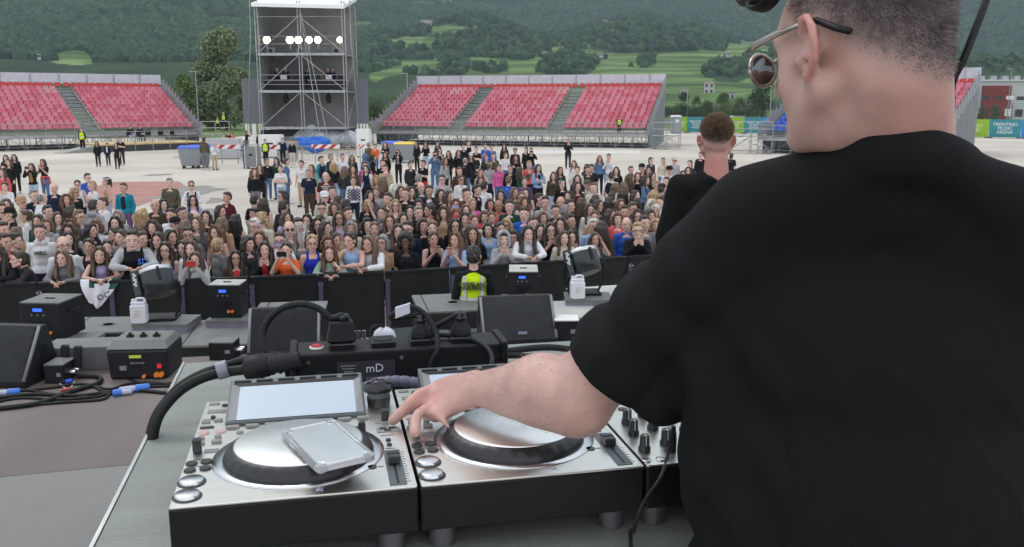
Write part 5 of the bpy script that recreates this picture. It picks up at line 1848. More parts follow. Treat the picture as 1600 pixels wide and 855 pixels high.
    b.build('printed_legend_pattern', M_print, t)
    lettering('lettering', 'DJ', .011, mat('lilac_print', (.4, .4, .55), .5), t, Matrix.Translation((.194, .019, z + .0006)))
    return t
player(0, 'silver-topped media player with the phone lying on its wheel', None)
player(.330, 'silver-topped media player with the hand over its controls', None)

def mixer():
    t = thing('dj_mixer', 'silver-topped DJ mixer with tall black knobs, half behind the black shirt', 'mixer', U(.660, 0, 0), DT)
    W, D, z = .33, .405, ZT
    b = MB(); b.rbox((W / 2, D / 2, z - .0355), (W, D, .065), .004); b.build('body', M_body, t)
    b = MB(); b.rbox((W / 2, D / 2, z - .0015), (W - .002, D - .002, .003), .003); b.build('top_plate', M_plate, t)
    for u, v in ((.03, .045), (W - .03, .045), (.03, D - .045), (W - .03, D - .045)):
        b = MB(); b.cyl((u, v, ZD + .0005), (u, v, z - .068), .019, .021, n=24); b.build('foot', M_foot, t)
    for i, (u, v) in enumerate([(.030, .172), (.068, .200), (.023, .122), (.062, .138), (.017, .056), (.058, .072)] + [(.11 + .055 * a, .12 + .06 * c) for a in range(4) for c in range(4)]):
        b = MB(); b.lathe([(.0095, z), (.0095, z + .006), (.0078, z + .008), (.0072, z + .024), (.006, z + .0255), (.001, z + .0255)], (u, v, 0), 20); k = b.build('knob', M_btnd, t)
        b = MB(); b.box((u, v - .0074, z + .017), (.0012, .001, .014)); b.box((u, v - .004, z + .0258), (.0012, .007, .0006)); b.build('marker', M_wt, k)
    for u, v in ((.015, .225), (.045, .24), (.075, .26), (.052, .045)):
        b = MB(); b.lathe([(.007, z + .0002), (.0075, z + .0015), (.005, z + .0015)], (u, v, 0), 18); b.build('button_ring', M_btnd, t)
    for u in (.028, .006):
        b = MB(); b.lathe([(.0065, z + .0002), (.007, z + .002), (.0042, z + .002)], (u, .018, 0), 18); b.build('jack_socket', M_silverb, t)
    for k in range(4):
        b = MB(); b.box((.11 + .055 * k, .055, z + .0006), (.006, .07, .001)); b.build('fader_slot', M_btnd, t)
        b = MB(); b.rbox((.11 + .055 * k, .06 + .01 * k, z + .006), (.016, .012, .012), .002); b.build('fader_cap', M_btnd, t)
    b = MB(); b.lathe([(.0055, z), (.0055, z + .02), (.0045, z + .03), (.0032, z + .04)], (.058, .044, 0), 14); hp = b.build('headphone_plug', M_black, t)
mixer()
# lead from the mixer's headphone plug, drooping over the front
def desk_cable(P, r, label, m=M_rubber, n=8, cat='cable', name='cable', k=10):
    b = MB(); b.tube(smooth_path(P, k), r, n)
    return tag(b.build(name, m), label, cat)
p0 = U(.718, .044, ZT + .04)
desk_cable([p0, ony(1042, 716, p0.y - .03), ony(1030, 750, p0.y - .09), ony(1003, 790, p0.y - .12), ony(990, 830, p0.y - .12), ony(986, 860, p0.y - .1), U(.62, -.13, ZD - .25), U(.6, -.14, STAGE_Z + .05)], .003, 'thin black headphone lead drooping from the mixer front')

def phone():
    z = ZT + .030
    c = [Vector((*loc(x, y, z + .004), 0)) for x, y in ((445, 672), (515, 655), (580, 708), (505, 738))]
    ctr = (c[0] + c[1] + c[2] + c[3]) / 4
    ax = ((c[3] - c[0]) + (c[2] - c[1])).normalized()
    ang = math.atan2(ax.y, ax.x)
    p = U(ctr.x, ctr.y, ZT + .0236)
    t = thing('smartphone', 'smartphone in a clear bumper case lying across the turntable wheel', 'phone', p, DT + ang)
    t.rotation_euler = (R(1.2), R(0), DT + ang)
    L, W = .158, .077
    b = MB(); b.rbox((0, 0, .0065), (L, W, .0075), .009, 5); b.build('body', M_steel, t)
    gl = mat('phone_glass', (.95, .95, .94), .24, 1.0, var=.03)
    b = MB(); b.rbox((0, 0, .0105), (L - .006, W - .006, .0012), .008, 5); b.build('screen', gl, t)
    clear = bpy.data.materials.new('clear_silicone'); clear.use_nodes = True
    pb = clear.node_tree.nodes['Principled BSDF']
    pb.inputs['Base Color'].default_value = (.85, .86, .88, 1); pb.inputs['Roughness'].default_value = .12; pb.inputs['Transmission Weight'].default_value = .75; pb.inputs['IOR'].default_value = 1.35
    b = MB()
    hx, hy, r = L / 2 + .002, W / 2 + .002, .010
    path = []
    for sx, sy, a0 in ((1, -1, -90), (1, 1, 0), (-1, 1, 90), (-1, -1, 180)):
        for k in range(6):
            q = R(a0 + 18 * k)
            path.append((sx * (hx - r) + r * math.cos(q), sy * (hy - r) + r * math.sin(q), .0068))
    path.append(path[0])
    b.tube(path, .0045, 8)
    for sx in (-1, 1):
        for sy in (-1, 1):
            b.rbox((sx * (hx - .006), sy * (hy - .006), .0068), (.016, .016, .013), .006, 4)
    b.build('bumper_case', clear, t)
    b = MB(); b.box((-.02, -W / 2 - .006, .008), (.018, .002, .003)); b.build('side_button', M_steel, t)
phone()

# ------------------------------------------------------------------ power strip behind the players
def power_box():
    z0, z1 = ZD + .002, ZD + .138
    a = loc(465, 606, ZD); c = loc(762, 592, ZD)
    u0, u1 = a[0] + .005, c[0] - .005
    v0 = .60
    d = .10
    L = u1 - u0
    t = thing('power_strip', 'long black power strip box with sockets on top, behind the players', 'power strip', U(u0, v0, z0), DT)
    h = z1 - z0
    b = MB(); b.rbox((L / 2, d / 2, h / 2), (L, d, h), .008); b.build('housing', M_black, t, bevel=.004)
    for x in (-.004, L + .004):
        b = MB(); b.rbox((x, d / 2, h / 2), (.014, d + .012, h + .01), .005); b.build('end_frame', M_black, t)
    b = MB(); b.lathe([(.014, h), (.015, h + .003), (.013, h + .004)], (L * .1, d * .45, 0), 24); rb = b.build('button_bezel', M_white, t)
    b = MB(); b.lathe([(.0115, h + .003), (.0115, h + .006), (.010, h + .007)], (L * .1, d * .45, 0), 24); b.build('power_button', M_redpaint, rb)
    for u in (.22, .42, .61, .81):
        b = MB(); b.rbox((L * u, d * .5, h + .005), (.05, .055, .012), .004); so = b.build('socket', M_blackgloss, t)
        b = MB(); b.lathe([(.019, h + .0112), (.019, h + .012)], (L * u, d * .5, 0), 20); b.build('recess', M_body, so)
    b = MB(); b.box((L * .33, -.002, h * .67), (.115, .003, .05)); lb = b.build('label_plate', mat('label_grey', (.035, .035, .045), .4), t)
    lettering('lettering', 'mD', .024, mat('label_white', (.6, .6, .7), .5), lb, Matrix.Translation((L * .37, -.0045, h * .74)) @ Matrix.Rotation(R(90), 4, 'X'))
    b = MB()
    for k in range(6):
        b.box((L * .245, -.0042, h * .80 - k * .006), (.03 - .006 * (k % 3), .001, .002))
        b.box((L * .37, -.0042, h * .60 - k * .004), (.036, .001, .0012))
    b.build('small_print', M_grey, lb)
    for u in (.125,):
        b = MB(); b.cyl((L * u, -.0, h * .60), (L * u, -.022, h * .60), .022, n=20); pc = b.build('power_inlet', M_black, t)
        b = MB(); b.box((L * u, -.024, h * .58), (.022, .006, .036)); b.build('blue_tab', M_blueplug, pc)
    for u in (.06, .5, .93):
        b = MB(); b.cyl((L * u, -.001, h * .88), (L * u, -.004, h * .88), .004, n=10); b.build('screw', M_steel, t)
    return u0, u1, v0, d, z1
PU0, PU1, PV, PDD, PZ = power_box()
PL = PU1 - PU0

def strip_plug(u, label, kind, group='plugs on the power strip'):
    t = thing('mains_plug', label, 'plug', U(PU0 + PL * u, PV + PDD * .5, PZ + .012), DT, group)
    b = MB()
    if kind == 'block':
        b.add([(-.03, -.022, 0), (.03, -.022, 0), (.03, .022, 0), (-.03, .022, 0), (-.022, -.016, .042), (.024, -.016, .042), (.024, .016, .042), (-.022, .016, .042)],
              [(3, 2, 1, 0), (4, 5, 6, 7), (0, 1, 5, 4), (1, 2, 6, 5), (2, 3, 7, 6), (3, 0, 4, 7)]); b.build('body', M_black, t, bevel=.004)
        b = MB(); b.lathe([(.011, .042), (.013, .046), (.010, .055)], (.006, 0, 0), 14); b.build('strain_relief', M_blackgloss, t)
    else:
        b.lathe([(.021, 0), (.022, .004), (.020, .014), (.012, .026), (.010, .03)], n=20); b.build('body', M_grille, t)
        b = MB(); b.lathe([(.010, .03), (.013, .033), (.013, .037), (.009, .04), (.013, .045), (.009, .048)], n=14); b.build('strain_relief', M_blackgloss, t)
    return t
strip_plug(.22, 'big black block plug with the arching cable', 'block')
strip_plug(.61, 'round dark plug with the white-taped lead', 'round')
strip_plug(.81, 'round dark plug nearest the far end of the strip', 'round')
pa = U(PU0 + PL * .22 + .006, PV + PDD * .5, PZ + .065)
Yp = pa.y
desk_cable([pa, ony(517, 497, Yp), ony(497, 482, Yp), ony(468, 475, Yp), ony(436, 485, Yp), ony(415, 508, Yp), ony(411, 532, Yp - .01), ony(420, 552, Yp - .02), ony(445, 566, Yp - .02), U(PU0 + .02, PV - .02, ZD + .012), U(PU0 + .18, PV - .03, ZD + .012)], .0074, 'thick black cable arching high over the ribbed monitor')
pb_ = U(PU0 + PL * .61, PV + PDD * .5, PZ + .058)
o = desk_cable([pb_, ony(612, 497, pb_.y), ony(622, 486, pb_.y), ony(645, 480, pb_.y), ony(665, 492, pb_.y - .01), ony(681, 520, pb_.y - .03), ony(683, 548, pb_.y - .06), ony(673, 580, pb_.y - .07), U(PU0 + PL * .7, PV - .07, ZD + .006)], .0055, 'black lead with a white paper flag curving down in front of the strip')
b = MB()
q0, q1 = ony(618, 488, pb_.y), ony(641, 481, pb_.y)
for s in (-.0062, .0062):
    b.add([q0 + Vector((0, s, .010)), q1 + Vector((0, s, .010)), q1 + Vector((0, s, -.010)), q0 + Vector((0, s, -.012))], [(0, 1, 2, 3)])
b.add([q0 + Vector((0, -.0062, .010)), q1 + Vector((0, -.0062, .010)), q1 + Vector((0, .0062, .010)), q0 + Vector((0, .0062, .010))], [(0, 1, 2, 3)])
fl = b.build('paper_flag', mat('paper_tape', (.6, .59, .68), .7), o)
pc_ = U(PU0 + PL * .81, PV + PDD * .5, PZ + .058)
desk_cable([pc_, ony(668, 520, pc_.y), ony(700, 524, pc_.y), ony(735, 530, pc_.y - .02), ony(760, 543, pc_.y - .06), ony(769, 560, pc_.y - .09), ony(765, 580, pc_.y - .12)], .0055, 'black lead bending over the far end of the strip')

# heavy connectors and the cable pair leaving over the desk's edge
def heavy_connector(px0, py0, px1, py1, Y, label):
    a, c = ony(px0, py0, Y), ony(px1, py1, Y)
    d = c - a; L = d.length
    t = thing('power_connector', label, 'connector', a, 0, 'heavy connectors at the power strip')
    Q = d.to_track_quat('Z', 'Y').to_matrix().to_4x4()
    b = MB(); b.lathe([(.018, 0), (.024, .004), (.025, L * .3), (.022, L * .33), (.022, L * .42), (.0185, L * .45)], n=18, M=Q); b.build('grip', M_rubber, t)
    b = MB(); b.lathe([(.019, L * .45), (.021, L * .48), (.017, L * .56), (.021, L * .62), (.018, L * .66), (.018, L * .98), (.013, L)], n=18, M=Q); b.build('coupling', M_grille, t)
Yc = U(PU0, PV + .05).y - .02
heavy_connector(383, 577, 470, 563, Yc - .03, 'heavy black connector entering the strip beside the arching cable')
heavy_connector(772, 553, 700, 547, U(PU1, PV + .05).y, 'heavy black connector at the far end of the strip')
def two_lead(offs, label):
    P = [ony(388, 577 + offs, Yc - .03), ony(350, 582 + offs, Yc - .03), ony(318, 590 + offs, Yc - .05), ony(286, 607 + offs, Yc - .07), ony(262, 630 + offs, Yc - .09), ony(246, 655, Yc - .11), ony(238, 690, Yc - .12), ony(236, 740, Yc - .12), ony(240, 900, Yc - .12)]
    return desk_cable(P, .0105, label)
two_lead(0, 'thick black cable running off the desk edge, lower of the taped pair')
P = [ony(470, 558, Yc), ony(420, 558, Yc + .0), ony(380, 563, Yc), ony(345, 574, Yc - .01), ony(315, 584, Yc - .03), ony(282, 603, Yc - .05), ony(258, 628, Yc - .07), ony(241, 655, Yc - .09), ony(233, 690, Yc - .1), ony(231, 740, Yc - .1), ony(235, 900, Yc - .1)]
tcab = desk_cable(P, .0085, 'thinner black cable of the taped pair along the desk edge')
b = MB(); b.cyl(ony(340, 580.5, Yc - .03), ony(356, 575.5, Yc - .025), .0185, n=12); b.build('tape_wrap', mat('grey_tape', (.22, .22, .28), .35, var=.1), tcab)
desk_cable([ony(772, 553, Yc + .08), ony(800, 548, Yc + .1), ony(850, 543, Yc + .16), ony(890, 546, Yc + .2), ony(930, 556, Yc + .22), ony(1000, 575, Yc + .2)], .0075, 'black cable sweeping behind the bare forearm, upper one')
desk_cable([ony(772, 556, Yc + .06), ony(810, 556, Yc + .08), ony(860, 560, Yc + .1), ony(940, 575, Yc + .12)], .0065, 'black cable passing behind the bare forearm, lower one')
# ribbed lilac-grey hose behind the players
Yh = U(.34, .52).y
hp_ = smooth_path([ony(570, 606, Yh + .01), ony(590, 599, Yh), ony(612, 596, Yh), ony(640, 597, Yh), ony(672, 604, Yh)], 12)
b = MB(); b.tube(hp_, .011, 10, rr=[.0115 - .0022 * (i % 6 == 0) for i in range(len(hp_))])
tag(b.build('cable_hose', mat('hose_lilac', (.11, .11, .165), .45, var=.1)), 'short ribbed lilac-grey hose behind the two screens', 'hose')

# white router and small rack gear standing beyond the strip
def router():
    q = ony(590, 530, U(.24, .8).y); p = Vector((q.x, q.y, ZD))
    t = thing('wireless_router', 'white domed router with stub antennas behind the power strip', 'router', p, DT)
    b = MB(); b.rbox((0, 0, .055), (.09, .07, .11), .01); b.build('stand', mat('router_grey', (.25, .25, .3), .45), t)
    b = MB(); b.lathe([(.024, .11), (.026, .117), (.022, .13), (.012, .138), (.001, .14)], (.015, 0, 0), 24); b.build('dome', mat('router_white', (.62, .61, .68), .4), t)
    for x in (-.05, -.04, -.03):
        b = MB(); b.cyl((x, -.02, .10), (x, -.02, .14), .004, n=10); b.build('antenna', M_steel, t)
    b = MB(); b.tube(smooth_path([(.015, 0, .14), (.0, -.01, .148), (-.015, -.02, .14), (-.018, -.03, .11), (-.018, -.04, .04)], 5), .003, 7); b.build('lead', M_rubber, t)
    q = ony(635, 525, U(.3, .86).y); p = Vector((q.x, q.y, ZD))
    t = thing('receiver_unit', 'dark flat receiver unit beside the white router', 'receiver', p, DT)
    b = MB(); b.rbox((.0, 0, .055), (.13, .1, .11), .006); b.build('housing', M_blackgloss, t)
    b = MB(); b.box((.0, -.052, .09), (.11, .004, .018)); b.build('front_panel', M_grille, t)
    b = MB(); b.box((-.03, -.053, .03), (.04, .006, .018)); b.build('badge', M_grey, t)
router()
# ================================================================== THE DJ AND THE MAN ON STAGE
def skin_mat(name, base, lip=(.42, .17, .16), hairc=(.055, .045, .04)):
    m = mat(name, base, .48, var=.11, scale=26, bump=.12, bscale=420, rvar=.08)
    t = m.node_tree
    b = t.nodes['Principled BSDF']
    b.inputs['Subsurface Weight'].default_value = .12
    b.inputs['Subsurface Radius'].default_value = (.012, .004, .002)
    b.inputs['Subsurface Scale'].default_value = .6
    at = t.nodes.new("ShaderNodeVertexColor"); at.layer_name = 'marks'
    sc = t.nodes.new("ShaderNodeSeparateColor")
    t.links.new(at.outputs['Color'], sc.inputs['Color'])
    old = b.inputs['Base Color'].links[0].from_socket
    last = old
    for ch, c in (('Red', (base[0] * 1.02, base[1] * .72, base[2] * .74)), ('Green', hairc), ('Blue', lip)):
        mx = t.nodes.new("ShaderNodeMix"); mx.data_type = 'RGBA'
        t.links.new(sc.outputs[ch], mx.inputs['Factor'])
        t.links.new(last, mx.inputs['A']); mx.inputs['B'].default_value = (*c, 1)
        last = mx.outputs['Result']
    t.links.new(last, b.inputs['Base Color'])
    return m

def smoothstep(a, b, x):
    t = np.clip((x - a) / (b - a), 0, 1)
    return t * t * (3 - 2 * t)

def head_prims(M):
    """adult male head facing +y, origin between the ears; M places it"""
    Q = M.to_3x3()
    P = lambda x, y, z: M @ Vector((x, y, z))
    e = lambda c, r: ('e', P(*c), r, Q)
    pr = [e((0, -.009, .034), (.0755, .094, .088)), e((0, .03, .03), (.068, .066, .070)), e((0, .040, -.042), (.064, .054, .070)), e((0, .035, -.075), (.052, .052, .042)),
          e((0, -.030, -.005), (.068, .066, .07)), e((0, .045, .0), (.066, .050, .05)),
          e((0, .074, -.096), (.024, .022, .018)), ('c', P(-.062, .004, -.045), P(-.024, .072, -.096), .020, .018), ('c', P(.062, .004, -.045), P(.024, .072, -.096), .020, .018),
          e((-.038, .056, -.028), (.028, .028, .032)), e((.038, .056, -.028), (.028, .028, .032)),
          ('c', P(0, .092, .006), P(0, .112, -.030), .010, .0135), e((-.013, .100, -.034), (.010, .012, .009)), e((.013, .100, -.034), (.010, .012, .009)),
          ('c', P(-.042, .080, .022), P(.042, .080, .022), .0125, .0125), e((0, .090, -.058), (.024, .012, .008)), e((0, .089, -.069), (.021, .012, .009)),
          ('c', P(-.070, .020, -.012), P(-.045, .068, -.016), .012, .010), ('c', P(.070, .020, -.012), P(.045, .068, -.016), .012, .010)]
    for s in (-1, 1):
        pts = [(.074, .012, .004), (.080, .014, .018), (.088, .006, .030), (.096, -.008, .030), (.101, -.018, .018), (.101, -.021, .002), (.097, -.016, -.014), (.090, -.006, -.026), (.082, .004, -.031), (.077, .008, -.026)]
        for a, b in zip(pts, pts[1:]):
            pr.append(('c', P(s * a[0], a[1], a[2]), P(s * b[0], b[1], b[2]), .0048, .0048))
        back = [((.078, -.004, .012), (.098, -.016, .014)), ((.078, -.006, .0), (.098, -.018, .0)), ((.077, -.004, -.012), (.094, -.012, -.014)), ((.078, .004, .020), (.092, -.002, .026)), ((.077, .0, -.022), (.086, -.002, -.026))]
        for a, b in back:
            pr.append(('c', P(s * a[0], a[1], a[2]), P(s * b[0], b[1], b[2]), .0055, .0042))
        pr.append(('c', P(s * .076, .011, -.004), P(s * .083, .006, -.010), .005, .004))
        pr.append(e((s * .082, .004, -.030), (.007, .009, .009)))
    return pr

def finger(pts, r0, r1):
    out = []
    n = len(pts) - 1
    for i in range(n):
        a, b = r0 + (r1 - r0) * i / n, r0 + (r1 - r0) * (i + 1) / n
        out.append(('c', pts[i], pts[i + 1], a, b))
    return out

def short_hair(name, me_skin, Minv, keep, n, length, colr, parent, seed, lean=(0, -.25, -.5), thick=.0009):
    """thousands of short tapering hairs rooted on the scalp"""
    g = np.random.default_rng(seed)
    v = verts_of(me_skin)
    N = np.empty(len(me_skin.vertices) * 3, dtype=np.float32); me_skin.vertices.foreach_get('normal', N); N = N.reshape(-1, 3)
    Q = np.array(Minv.to_3x3()); tr = np.array(Minv.translation)
    L = v @ Q.T + tr
    wgt = keep(L)
    wgt = np.clip(wgt - .11, 0, 1)
    wgt = wgt / wgt.sum()
    idx = g.choice(len(v), n, p=wgt)
    root = v[idx] + g.normal(size=(n, 3)) * .0012
    nn = N[idx]
    ln = np.array(Matrix(Q.tolist()).inverted() @ Vector(lean))
    d = nn * .75 + ln + g.normal(size=(n, 3)) * .28
    d /= np.linalg.norm(d, axis=1)[:, None]
    keepv = keep(L[idx]); ll = (length * (.35 + .65 * np.clip(keepv, 0, 1)) * g.uniform(.6, 1.3, n))[:, None]
    side = np.cross(d, g.normal(size=(n, 3))); side /= np.linalg.norm(side, axis=1)[:, None]
    th = thick * g.uniform(.7, 1.3, n)[:, None]
    V = np.empty((n * 3, 3)); root = root - nn * .0008
    V[0::3] = root - side * th; V[1::3] = root + side * th; V[2::3] = root + d * ll
    me = bpy.data.meshes.new(name)
    me.from_pydata(V.tolist(), [], [(3 * i, 3 * i + 1, 3 * i + 2) for i in range(n)])
    me.materials.append(colr)
    return link(name, me, parent)

M_shirt = mat('black_cotton', (.0078, .008, .0088), .92, var=.12, scale=4, bump=.18, bscale=700, spec=.2)
M_shirt2 = mat('black_cotton_soft', (.009, .0092, .0098), .95, var=.2, scale=3, bump=.2, bscale=300, spec=.15)
M_jean = mat('dark_jeans', (.02, .025, .04), .85, var=.2, scale=8)

def dj():
    J = ony
    base = U(1.0, -.24, STAGE_Z + .2)
    t = thing('person', 'person in a black oversized T-shirt and sunglasses bending over the decks, reaching for a knob', 'person', base, 0)
    back = Matrix.Translation(-base)
    skin = skin_mat('dj_skin', (.53, .325, .28), hairc=(.13, .11, .108))
    hc = J(1345, 77, 1.0)
    Mh = Matrix.Translation(hc) @ Matrix.Rotation(R(31), 4, 'Z') @ Matrix.Rotation(R(-7), 4, 'X') @ Matrix.Scale(.955, 4)
    pr = head_prims(Mh)
    neck = J(1412, 238, 1.03)
    shl, shr = J(1158, 360, 1.12), J(1675, 385, 1.06)
    elb = J(896, 620, 1.20)
    wri = J(742, 606, 1.375)
    hq = Mh.to_3x3()
    nape = Mh @ Vector((0, -.044, -.03))
    thr = Mh @ Vector((0, .012, -.055))
    pr += [('c', nape, neck + Vector((0, .015, -.01)), .056, .0625), ('c', thr, neck + Vector((-.02, .06, -.01)), .050, .058), ('c', nape + Vector((0, 0, .03)), neck + Vector((.0, .02, .0)), .050, .0615)]
    ctr = (shl + shr) / 2
    pr += [('c', shl + Vector((.07, 0, -.05)), shr + Vector((-.08, 0, -.05)), .045, .045), ('e', ctr + Vector((0, .02, -.2)), (.165, .105, .2)), ('e', ctr + Vector((0, .03, -.45)), (.15, .10, .2))]
    # reaching arm
    pr += [('c', shl, elb + Vector((.012, 0, .010)), .042, .053)]
    m1 = elb.lerp(wri, .30) + Vector((0, 0, .006))
    pr += [('c', elb, m1, .056, .057), ('c', m1, elb.lerp(wri, .62), .056, .042), ('c', elb.lerp(wri, .62), wri, .042, .0270),
           ('e', elb + Vector((.006, -.004, -.010)), (.052, .05, .050))]
    # hand: palm with five fingers; local axes from wrist to knuckles
    kn = J(682, 627, 1.412)
    fwd = (kn - wri).normalized()
    sideN = Vector((.2, .78, .5)).normalized()            # towards the thumb (far side)
    sideN = (sideN - fwd * sideN.dot(fwd)).normalized()
    upv = sideN.cross(fwd) * -1
    if upv.z < 0: upv = -upv
    K = [kn + sideN * .033 + fwd * .004, kn + sideN * .011 + fwd * .010, kn - sideN * .011 + fwd * .004, kn - sideN * .031 - fwd * .008]
    for k in K:
        pr.append(('c', wri + (k - kn) * .55, k, .0205, .0145))
    pr.append(('e', wri.lerp(kn, .55) - upv * .004, (.046, .040, .020), Matrix((fwd, sideN, upv)).transposed()))
    zt = ZT
    T = lambda px, py, z: onz(px, py, z)
    tip0 = T(628, 645, zt + .022); tip1 = T(614, 657, zt + .010); tip2 = T(648, 676, zt + .022); tip3 = T(703, 669, zt + .016)
    def chain(k, tip, arch, r0, r1):
        a = k.lerp(tip, .42) + upv * arch
        b = k.lerp(tip, .74) + upv * arch * .75
        return finger([k, a, b, tip], r0, r1)
    pr += chain(K[0], tip0, .010, .0104, .0086)
    pr += chain(K[1], tip1, .008, .0108, .0090)
    pr += chain(K[2], tip2, .014, .0104, .0090)
    pr += chain(K[3], tip3, .012, .0098, .0086)
    thb = wri.lerp(kn, .35) + sideN * .030
    pr += finger([thb, thb + sideN * .020 + fwd * .030 - upv * .012, thb + sideN * .018 + fwd * .055 - upv * .026, thb + sideN * .010 + fwd * .072 - upv * .036], .0125, .0085)
    # other arm, reaching to the mixer out of frame
    elr = shr + Vector((.04, .16, -.24)); wrr = U(1.12, .12, ZT + .05)
    pr += [('c', shr, elr, .052, .045), ('c', elr, wrr, .044, .028)]
    fr = (U(1.08, .22, ZT + .03) - wrr).normalized(); sr = Vector((-fr.y, fr.x, 0)).normalized()
    pr.append(('c', wrr, wrr + fr * .07, .024, .03))
    for q in range(4):
        k = wrr + fr * .075 + sr * (-.03 + .02 * q)
        pr += finger([k, k + fr * .035 + Vector((0, 0, .005)), k + fr * .06 + Vector((0, 0, -.012)), k + fr * .07 + Vector((0, 0, -.028))], .0095, .0075)
    pr += finger([wrr + sr * .03 + fr * .02, wrr + sr * .05 + fr * .05, wrr + sr * .05 + fr * .075 - Vector((0, 0, .01))], .012, .0085)
    # hips and legs under the clothes
    hip = ctr + Vector((0, .0, -.62)); hip.z = max(hip.z, 3.02)
    pr += [('e', hip + Vector((0, .04, 0)), (.12, .08, .12)), ('c', ctr + Vector((0, .04, -.4)), hip + Vector((0, .04, 0)), .09, .09)]
    for s in (-1, 1):
        kx = Vector((hip.x + s * .11, hip.y + .02, 2.68)); fx = Vector((hip.x + s * .13, hip.y - .02, 2.28))
        pr += [('c', Vector((hip.x + s * .09, hip.y, 2.98)), kx, .08, .055), ('c', kx, fx, .05, .036), ('c', fx + Vector((0, 0, -.03)), fx + Vector((0, .15, -.045)), .036, .03)]
    me = organic('body', pr, .0032, 5, .5)
    v = verts_of(me)
    Mi = Mh.inverted()
    L = v @ np.array(Mi.to_3x3()).T + np.array(Mi.translation)
    def seg(p, a, b):
        a, b = np.array(a), np.array(b); d = b - a
        t_ = np.clip((p - a) @ d / (d @ d), 0, 1)
        return np.linalg.norm(p - (a + t_[:, None] * d), axis=1)
    wa = smoothstep(.11, .08, np.minimum(seg(v, elb, wri), seg(v, shl, elb))) * smoothstep(.03, .07, np.linalg.norm(v - np.array(kn), axis=1))
    lap_smooth(me, wa, 70)
    earw = smoothstep(.076, .082, np.abs(L[:, 0])) * smoothstep(-.05, -.04, L[:, 2]) * smoothstep(.055, .045, L[:, 2])
    wf = smoothstep(.19, .16, np.linalg.norm(L - np.array([0, .0, -.03]), axis=1)) * (1 - earw) * (1 - smoothstep(.085, .1, L[:, 1]))
    lap_smooth(me, wf, 45)
    palm = smoothstep(.075, .05, np.linalg.norm(v - np.array(wri.lerp(kn, .6)), axis=1))
    lap_smooth(me, palm * .6 * smoothstep(ZT + .036, ZT + .052, v[:, 2]), 8)
    v = verts_of(me)
    L = v @ np.array(Mi.to_3x3()).T + np.array(Mi.translation)
    x, y, z = np.abs(L[:, 0]), L[:, 1], L[:, 2]
    # hairline: scalp above a line running from temple over the ear to the nape
    line = np.where(y > .012, .018 + 1.3 * np.maximum(0, y - .03), .016 - .8 * np.maximum(0, -.005 - y))
    line = np.maximum(line, -.058)
    nearhead = (L[:, 0] ** 2 / .0875 ** 2 + (y + .0) ** 2 / .13 ** 2 + (z - .02) ** 2 / .14 ** 2) < 1.25
    ear = (x > .0835) & (z < .037) & (z > -.045) & (y < .03) & (y > -.035)
    hair = smoothstep(-.016, .045, z - line) * (y < .092) * nearhead * (~ear)
    hair = np.where((z < .06) & (y > .062), 0, hair)
    red = np.zeros(len(v))
    red = np.maximum(red, ear * .75)
    n_ = np.array(nape); red = np.maximum(red, np.exp(-((v[:, 0] - n_[0] - .03) ** 2 / .06 ** 2 + (v[:, 2] - n_[2] + .03) ** 2 / .05 ** 2 + (v[:, 1] - n_[1]) ** 2 / .09 ** 2)) * .5)
    kk = np.array(kn); red = np.maximum(red, np.exp(-(np.linalg.norm(v - kk, axis=1) / .06) ** 2) * .55)
    lips = np.exp(-((L[:, 0] / .024) ** 2 + ((z + .063) / .009) ** 2 + ((y - .1) / .02) ** 2))
    stub = .12 * smoothstep(-.02, -.05, z) * (y > .0) * nearhead * smoothstep(-.11, -.09, z)
    col_attr(me, 'marks', np.stack([np.clip(red, 0, 1), np.clip(hair * .8 + stub, 0, 1), np.clip(lips, 0, 1)], 1))
    me.materials.append(skin)
    me.transform(back)
    body = link('body', me, t)
    hm = mat('dj_hair', (.27, .225, .215), .7, var=.35, scale=60)
    Mi2 = Mi @ Matrix.Translation(base)
    def keep(LL):
        x_, y_, z_ = np.abs(LL[:, 0]), LL[:, 1], LL[:, 2]
        ln = np.where(y_ > .012, .018 + 1.3 * np.maximum(0, y_ - .03), .016 - .8 * np.maximum(0, -.005 - y_)); ln = np.maximum(ln, -.058)
        nh = (x_ ** 2 / .0875 ** 2 + y_ ** 2 / .13 ** 2 + (z_ - .02) ** 2 / .14 ** 2) < 1.25
        er = (x_ > .082) & (z_ < .037)
        f = (y_ > .062) & (z_ < .06)
        return smoothstep(-.012, .095, z_ - ln + .004) * nh * (~er) * (~f) * (y_ < .092) + 1e-12
    short_hair('hair', me, Mi2, keep, 80000, .0085, hm, t, 5, thick=.00042)
    # fine hairs on the forearm (same hair part kind)
    Ia = Matrix.Translation(base)
    def keepa(LL):
        return smoothstep(.085, .06, seg(LL, elb, wri)) * smoothstep(.05, .09, np.linalg.norm(LL - np.array(kn), axis=1)) * (LL[:, 2] > ZT + .03) + 1e-12
    short_hair('arm_hair', me, Ia, keepa, 1900, .008, mat('arm_hair', (.30, .19, .14), .6), t, 9, lean=tuple((wri - elb).normalized() * 1.2), thick=.00022)
    # T-shirt
    sp_ = []
    tl, tr2 = shl + Vector((.03, .0, -.01)), shr + Vector((-.03, 0, -.01))
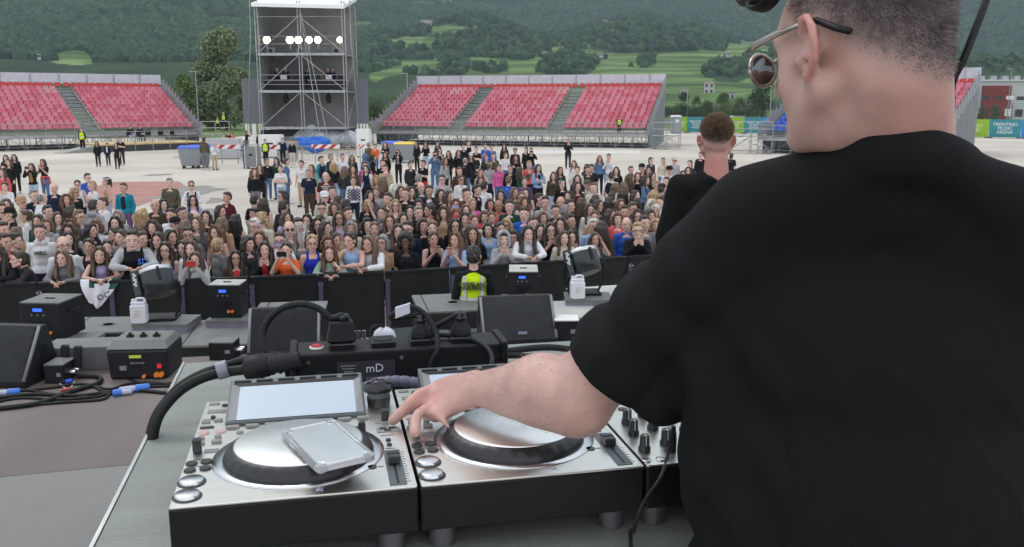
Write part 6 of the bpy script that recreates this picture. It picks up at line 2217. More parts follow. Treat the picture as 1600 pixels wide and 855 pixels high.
    sp_ += [('c', tl, tr2, .066, .072), ('c', neck + Vector((-.03, .03, -.052)), tl + Vector((.02, 0, 0)), .066, .064), ('c', neck + Vector((.03, .03, -.054)), tr2, .068, .070), ('e', neck + Vector((0, .02, -.045)), (.085, .075, .06)), ('c', J(1385, 246, .985), J(1180, 334, 1.1), .030, .062), ('c', J(1372, 241, .972), J(1420, 240, .953), .030, .030), ('c', J(1420, 240, .953), J(1468, 247, .953), .030, .030), ('c', J(1468, 247, .953), J(1514, 278, .985), .030, .030), ('c', J(1512, 280, .985), J(1660, 372, 1.04), .030, .066), ('c', J(1112, 560, 1.1), J(1120, 720, 1.1), .035, .045),
            ('e', ctr + Vector((.0, .03, -.14)), (.225, .125, .17)), ('e', ctr + Vector((.0, .045, -.33)), (.245, .14, .24)), ('e', ctr + Vector((.0, .05, -.55)), (.25, .145, .26)), ('e', ctr + Vector((0, .05, -.72)), (.25, .15, .2))]
    sl_end = shl.lerp(elb, .80)
    sp_ += [('c', shl + Vector((0, 0, -.006)), shl.lerp(elb, .5) + Vector((.004, 0, -.004)), .066, .067), ('c', shl.lerp(elb, .5) + Vector((.004, 0, -.004)), shl.lerp(elb, 1.0) + Vector((.008, 0, .0)), .067, .066),
            ('c', shl.lerp(elb, .25) + Vector((.065, 0, -.06)), shl.lerp(elb, .72) + Vector((.055, .0, -.04)), .07, .056)]
    sp_ += [('c', shr, shr.lerp(elr, .9), .080, .072)]
    ms = organic('t_shirt', sp_, .0042, 8, .5)
    bm = bmesh.new(); bm.from_mesh(ms)
    ax = (elb - shl).normalized()
    def cut(bm, co, no, near, rad):
        fs = [f for f in bm.faces if (f.calc_center_median() - near).length < rad]
        geom = fs + list({v_ for f in fs for v_ in f.verts}) + list({e_ for f in fs for e_ in f.edges})
        bmesh.ops.bisect_plane(bm, geom=geom, plane_co=co, plane_no=no, clear_outer=True)
    cno = (ax * .86 + Vector((-.1, .1, -.25))).normalized()
    cut(bm, sl_end, cno, shl.lerp(elb, 1.05), .17)
    cut(bm, shr.lerp(elr, .72), (elr - shr).normalized(), shr.lerp(elr, .95), .14)
    bm.to_mesh(ms); bm.free()
    v = verts_of(ms)
    lap_smooth(ms, smoothstep(.10, .17, np.linalg.norm(v - np.array(sl_end), axis=1)) * smoothstep(.10, .2, np.linalg.norm(v - np.array(shr.lerp(elr, .72)), axis=1)), 70)
    v = verts_of(ms)
    # broad folds hanging from the shoulder blades and round the sleeve
    dv = np.zeros(len(v))
    for i, p in enumerate(v):
        q = Vector((p[0] * 9, p[1] * 9, p[2] * 3.0))
        w_ = min(1, max(0, (3.80 - p[2]) / .12))
        f = noise.noise(q + Vector((4, 1, 0))) * .007 + noise.noise(Vector((p[0] * 22 + p[2] * 9, p[1] * 20, p[2] * 7))) * .003 + (1 - abs(noise.noise(Vector((p[0] * 15 + p[2] * 11, p[1] * 12, p[2] * 4 - p[0] * 8))))) ** 6 * .0025
        s_ = (Vector(p) - shl).dot(ax)
        if p[0] < shl.x + .05:
            f += .005 * math.sin(s_ * 70 + p[1] * 25 + 3 * noise.noise(Vector(p) * 6)) * min(1, max(0, s_ / .1))
        dv[i] = f * w_
    N = np.empty(len(ms.vertices) * 3, dtype=np.float32); ms.vertices.foreach_get('normal', N); N = N.reshape(-1, 3)
    set_verts(ms, v + N * dv[:, None])
    ms.materials.append(M_shirt)
    ms.transform(back)
    so = link('t_shirt', ms, t)
    sm = so.modifiers.new('thick', 'SOLIDIFY'); sm.thickness = .003; sm.offset = 1
    # ribbed collar lying on the cloth
    from mathutils.bvhtree import BVHTree
    bm = bmesh.new(); bm.from_mesh(ms); bv = BVHTree.FromBMesh(bm)
    nn = Vector((-.05, .30, .95)).normalized(); uu = Vector((1, 0, .05)).normalized(); vv = nn.cross(uu).normalized()
    cn = neck + Vector((-.004, .018, .02)) - base
    cp_ = []
    for a in np.linspace(0, 2 * math.pi, 73):
        o_ = cn + uu * (.081 * math.cos(a)) + vv * (.078 * math.sin(a)) + nn * .2
        hit = bv.ray_cast(o_, -nn)[0]
        if hit: cp_.append(hit + nn * .001)
    if len(cp_) > 20:
        b = MB(); b.tube(smooth_path(cp_[::3] + [cp_[0]], 4), .0062, 8); b.build('collar', M_shirt, t)
    bm.free()
    # trousers and shoes
    tp = [('e', hip + Vector((0, .02, 0)), (.18, .135, .15))]
    for s in (-1, 1):
        kx = Vector((hip.x + s * .11, hip.y + .02, 2.68)); fx = Vector((hip.x + s * .13, hip.y - .02, 2.30))
        tp += [('c', Vector((hip.x + s * .09, hip.y, 2.98)), kx, .095, .075), ('c', kx, fx, .075, .06)]
    mt = organic('trousers', tp, .012, 4); mt.materials.append(M_jean); mt.transform(back); link('trousers', mt, t)
    for s in (-1, 1):
        fx = Vector((hip.x + s * .13, hip.y + .02, 2.24))
        mo = organic('shoe', [('c', fx + Vector((0, -.03, 0)), fx + Vector((0, .16, -.012)), .046, .038)], .01, 3); mo.materials.append(M_rubber); mo.transform(back); link('shoe', mo, t)
    # sunglasses (worn)
    H = lambda x, y, z: Mh @ Vector((x, y, z)) - base
    gm = mat('glasses_metal', (.42, .38, .34), .3, .9, var=.1); gl = mat('glasses_lens', (.02, .016, .012), .06, .0, var=.02, coat=1.0)
    sg = bpy.data.objects.new('sunglasses', None); COL.objects.link(sg); sg.parent = t
    for s in (-1, 1):
        b = MB(); b.tube([H(s * .088, -.056, .006), H(s * .089, -.036, .014), H(s * .086, -.012, .026), H(s * .083, .006, .027)], .0036, 8); b.build('temple_tip', M_black, sg)
        b = MB(); b.tube([H(s * .083, .006, .027), H(s * .080, .045, .024), H(s * .074, .088, .018), H(s * .070, .104, .012)], .0030, 8, rr=[.0022, .0038, .0042, .0035]); b.build('temple', gm, sg)
        n_ = 22
        pts = []
        for k in range(n_):
            a = 2 * math.pi * k / n_
            xx = .035 + .029 * math.cos(a); zz = -.007 + .0195 * math.sin(a)
            pts.append(H(s * xx, .122 - .35 * max(0, xx - .02) ** 1 * .9, zz))
        b = MB(); b.tube(pts + [pts[0]], .0024, 6); b.build('rim', gm, sg)
        c_ = sum(pts, Vector()) / n_ + (Mh.to_3x3() @ Vector((0, .004, 0)))
        b = MB(); b.add([c_] + pts, [(0, 1 + k, 1 + (k + 1) % n_) for k in range(n_)], 0, True); b.build('lens', gl, sg)
    b = MB(); b.tube([H(-.010, .119, .004), H(0, .124, .008), H(.010, .119, .004)], .002, 6); b.build('bridge', gm, sg)
    return t, Mh, base
CAPN[:] = [40, 12]
DJ, DJ_MH, DJ_BASE = dj()
CAPN[:] = [22, 7]

def headphones():
    Mh = DJ_MH
    t = thing('headphones', 'black over-ear headphones pushed up on the bending head, cable hanging down', 'headphones', Mh @ Vector((0, .02, .12)), 0)
    inv = Matrix.Translation(-(Mh @ Vector((0, .02, .12))))
    H = lambda x, y, z: inv @ (Mh @ Vector((x, y, z)))
    b = MB()
    pts = [H(.100 * math.cos(a), .05 + .006 * math.sin(a), .085 + .062 * math.sin(a)) for a in np.linspace(0, math.pi, 22)]
    b.tube(pts, .010, 8); b.build('headband', M_black, t)
    for s in (-1, 1):
        c = Mh @ Vector((s * .088, .062, .082)); nrm = (Mh.to_3x3() @ Vector((s * 1, .15, .25))).normalized()
        Q = inv @ Matrix.Translation(c) @ nrm.to_track_quat('Z', 'Y').to_matrix().to_4x4()
        b = MB(); b.lathe([(.024, -.016), (.029, -.012), (.030, .0), (.028, .006)], n=28, M=Q); b.build('ear_pad', M_rubber, t)
        b = MB(); b.lathe([(.028, .006), (.029, .014), (.025, .02), (.016, .022), (.001, .023)], n=28, M=Q); b.build('ear_cup', M_blackgloss, t)
    o = Mh @ Vector((0, .02, .12))
    P = [ony(1560, -60, 1.0), ony(1541, 0, .98), ony(1524, 46, .97), ony(1506, 92, .965), ony(1488, 130, .97), ony(1487, 170, .985)]
    b = MB(); b.tube([p - o for p in smooth_path([Mh @ Vector((.10, .05, .085)), ony(1565, -90, 1.02)] + P, 8)], .0042, 8); b.build('cable', M_black, t)
headphones()

def stage_man():
    Y = 4.75
    hc = ony(1119, 221, Y)
    base = Vector((hc.x, hc.y - .02, STAGE_Z))
    t = thing('person', 'person in a black long-sleeved top standing at the stage edge, seen from behind', 'person', base, 0)
    skin = skin_mat('stage_man_skin', (.44, .24, .2), hairc=(.075, .052, .038))
    h = hc.z - STAGE_Z
    Mh = Matrix.Translation((0, .02, h)) @ Matrix.Rotation(R(-6), 4, 'Z') @ Matrix.Rotation(R(-8), 4, 'X')
    pr = head_prims(Mh)
    sh = h - .205
    pr += [('c', (0, .0, h - .05), (0, -.01, sh + .02), .056, .068), ('c', (-.16, 0, sh - .03), (.16, 0, sh - .03), .058, .058), ('e', (0, .01, sh - .2), (.15, .1, .2)), ('e', (0, .01, sh - .48), (.14, .1, .2)),
           ('e', (0, .01, sh - .6), (.15, .11, .13))]
    for s in (-1, 1):
        el, wr = Vector((s * .25, .02, sh - .3)), Vector((s * .2, .16, sh - .5))
        pr += [('c', (s * .18, 0, sh - .03), el, .05, .042), ('c', el, wr, .042, .026), ('c', wr, wr + Vector((-s * .02, .06, -.03)), .024, .028)]
        for q in range(4):
            k = wr + Vector((-s * (.0 + .018 * q) + s * .02, .085, -.04)); pr += finger([k, k + Vector((0, .03, -.02)), k + Vector((0, .035, -.045))], .009, .0075)
        pr += finger([wr + Vector((-s * .03, .03, 0)), wr + Vector((-s * .05, .06, .0))], .011, .008)
        pr += [('c', (s * .09, .01, sh - .62), (s * .1, .02, .5), .08, .055), ('c', (s * .1, .02, .5), (s * .11, -.01, .08), .05, .036), ('c', (s * .11, 0, .04), (s * .12, .15, .035), .036, .03)]
    me = organic('body', pr, .0065, 4)
    v = verts_of(me); Mi = Mh.inverted()
    L = v @ np.array(Mi.to_3x3()).T + np.array(Mi.translation)
    x, y, z = np.abs(L[:, 0]), L[:, 1], L[:, 2]
    line = np.maximum(np.where(y > .012, .05, .018 - .6 * np.maximum(0, -.002 - y)), -.062)
    nh = (x ** 2 / .0875 ** 2 + y ** 2 / .13 ** 2 + (z - .02) ** 2 / .14 ** 2) < 1.25
    ear = (x > .0835) & (z < .037) & (z > -.045)
    hair = smoothstep(-.004, .03, z - line) * (y < .085) * nh * (~ear); hair = np.where((y > .045) & (z < .062), 0, hair)
    neckr = smoothstep(h - .06, h - .1, v[:, 2]) * (v[:, 2] > sh - .05) * .7
    eyes = np.exp(-(((x - .032) / .012) ** 2 + ((z - .004) / .006) ** 2)) * (y > .06)
    col_attr(me, 'marks', np.stack([np.clip(ear * .8 + neckr, 0, 1), np.clip(hair * .9 + eyes, 0, 1), np.zeros(len(v))], 1))
    me.materials.append(skin)
    link('body', me, t)
    hm = mat('stage_man_hair', (.2, .135, .09), .65, var=.35, scale=50)
    def keep(LL):
        x_, y_, z_ = np.abs(LL[:, 0]), LL[:, 1], LL[:, 2]
        ln = np.maximum(np.where(y_ > .012, .05, .018 - .6 * np.maximum(0, -.002 - y_)), -.062)
        nh_ = (x_ ** 2 / .0875 ** 2 + y_ ** 2 / .13 ** 2 + (z_ - .02) ** 2 / .14 ** 2) < 1.25
        return smoothstep(0, .09, z_ - ln) * nh_ * (~((x_ > .082) & (z_ < .037))) * (~((y_ > .045) & (z_ < .062))) * (y_ < .09) + 1e-12
    short_hair('hair', me, Mi, keep, 16000, .028, hm, t, 8, lean=(0, .1, .25), thick=.0018)
    cp_ = [('c', (-.15, 0, sh - .03), (.15, 0, sh - .03), .072, .072), ('c', (0, 0, sh + .0), (-.13, 0, sh - .03), .066, .066), ('c', (0, 0, sh), (.13, 0, sh - .03), .066, .066), ('e', (0, .01, sh - .2), (.185, .125, .24)), ('e', (0, .01, sh - .48), (.18, .13, .22)), ('e', (0, .01, sh - .62), (.18, .13, .12)),
           ('c', (-.05, -.055, sh + .005), (.05, -.055, sh + .005), .028, .028)]
    for s in (-1, 1):
        el, wr = Vector((s * .25, .02, sh - .3)), Vector((s * .2, .16, sh - .5))
        cp_ += [('c', (s * .18, 0, sh - .03), el, .068, .058), ('c', el, wr, .058, .04)]
    ms = organic('sweatshirt', cp_, .008, 5)
    v = verts_of(ms)
    N = np.empty(len(ms.vertices) * 3, dtype=np.float32); ms.vertices.foreach_get('normal', N); N = N.reshape(-1, 3)
    dv = np.array([noise.noise(Vector((p[0] * 10, p[1] * 10, p[2] * 5))) * .012 for p in v])
    set_verts(ms, v + N * dv[:, None]); ms.materials.append(M_shirt2); link('sweatshirt', ms, t)
    tp = [('e', (0, .01, sh - .62), (.16, .12, .13))]
    for s in (-1, 1):
        tp += [('c', (s * .09, .01, sh - .64), (s * .1, .02, .5), .09, .07), ('c', (s * .1, .02, .5), (s * .11, -.01, .11), .07, .055)]
    mt = organic('trousers', tp, .014, 3); mt.materials.append(M_jean); link('trousers', mt, t)
    for s in (-1, 1):
        mo = organic('shoe', [('c', (s * .11, -.02, .045), (s * .12, .16, .035), .045, .036)], .012, 2); mo.materials.append(M_rubber); link('shoe', mo, t)
stage_man()
# ================================================================== THE CROWD
CC = dict(black=(.012, .012, .014), charcoal=(.03, .031, .034), grey=(.17, .17, .18), lgrey=(.36, .36, .38), white=(.68, .68, .71), navy=(.012, .018, .045), blue=(.03, .10, .42),
          lblue=(.30, .42, .66), teal=(.01, .2, .28), denim=(.09, .15, .27), green=(.018, .06, .04), mint=(.26, .34, .28), olive=(.10, .09, .062), brown=(.06, .04, .028),
          tan=(.42, .27, .17), maroon=(.085, .014, .02), red=(.46, .03, .04), coral=(.58, .10, .11), orange=(.66, .12, .03), pink=(.62, .12, .33), mustard=(.40, .19, .04),
          lilac=(.44, .38, .60), cream=(.56, .52, .43), yellow=(.55, .75, .015), royal=(.02, .03, .36), lightd=(.33, .42, .55), beige=(.42, .35, .25), purple=(.13, .07, .17))
CN = dict(lgrey='light grey', lblue='light blue', denim='denim blue', lightd='pale denim', mint='pale mint', royal='royal blue', yellow='yellow hi-vis', olive='olive green')
HC = dict(k=(.014, .012, .011), d=(.036, .024, .018), b=(.068, .043, .029), l=(.13, .08, .05), n=(.34, .23, .12), r=(.12, .052, .028), g=(.2, .19, .18), w=(.5, .48, .44))
GN = dict(t='T-shirt', v='sleeveless top', h='hoodie', j='jacket', s='long-sleeved top')

# ---- shared shapes (all face -y, feet at the origin, 1.68 m tall)
HEAD0 = {'n': (0, -.01, 1.555), 'l': (0, -.13, 1.475), 'u': (0, -.02, 1.55), 'p': (0, -.01, 1.555), 'c': (0, -.01, 1.555), 'h': (0, -.015, 1.55), 'z': (0, -.02, 1.22)}
HK = 1.06
def c_head(h, mouth=False):
    M = Matrix.Translation(h) @ Matrix.Rotation(math.pi, 4, 'Z') @ Matrix.Rotation(R(3), 4, 'X') @ Matrix.Scale(HK, 4)
    Q = M.to_3x3(); P = lambda x, y, z: M @ Vector((x, y, z)); e = lambda c, r: ('e', P(*c), r, Q)
    pr = [e((0, -.012, .034), (.073, .094, .086)), e((0, .03, .02), (.064, .062, .075)), e((0, .040, -.045), (.052, .050, .062)), e((0, .07, -.094), (.022, .02, .017)),
          e((-.036, .058, -.022), (.025, .026, .025)), e((.036, .058, -.022), (.025, .026, .025)), ('c', P(0, .090, .006), P(0, .110, -.030), .009, .013),
          ('c', P(-.04, .078, .022), P(.04, .078, .022), .011, .011), e((0, .086, -.062), (.023, .014, .015)), ('c', P(-.058, .0, -.05), P(-.02, .066, -.094), .018, .016), ('c', P(.058, .0, -.05), P(.02, .066, -.094), .018, .016)]
    for s in (-1, 1):
        pr.append(e((s * .077, -.005, .0), (.009, .018, .03)))
    return pr, M
def hand(pr, w, d, side, up, curl=.5):
    """palm, four unequal fingers and a thumb leaving the wrist w in direction d; side points to the thumb"""
    w, d, side = Vector(w), Vector(d).normalized(), Vector(side)
    side = (side - d * side.dot(d)).normalized()
    n = side.cross(d)
    if n.dot(Vector(up)) < 0: n = -n
    pr.append(('e', w + d * .05, (.05, .036, .017), Matrix((d, side, n)).transposed()))
    for i, (o, L) in enumerate(((.03, .07), (.01, .078), (-.01, .072), (-.029, .056))):
        k = w + d * .085 + side * o
        pr += finger([k, k + d * L * .5 - n * L * .18 * curl, k + d * L * (.95 - .35 * curl) - n * L * .75 * curl], .0105, .0085)
    t0 = w + d * .025 + side * .03
    pr += finger([t0, t0 + d * .03 + side * .024, t0 + d * .06 + side * .028 - n * .012], .0125, .009)
SH = Vector((.175, .0, 1.365))
def arm_pts(pose, s):
    m = lambda x, y, z: Vector((s * x, y, z))
    if pose == 'n': return m(.152, 0, 1.335), m(.205, .03, 1.08), m(.215, -.07, .86), (0, -.15, -1), (-s * .3, -1, 0), (s, 0, 0)
    if pose == 'l': return m(.155, -.05, 1.29), m(.235, -.22, 1.16), m(.07 + .03 * (s > 0), -.42, 1.165), (-s * .75, -.35, -.25), (-s * .2, -.9, .5), (0, -.3, 1)
    if pose == 'u': return m(.152, 0, 1.33), m(.205, -.12, 1.11), m(.055, -.23, 1.33), (-s * .25, -.1, 1), (-s * 1, 0, 0), (0, 1, 0)
    if pose == 'p': return m(.152, 0, 1.335), m(.215, -.19, 1.21), m(.075, -.31, 1.47), (-s * .35, -.1, 1), (-s * .9, .3, .2), (0, 1, 0)
    if pose == 'c': return m(.152, 0, 1.335), m(.22, -.06, 1.09), m(-.04, -.20, 1.14 + .03 * s), (-s * 1, .0, .1), (0, .2, 1), (0, -1, 0)
    if pose == 'h':
        if s > 0: return m(.152, 0, 1.335), m(.25, -.12, 1.27), m(.11, -.10, 1.52), (-s * .4, .2, 1), (0, -1, .2), (s, 0, 0)
        return m(.152, 0, 1.335), m(.205, .03, 1.08), m(.2, -.07, .85), (0, -.15, -1), (-s * .3, -1, 0), (s, 0, 0)
    if pose == 'z': return m(.17, 0, 1.03), m(.23, -.08, .78), m(.12, -.3, .68), (-s * .3, -1, -.1), (-s, 0, 0), (0, 0, 1)
def torso_pts(pose):
    if pose == 'l': return Vector((0, .02, .92)), Vector((0, -.0, 1.1)), Vector((0, -.045, 1.23)), Vector((0, -.06, 1.325))
    if pose == 'z': return Vector((0, .0, .5)), Vector((0, .02, .7)), Vector((0, .0, .88)), Vector((0, 0, 1.03))
    return Vector((0, .0, .92)), Vector((0, .0, 1.09)), Vector((0, -.005, 1.24)), Vector((0, 0, 1.365))
def leg_pts(pose, s):
    if pose == 'z': return Vector((s * .09, 0, .48)), Vector((s * .12, -.42, .5)), Vector((s * .12, -.44, .09)), Vector((s * .13, -.6, .04))
    return Vector((s * .088, 0, .88)), Vector((s * .095, -.012, .49)), Vector((s * .10, .02, .08)), Vector((s * .115, -.15, .038))
BODY, TOPS, TROU, SHOE = {}, {}, {}, {}
M_cskin = None
def crowd_skin():
    m = mat('crowd_skin', (.5, .3, .25), .5, var=.07, scale=10, objcol=True)
    t = m.node_tree; b = t.nodes['Principled BSDF']
    at = t.nodes.new("ShaderNodeVertexColor"); at.layer_name = 'face'
    sc = t.nodes.new("ShaderNodeSeparateColor"); t.links.new(at.outputs['Color'], sc.inputs['Color'])
    last = b.inputs['Base Color'].links[0].from_socket
    for ch, c in (('Red', (.33, .09, .085)), ('Green', (.035, .024, .02)), ('Blue', (.68, .65, .62))):
        mx = t.nodes.new("ShaderNodeMix"); mx.data_type = 'RGBA'
        t.links.new(sc.outputs[ch], mx.inputs['Factor']); t.links.new(last, mx.inputs['A']); mx.inputs['B'].default_value = (*c, 1)
        last = mx.outputs['Result']
    t.links.new(last, b.inputs['Base Color'])
    return m
M_cskin = crowd_skin()
M_cloth_o = mat('crowd_cloth', (.5, .5, .5), .9, var=.13, scale=7, bump=.35, bscale=14, objcol=True, spec=.2)
M_hair_o = mat('crowd_hair', (.1, .07, .05), .5, var=.5, scale=26, bump=.7, bscale=60, objcol=True, aniso=(1, 1, .16))
M_shoe_o = mat('crowd_shoe', (.1, .1, .1), .6, objcol=True)

for pose in 'nlupchz':
    h = Vector(HEAD0[pose]); tp = torso_pts(pose)
    pr, MH = c_head(h)
    pr += [('c', h + Vector((0, .02, -.06)), tp[3] + Vector((0, .005, .03)), .047, .055), ('c', tp[3] + Vector((-.125, 0, -.03)), tp[3] + Vector((.125, 0, -.03)), .048, .048),
           ('e', tp[2], (.14, .095, .15)), ('e', tp[1], (.118, .088, .15)), ('e', tp[0], (.152, .112, .13))]
    tee, lng, tnk, trs = [], [], [], []
    core = [('c', tp[3] + Vector((-.115, 0, -.04)), tp[3] + Vector((.115, 0, -.04)), .058, .058), ('c', tp[3] + Vector((0, .01, .015)), tp[3] + Vector((-.115, 0, -.035)), .056, .054), ('c', tp[3] + Vector((0, .01, .015)), tp[3] + Vector((.115, 0, -.035)), .056, .054),
            ('e', tp[2] + Vector((0, 0, -.02)), (.152, .112, .15)), ('e', tp[1], (.138, .108, .16)), ('e', tp[0] + Vector((0, 0, .02)), (.168, .126, .13)), ('e', tp[2] + Vector((0, -.045, 0)), (.12, .075, .085))]
    tnk += [('e', tp[2] + Vector((0, 0, -.02)), (.150, .106, .15)), ('e', tp[1], (.132, .10, .16)), ('e', tp[0] + Vector((0, 0, .02)), (.162, .122, .13)), ('e', tp[2] + Vector((0, -.045, -.01)), (.12, .075, .085)),
            ('c', tp[2] + Vector((-.085, -.06, .06)), tp[3] + Vector((-.085, .0, .045)), .022, .018), ('c', tp[2] + Vector((.085, -.06, .06)), tp[3] + Vector((.085, .0, .045)), .022, .018)]
    for s in (-1, 1):
        a, b_, c_, d_, sd_, up_ = arm_pts(pose, s)
        pr += [('c', a, b_, .046, .038), ('c', b_, c_, .038, .024)]
        hand(pr, c_, d_, sd_, up_, .55)
        tee += [('c', a, a.lerp(b_, .68), .058, .058)]
        lng += [('c', a, b_, .059, .054), ('c', b_, b_.lerp(c_, .9), .054, .037)]
        l0, l1, l2, l3 = leg_pts(pose, s)
        pr += [('c', l0, l1, .078, .05), ('c', l1, l2, .05, .034), ('c', l2, l3, .034, .03)]
        trs += [('c', l0, l1, .093, .066), ('c', l1, l2 + (l1 - l2) * .06, .066, .052)]
    trs += [('e', tp[0] + Vector((0, 0, -.02)), (.163, .122, .12))]
    me = organic('body', pr, .0072, 3)
    v = verts_of(me); Mi = MH.inverted()
    L = v @ np.array(Mi.to_3x3()).T + np.array(Mi.translation)
    x, y, z = np.abs(L[:, 0]), L[:, 1], L[:, 2]
    fr = (y > .045)
    lip = np.exp(-((x / .022) ** 2 + ((z + .064) / .0085) ** 2) ** 1.5) * fr
    eye = np.exp(-(((x - .032) / .0135) ** 2 + ((z - .001) / .0062) ** 2) ** 2) * fr
    brow = np.exp(-(((x - .034) / .021) ** 2 + ((z - .023 + .08 * np.abs(x - .034)) / .0055) ** 2) ** 2) * fr * .75
    nost = np.exp(-(((x - .008) / .005) ** 2 + ((z + .041) / .004) ** 2)) * fr * .5
    col_attr(me, 'face', np.stack([np.clip(lip, 0, 1), np.clip(np.maximum(np.maximum(eye, brow), nost), 0, 1), np.zeros(len(v))], 1))
    me.materials.append(M_cskin)
    BODY[pose] = me
    def wrinkle(me_, amp=.007):
        v = verts_of(me_)
        N = np.empty(len(me_.vertices) * 3, dtype=np.float32); me_.vertices.foreach_get('normal', N); N = N.reshape(-1, 3)
        dv = np.array([noise.noise(Vector((p[0] * 13, p[1] * 13, p[2] * 9))) for p in v]) * amp
        set_verts(me_, v + N * dv[:, None])
    hood = [('e', tp[3] + Vector((0, .075, .05)), (.10, .06, .06)), ('e', tp[3] + Vector((-.05, -.06, .03)), (.05, .035, .05)), ('e', tp[3] + Vector((.05, -.06, .03)), (.05, .035, .05))]
    for g, prm in (('t', core + tee), ('s', core + lng), ('h', core + lng + hood), ('v', tnk)):
        mt = organic({'t': 't_shirt', 's': 'top', 'h': 'hoodie', 'v': 'sleeveless_top'}[g], prm, .0135, 3)
        wrinkle(mt); mt.materials.append(M_cloth_o); TOPS[pose + g] = mt
    mt = organic('trousers', trs, .0155, 3); wrinkle(mt, .006); mt.materials.append(M_cloth_o); TROU[pose] = mt
    for s in (-1, 1):
        l0, l1, l2, l3 = leg_pts(pose, s)
        mo = organic('shoe', [('c', l2 + Vector((0, .02, -.035)), l3 + Vector((0, -.02, .008)), .043, .036)], .012, 2); mo.materials.append(M_shoe_o); SHOE[pose + str(s)] = mo
    if pose == 'n':
        # open jacket: worn over another top, with a gap down the front
        pass

def hair_mesh(style):
    E = lambda c, r: ('e', Vector(c), r)
    C = lambda a, b, r0, r1: ('c', Vector(a), Vector(b), r0, r1)
    top = [E((0, .022, .052), (.083, .094, .082)), E((0, .046, .0), (.081, .074, .11))]
    sides = []
    if style in 'L':
        for s in (-1, 1):
            sides += [C((s * .035, -.052, .105), (s * .078, -.034, .03), .024, .018), C((s * .082, -.018, .03), (s * .092, -.014, -.10), .020, .026), C((s * .092, -.02, -.10), (s * .098, -.060, -.27), .028, .028), C((s * .08, .03, .0), (s * .10, .03, -.2), .045, .045)]
        sides += [C((0, .075, 0), (0, .075, -.24), .075, .07)]
    elif style == 'W':
        for s in (-1, 1):
            sides += [C((s * .035, -.048, .112), (s * .088, -.026, .03), .032, .028), C((s * .098, -.015, .03), (s * .112, -.01, -.11), .036, .044), C((s * .105, -.03, -.11), (s * .105, -.045, -.22), .045, .036), C((s * .09, .04, .0), (s * .11, .04, -.16), .055, .055)]
        sides += [C((0, .08, 0.02), (0, .085, -.2), .085, .075)]
    elif style == 'T':
        for s in (-1, 1):
            sides += [C((s * .02, -.06, .10), (s * .078, -.036, .04), .026, .02), C((s * .084, -.02, .03), (s * .09, -.018, -.085), .022, .028), C((s * .07, .03, .0), (s * .08, .03, -.08), .05, .045)]
        sides += [E((0, -.06, .085), (.05, .03, .03)), C((0, .07, 0), (0, .07, -.085), .07, .06)]
    elif style == 'P':
        sides += [E((0, .10, .045), (.04, .042, .045)), C((0, .12, .03), (.02, .13, -.15), .03, .02)]
        for s in (-1, 1): sides += [C((s * .03, -.05, .10), (s * .07, -.03, .045), .022, .018)]
    elif style == 'S':
        top = [E((0, .022, .056), (.0785, .086, .074)), E((0, .046, .010), (.0775, .070, .078)), E((-.008, -.034, .103), (.056, .044, .030)), E((.022, -.046, .108), (.036, .03, .024)), E((0, .01, .118), (.055, .06, .024))]
    elif style == 'R':      # receding, cropped
        top = [E((0, .036, .035), (.0765, .08, .075)), E((0, .048, .0), (.0765, .07, .075))]
    elif style == 'A':
        top = [E((0, .04, .05), (.125, .115, .115))]
        for s in (-1, 1): sides += [E((s * .085, .01, -.02), (.06, .075, .10)), E((s * .07, -.04, .07), (.05, .045, .05))]
        sides += [E((0, -.045, .10), (.08, .05, .045)), E((0, .08, -.04), (.1, .07, .11))]
    me = organic('hair', top + sides, .0085, 2)
    v = verts_of(me)
    N = np.empty(len(me.vertices) * 3, dtype=np.float32); me.vertices.foreach_get('normal', N); N = N.reshape(-1, 3)
    amp = {'L': .006, 'W': .014, 'A': .016, 'T': .005, 'P': .005, 'S': .012, 'R': .002}[style]
    k = {'W': 34, 'A': 40}.get(style, 55)
    zk = {'W': 22, 'A': 40, 'S': 40}.get(style, 7)
    dv = np.array([noise.noise(Vector((p[0] * k, p[1] * k, p[2] * zk + p[0] * 9))) for p in v]) * amp
    set_verts(me, v + N * dv[:, None])
    me.materials.append(M_hair_o)
    return me
HAIR = {s: hair_mesh(s) for s in 'LWTPSAR'}
def cap_mesh():
    b = MB()
    b.lathe([(.092, .045), (.094, .07), (.088, .105), (.065, .135), (.03, .148), (.001, .15)], (0, .01, 0), 22)
    b.add([(math.cos(a) * r, -.055 - .085 * q * abs(math.sin(a)) - .02, .055 - .012 * q) for q, r in ((0, .08), (1, .075)) for a in np.linspace(math.pi, 2 * math.pi, 9)], [(i, i + 1, i + 10, i + 9) for i in range(8)], 0, True)
    o = b.build('cap', M_cloth_o); me = o.data; bpy.data.objects.remove(o); return me
CAP = cap_mesh()
def hood_mesh():
    me = organic('hood', [('e', (0, .04, .05), (.105, .10, .105)), ('e', (0, .05, -.04), (.105, .09, .11)), ('c', (-.085, -.04, .07), (-.085, -.03, -.1), .028, .03), ('c', (.085, -.04, .07), (.085, -.03, -.1), .028, .03), ('c', (-.08, -.035, .08), (0, -.04, .135), .026, .026), ('c', (.08, -.035, .08), (0, -.04, .135), .026, .026)], .01, 3)
    me.materials.append(M_cloth_o); return me
HOOD = hood_mesh()
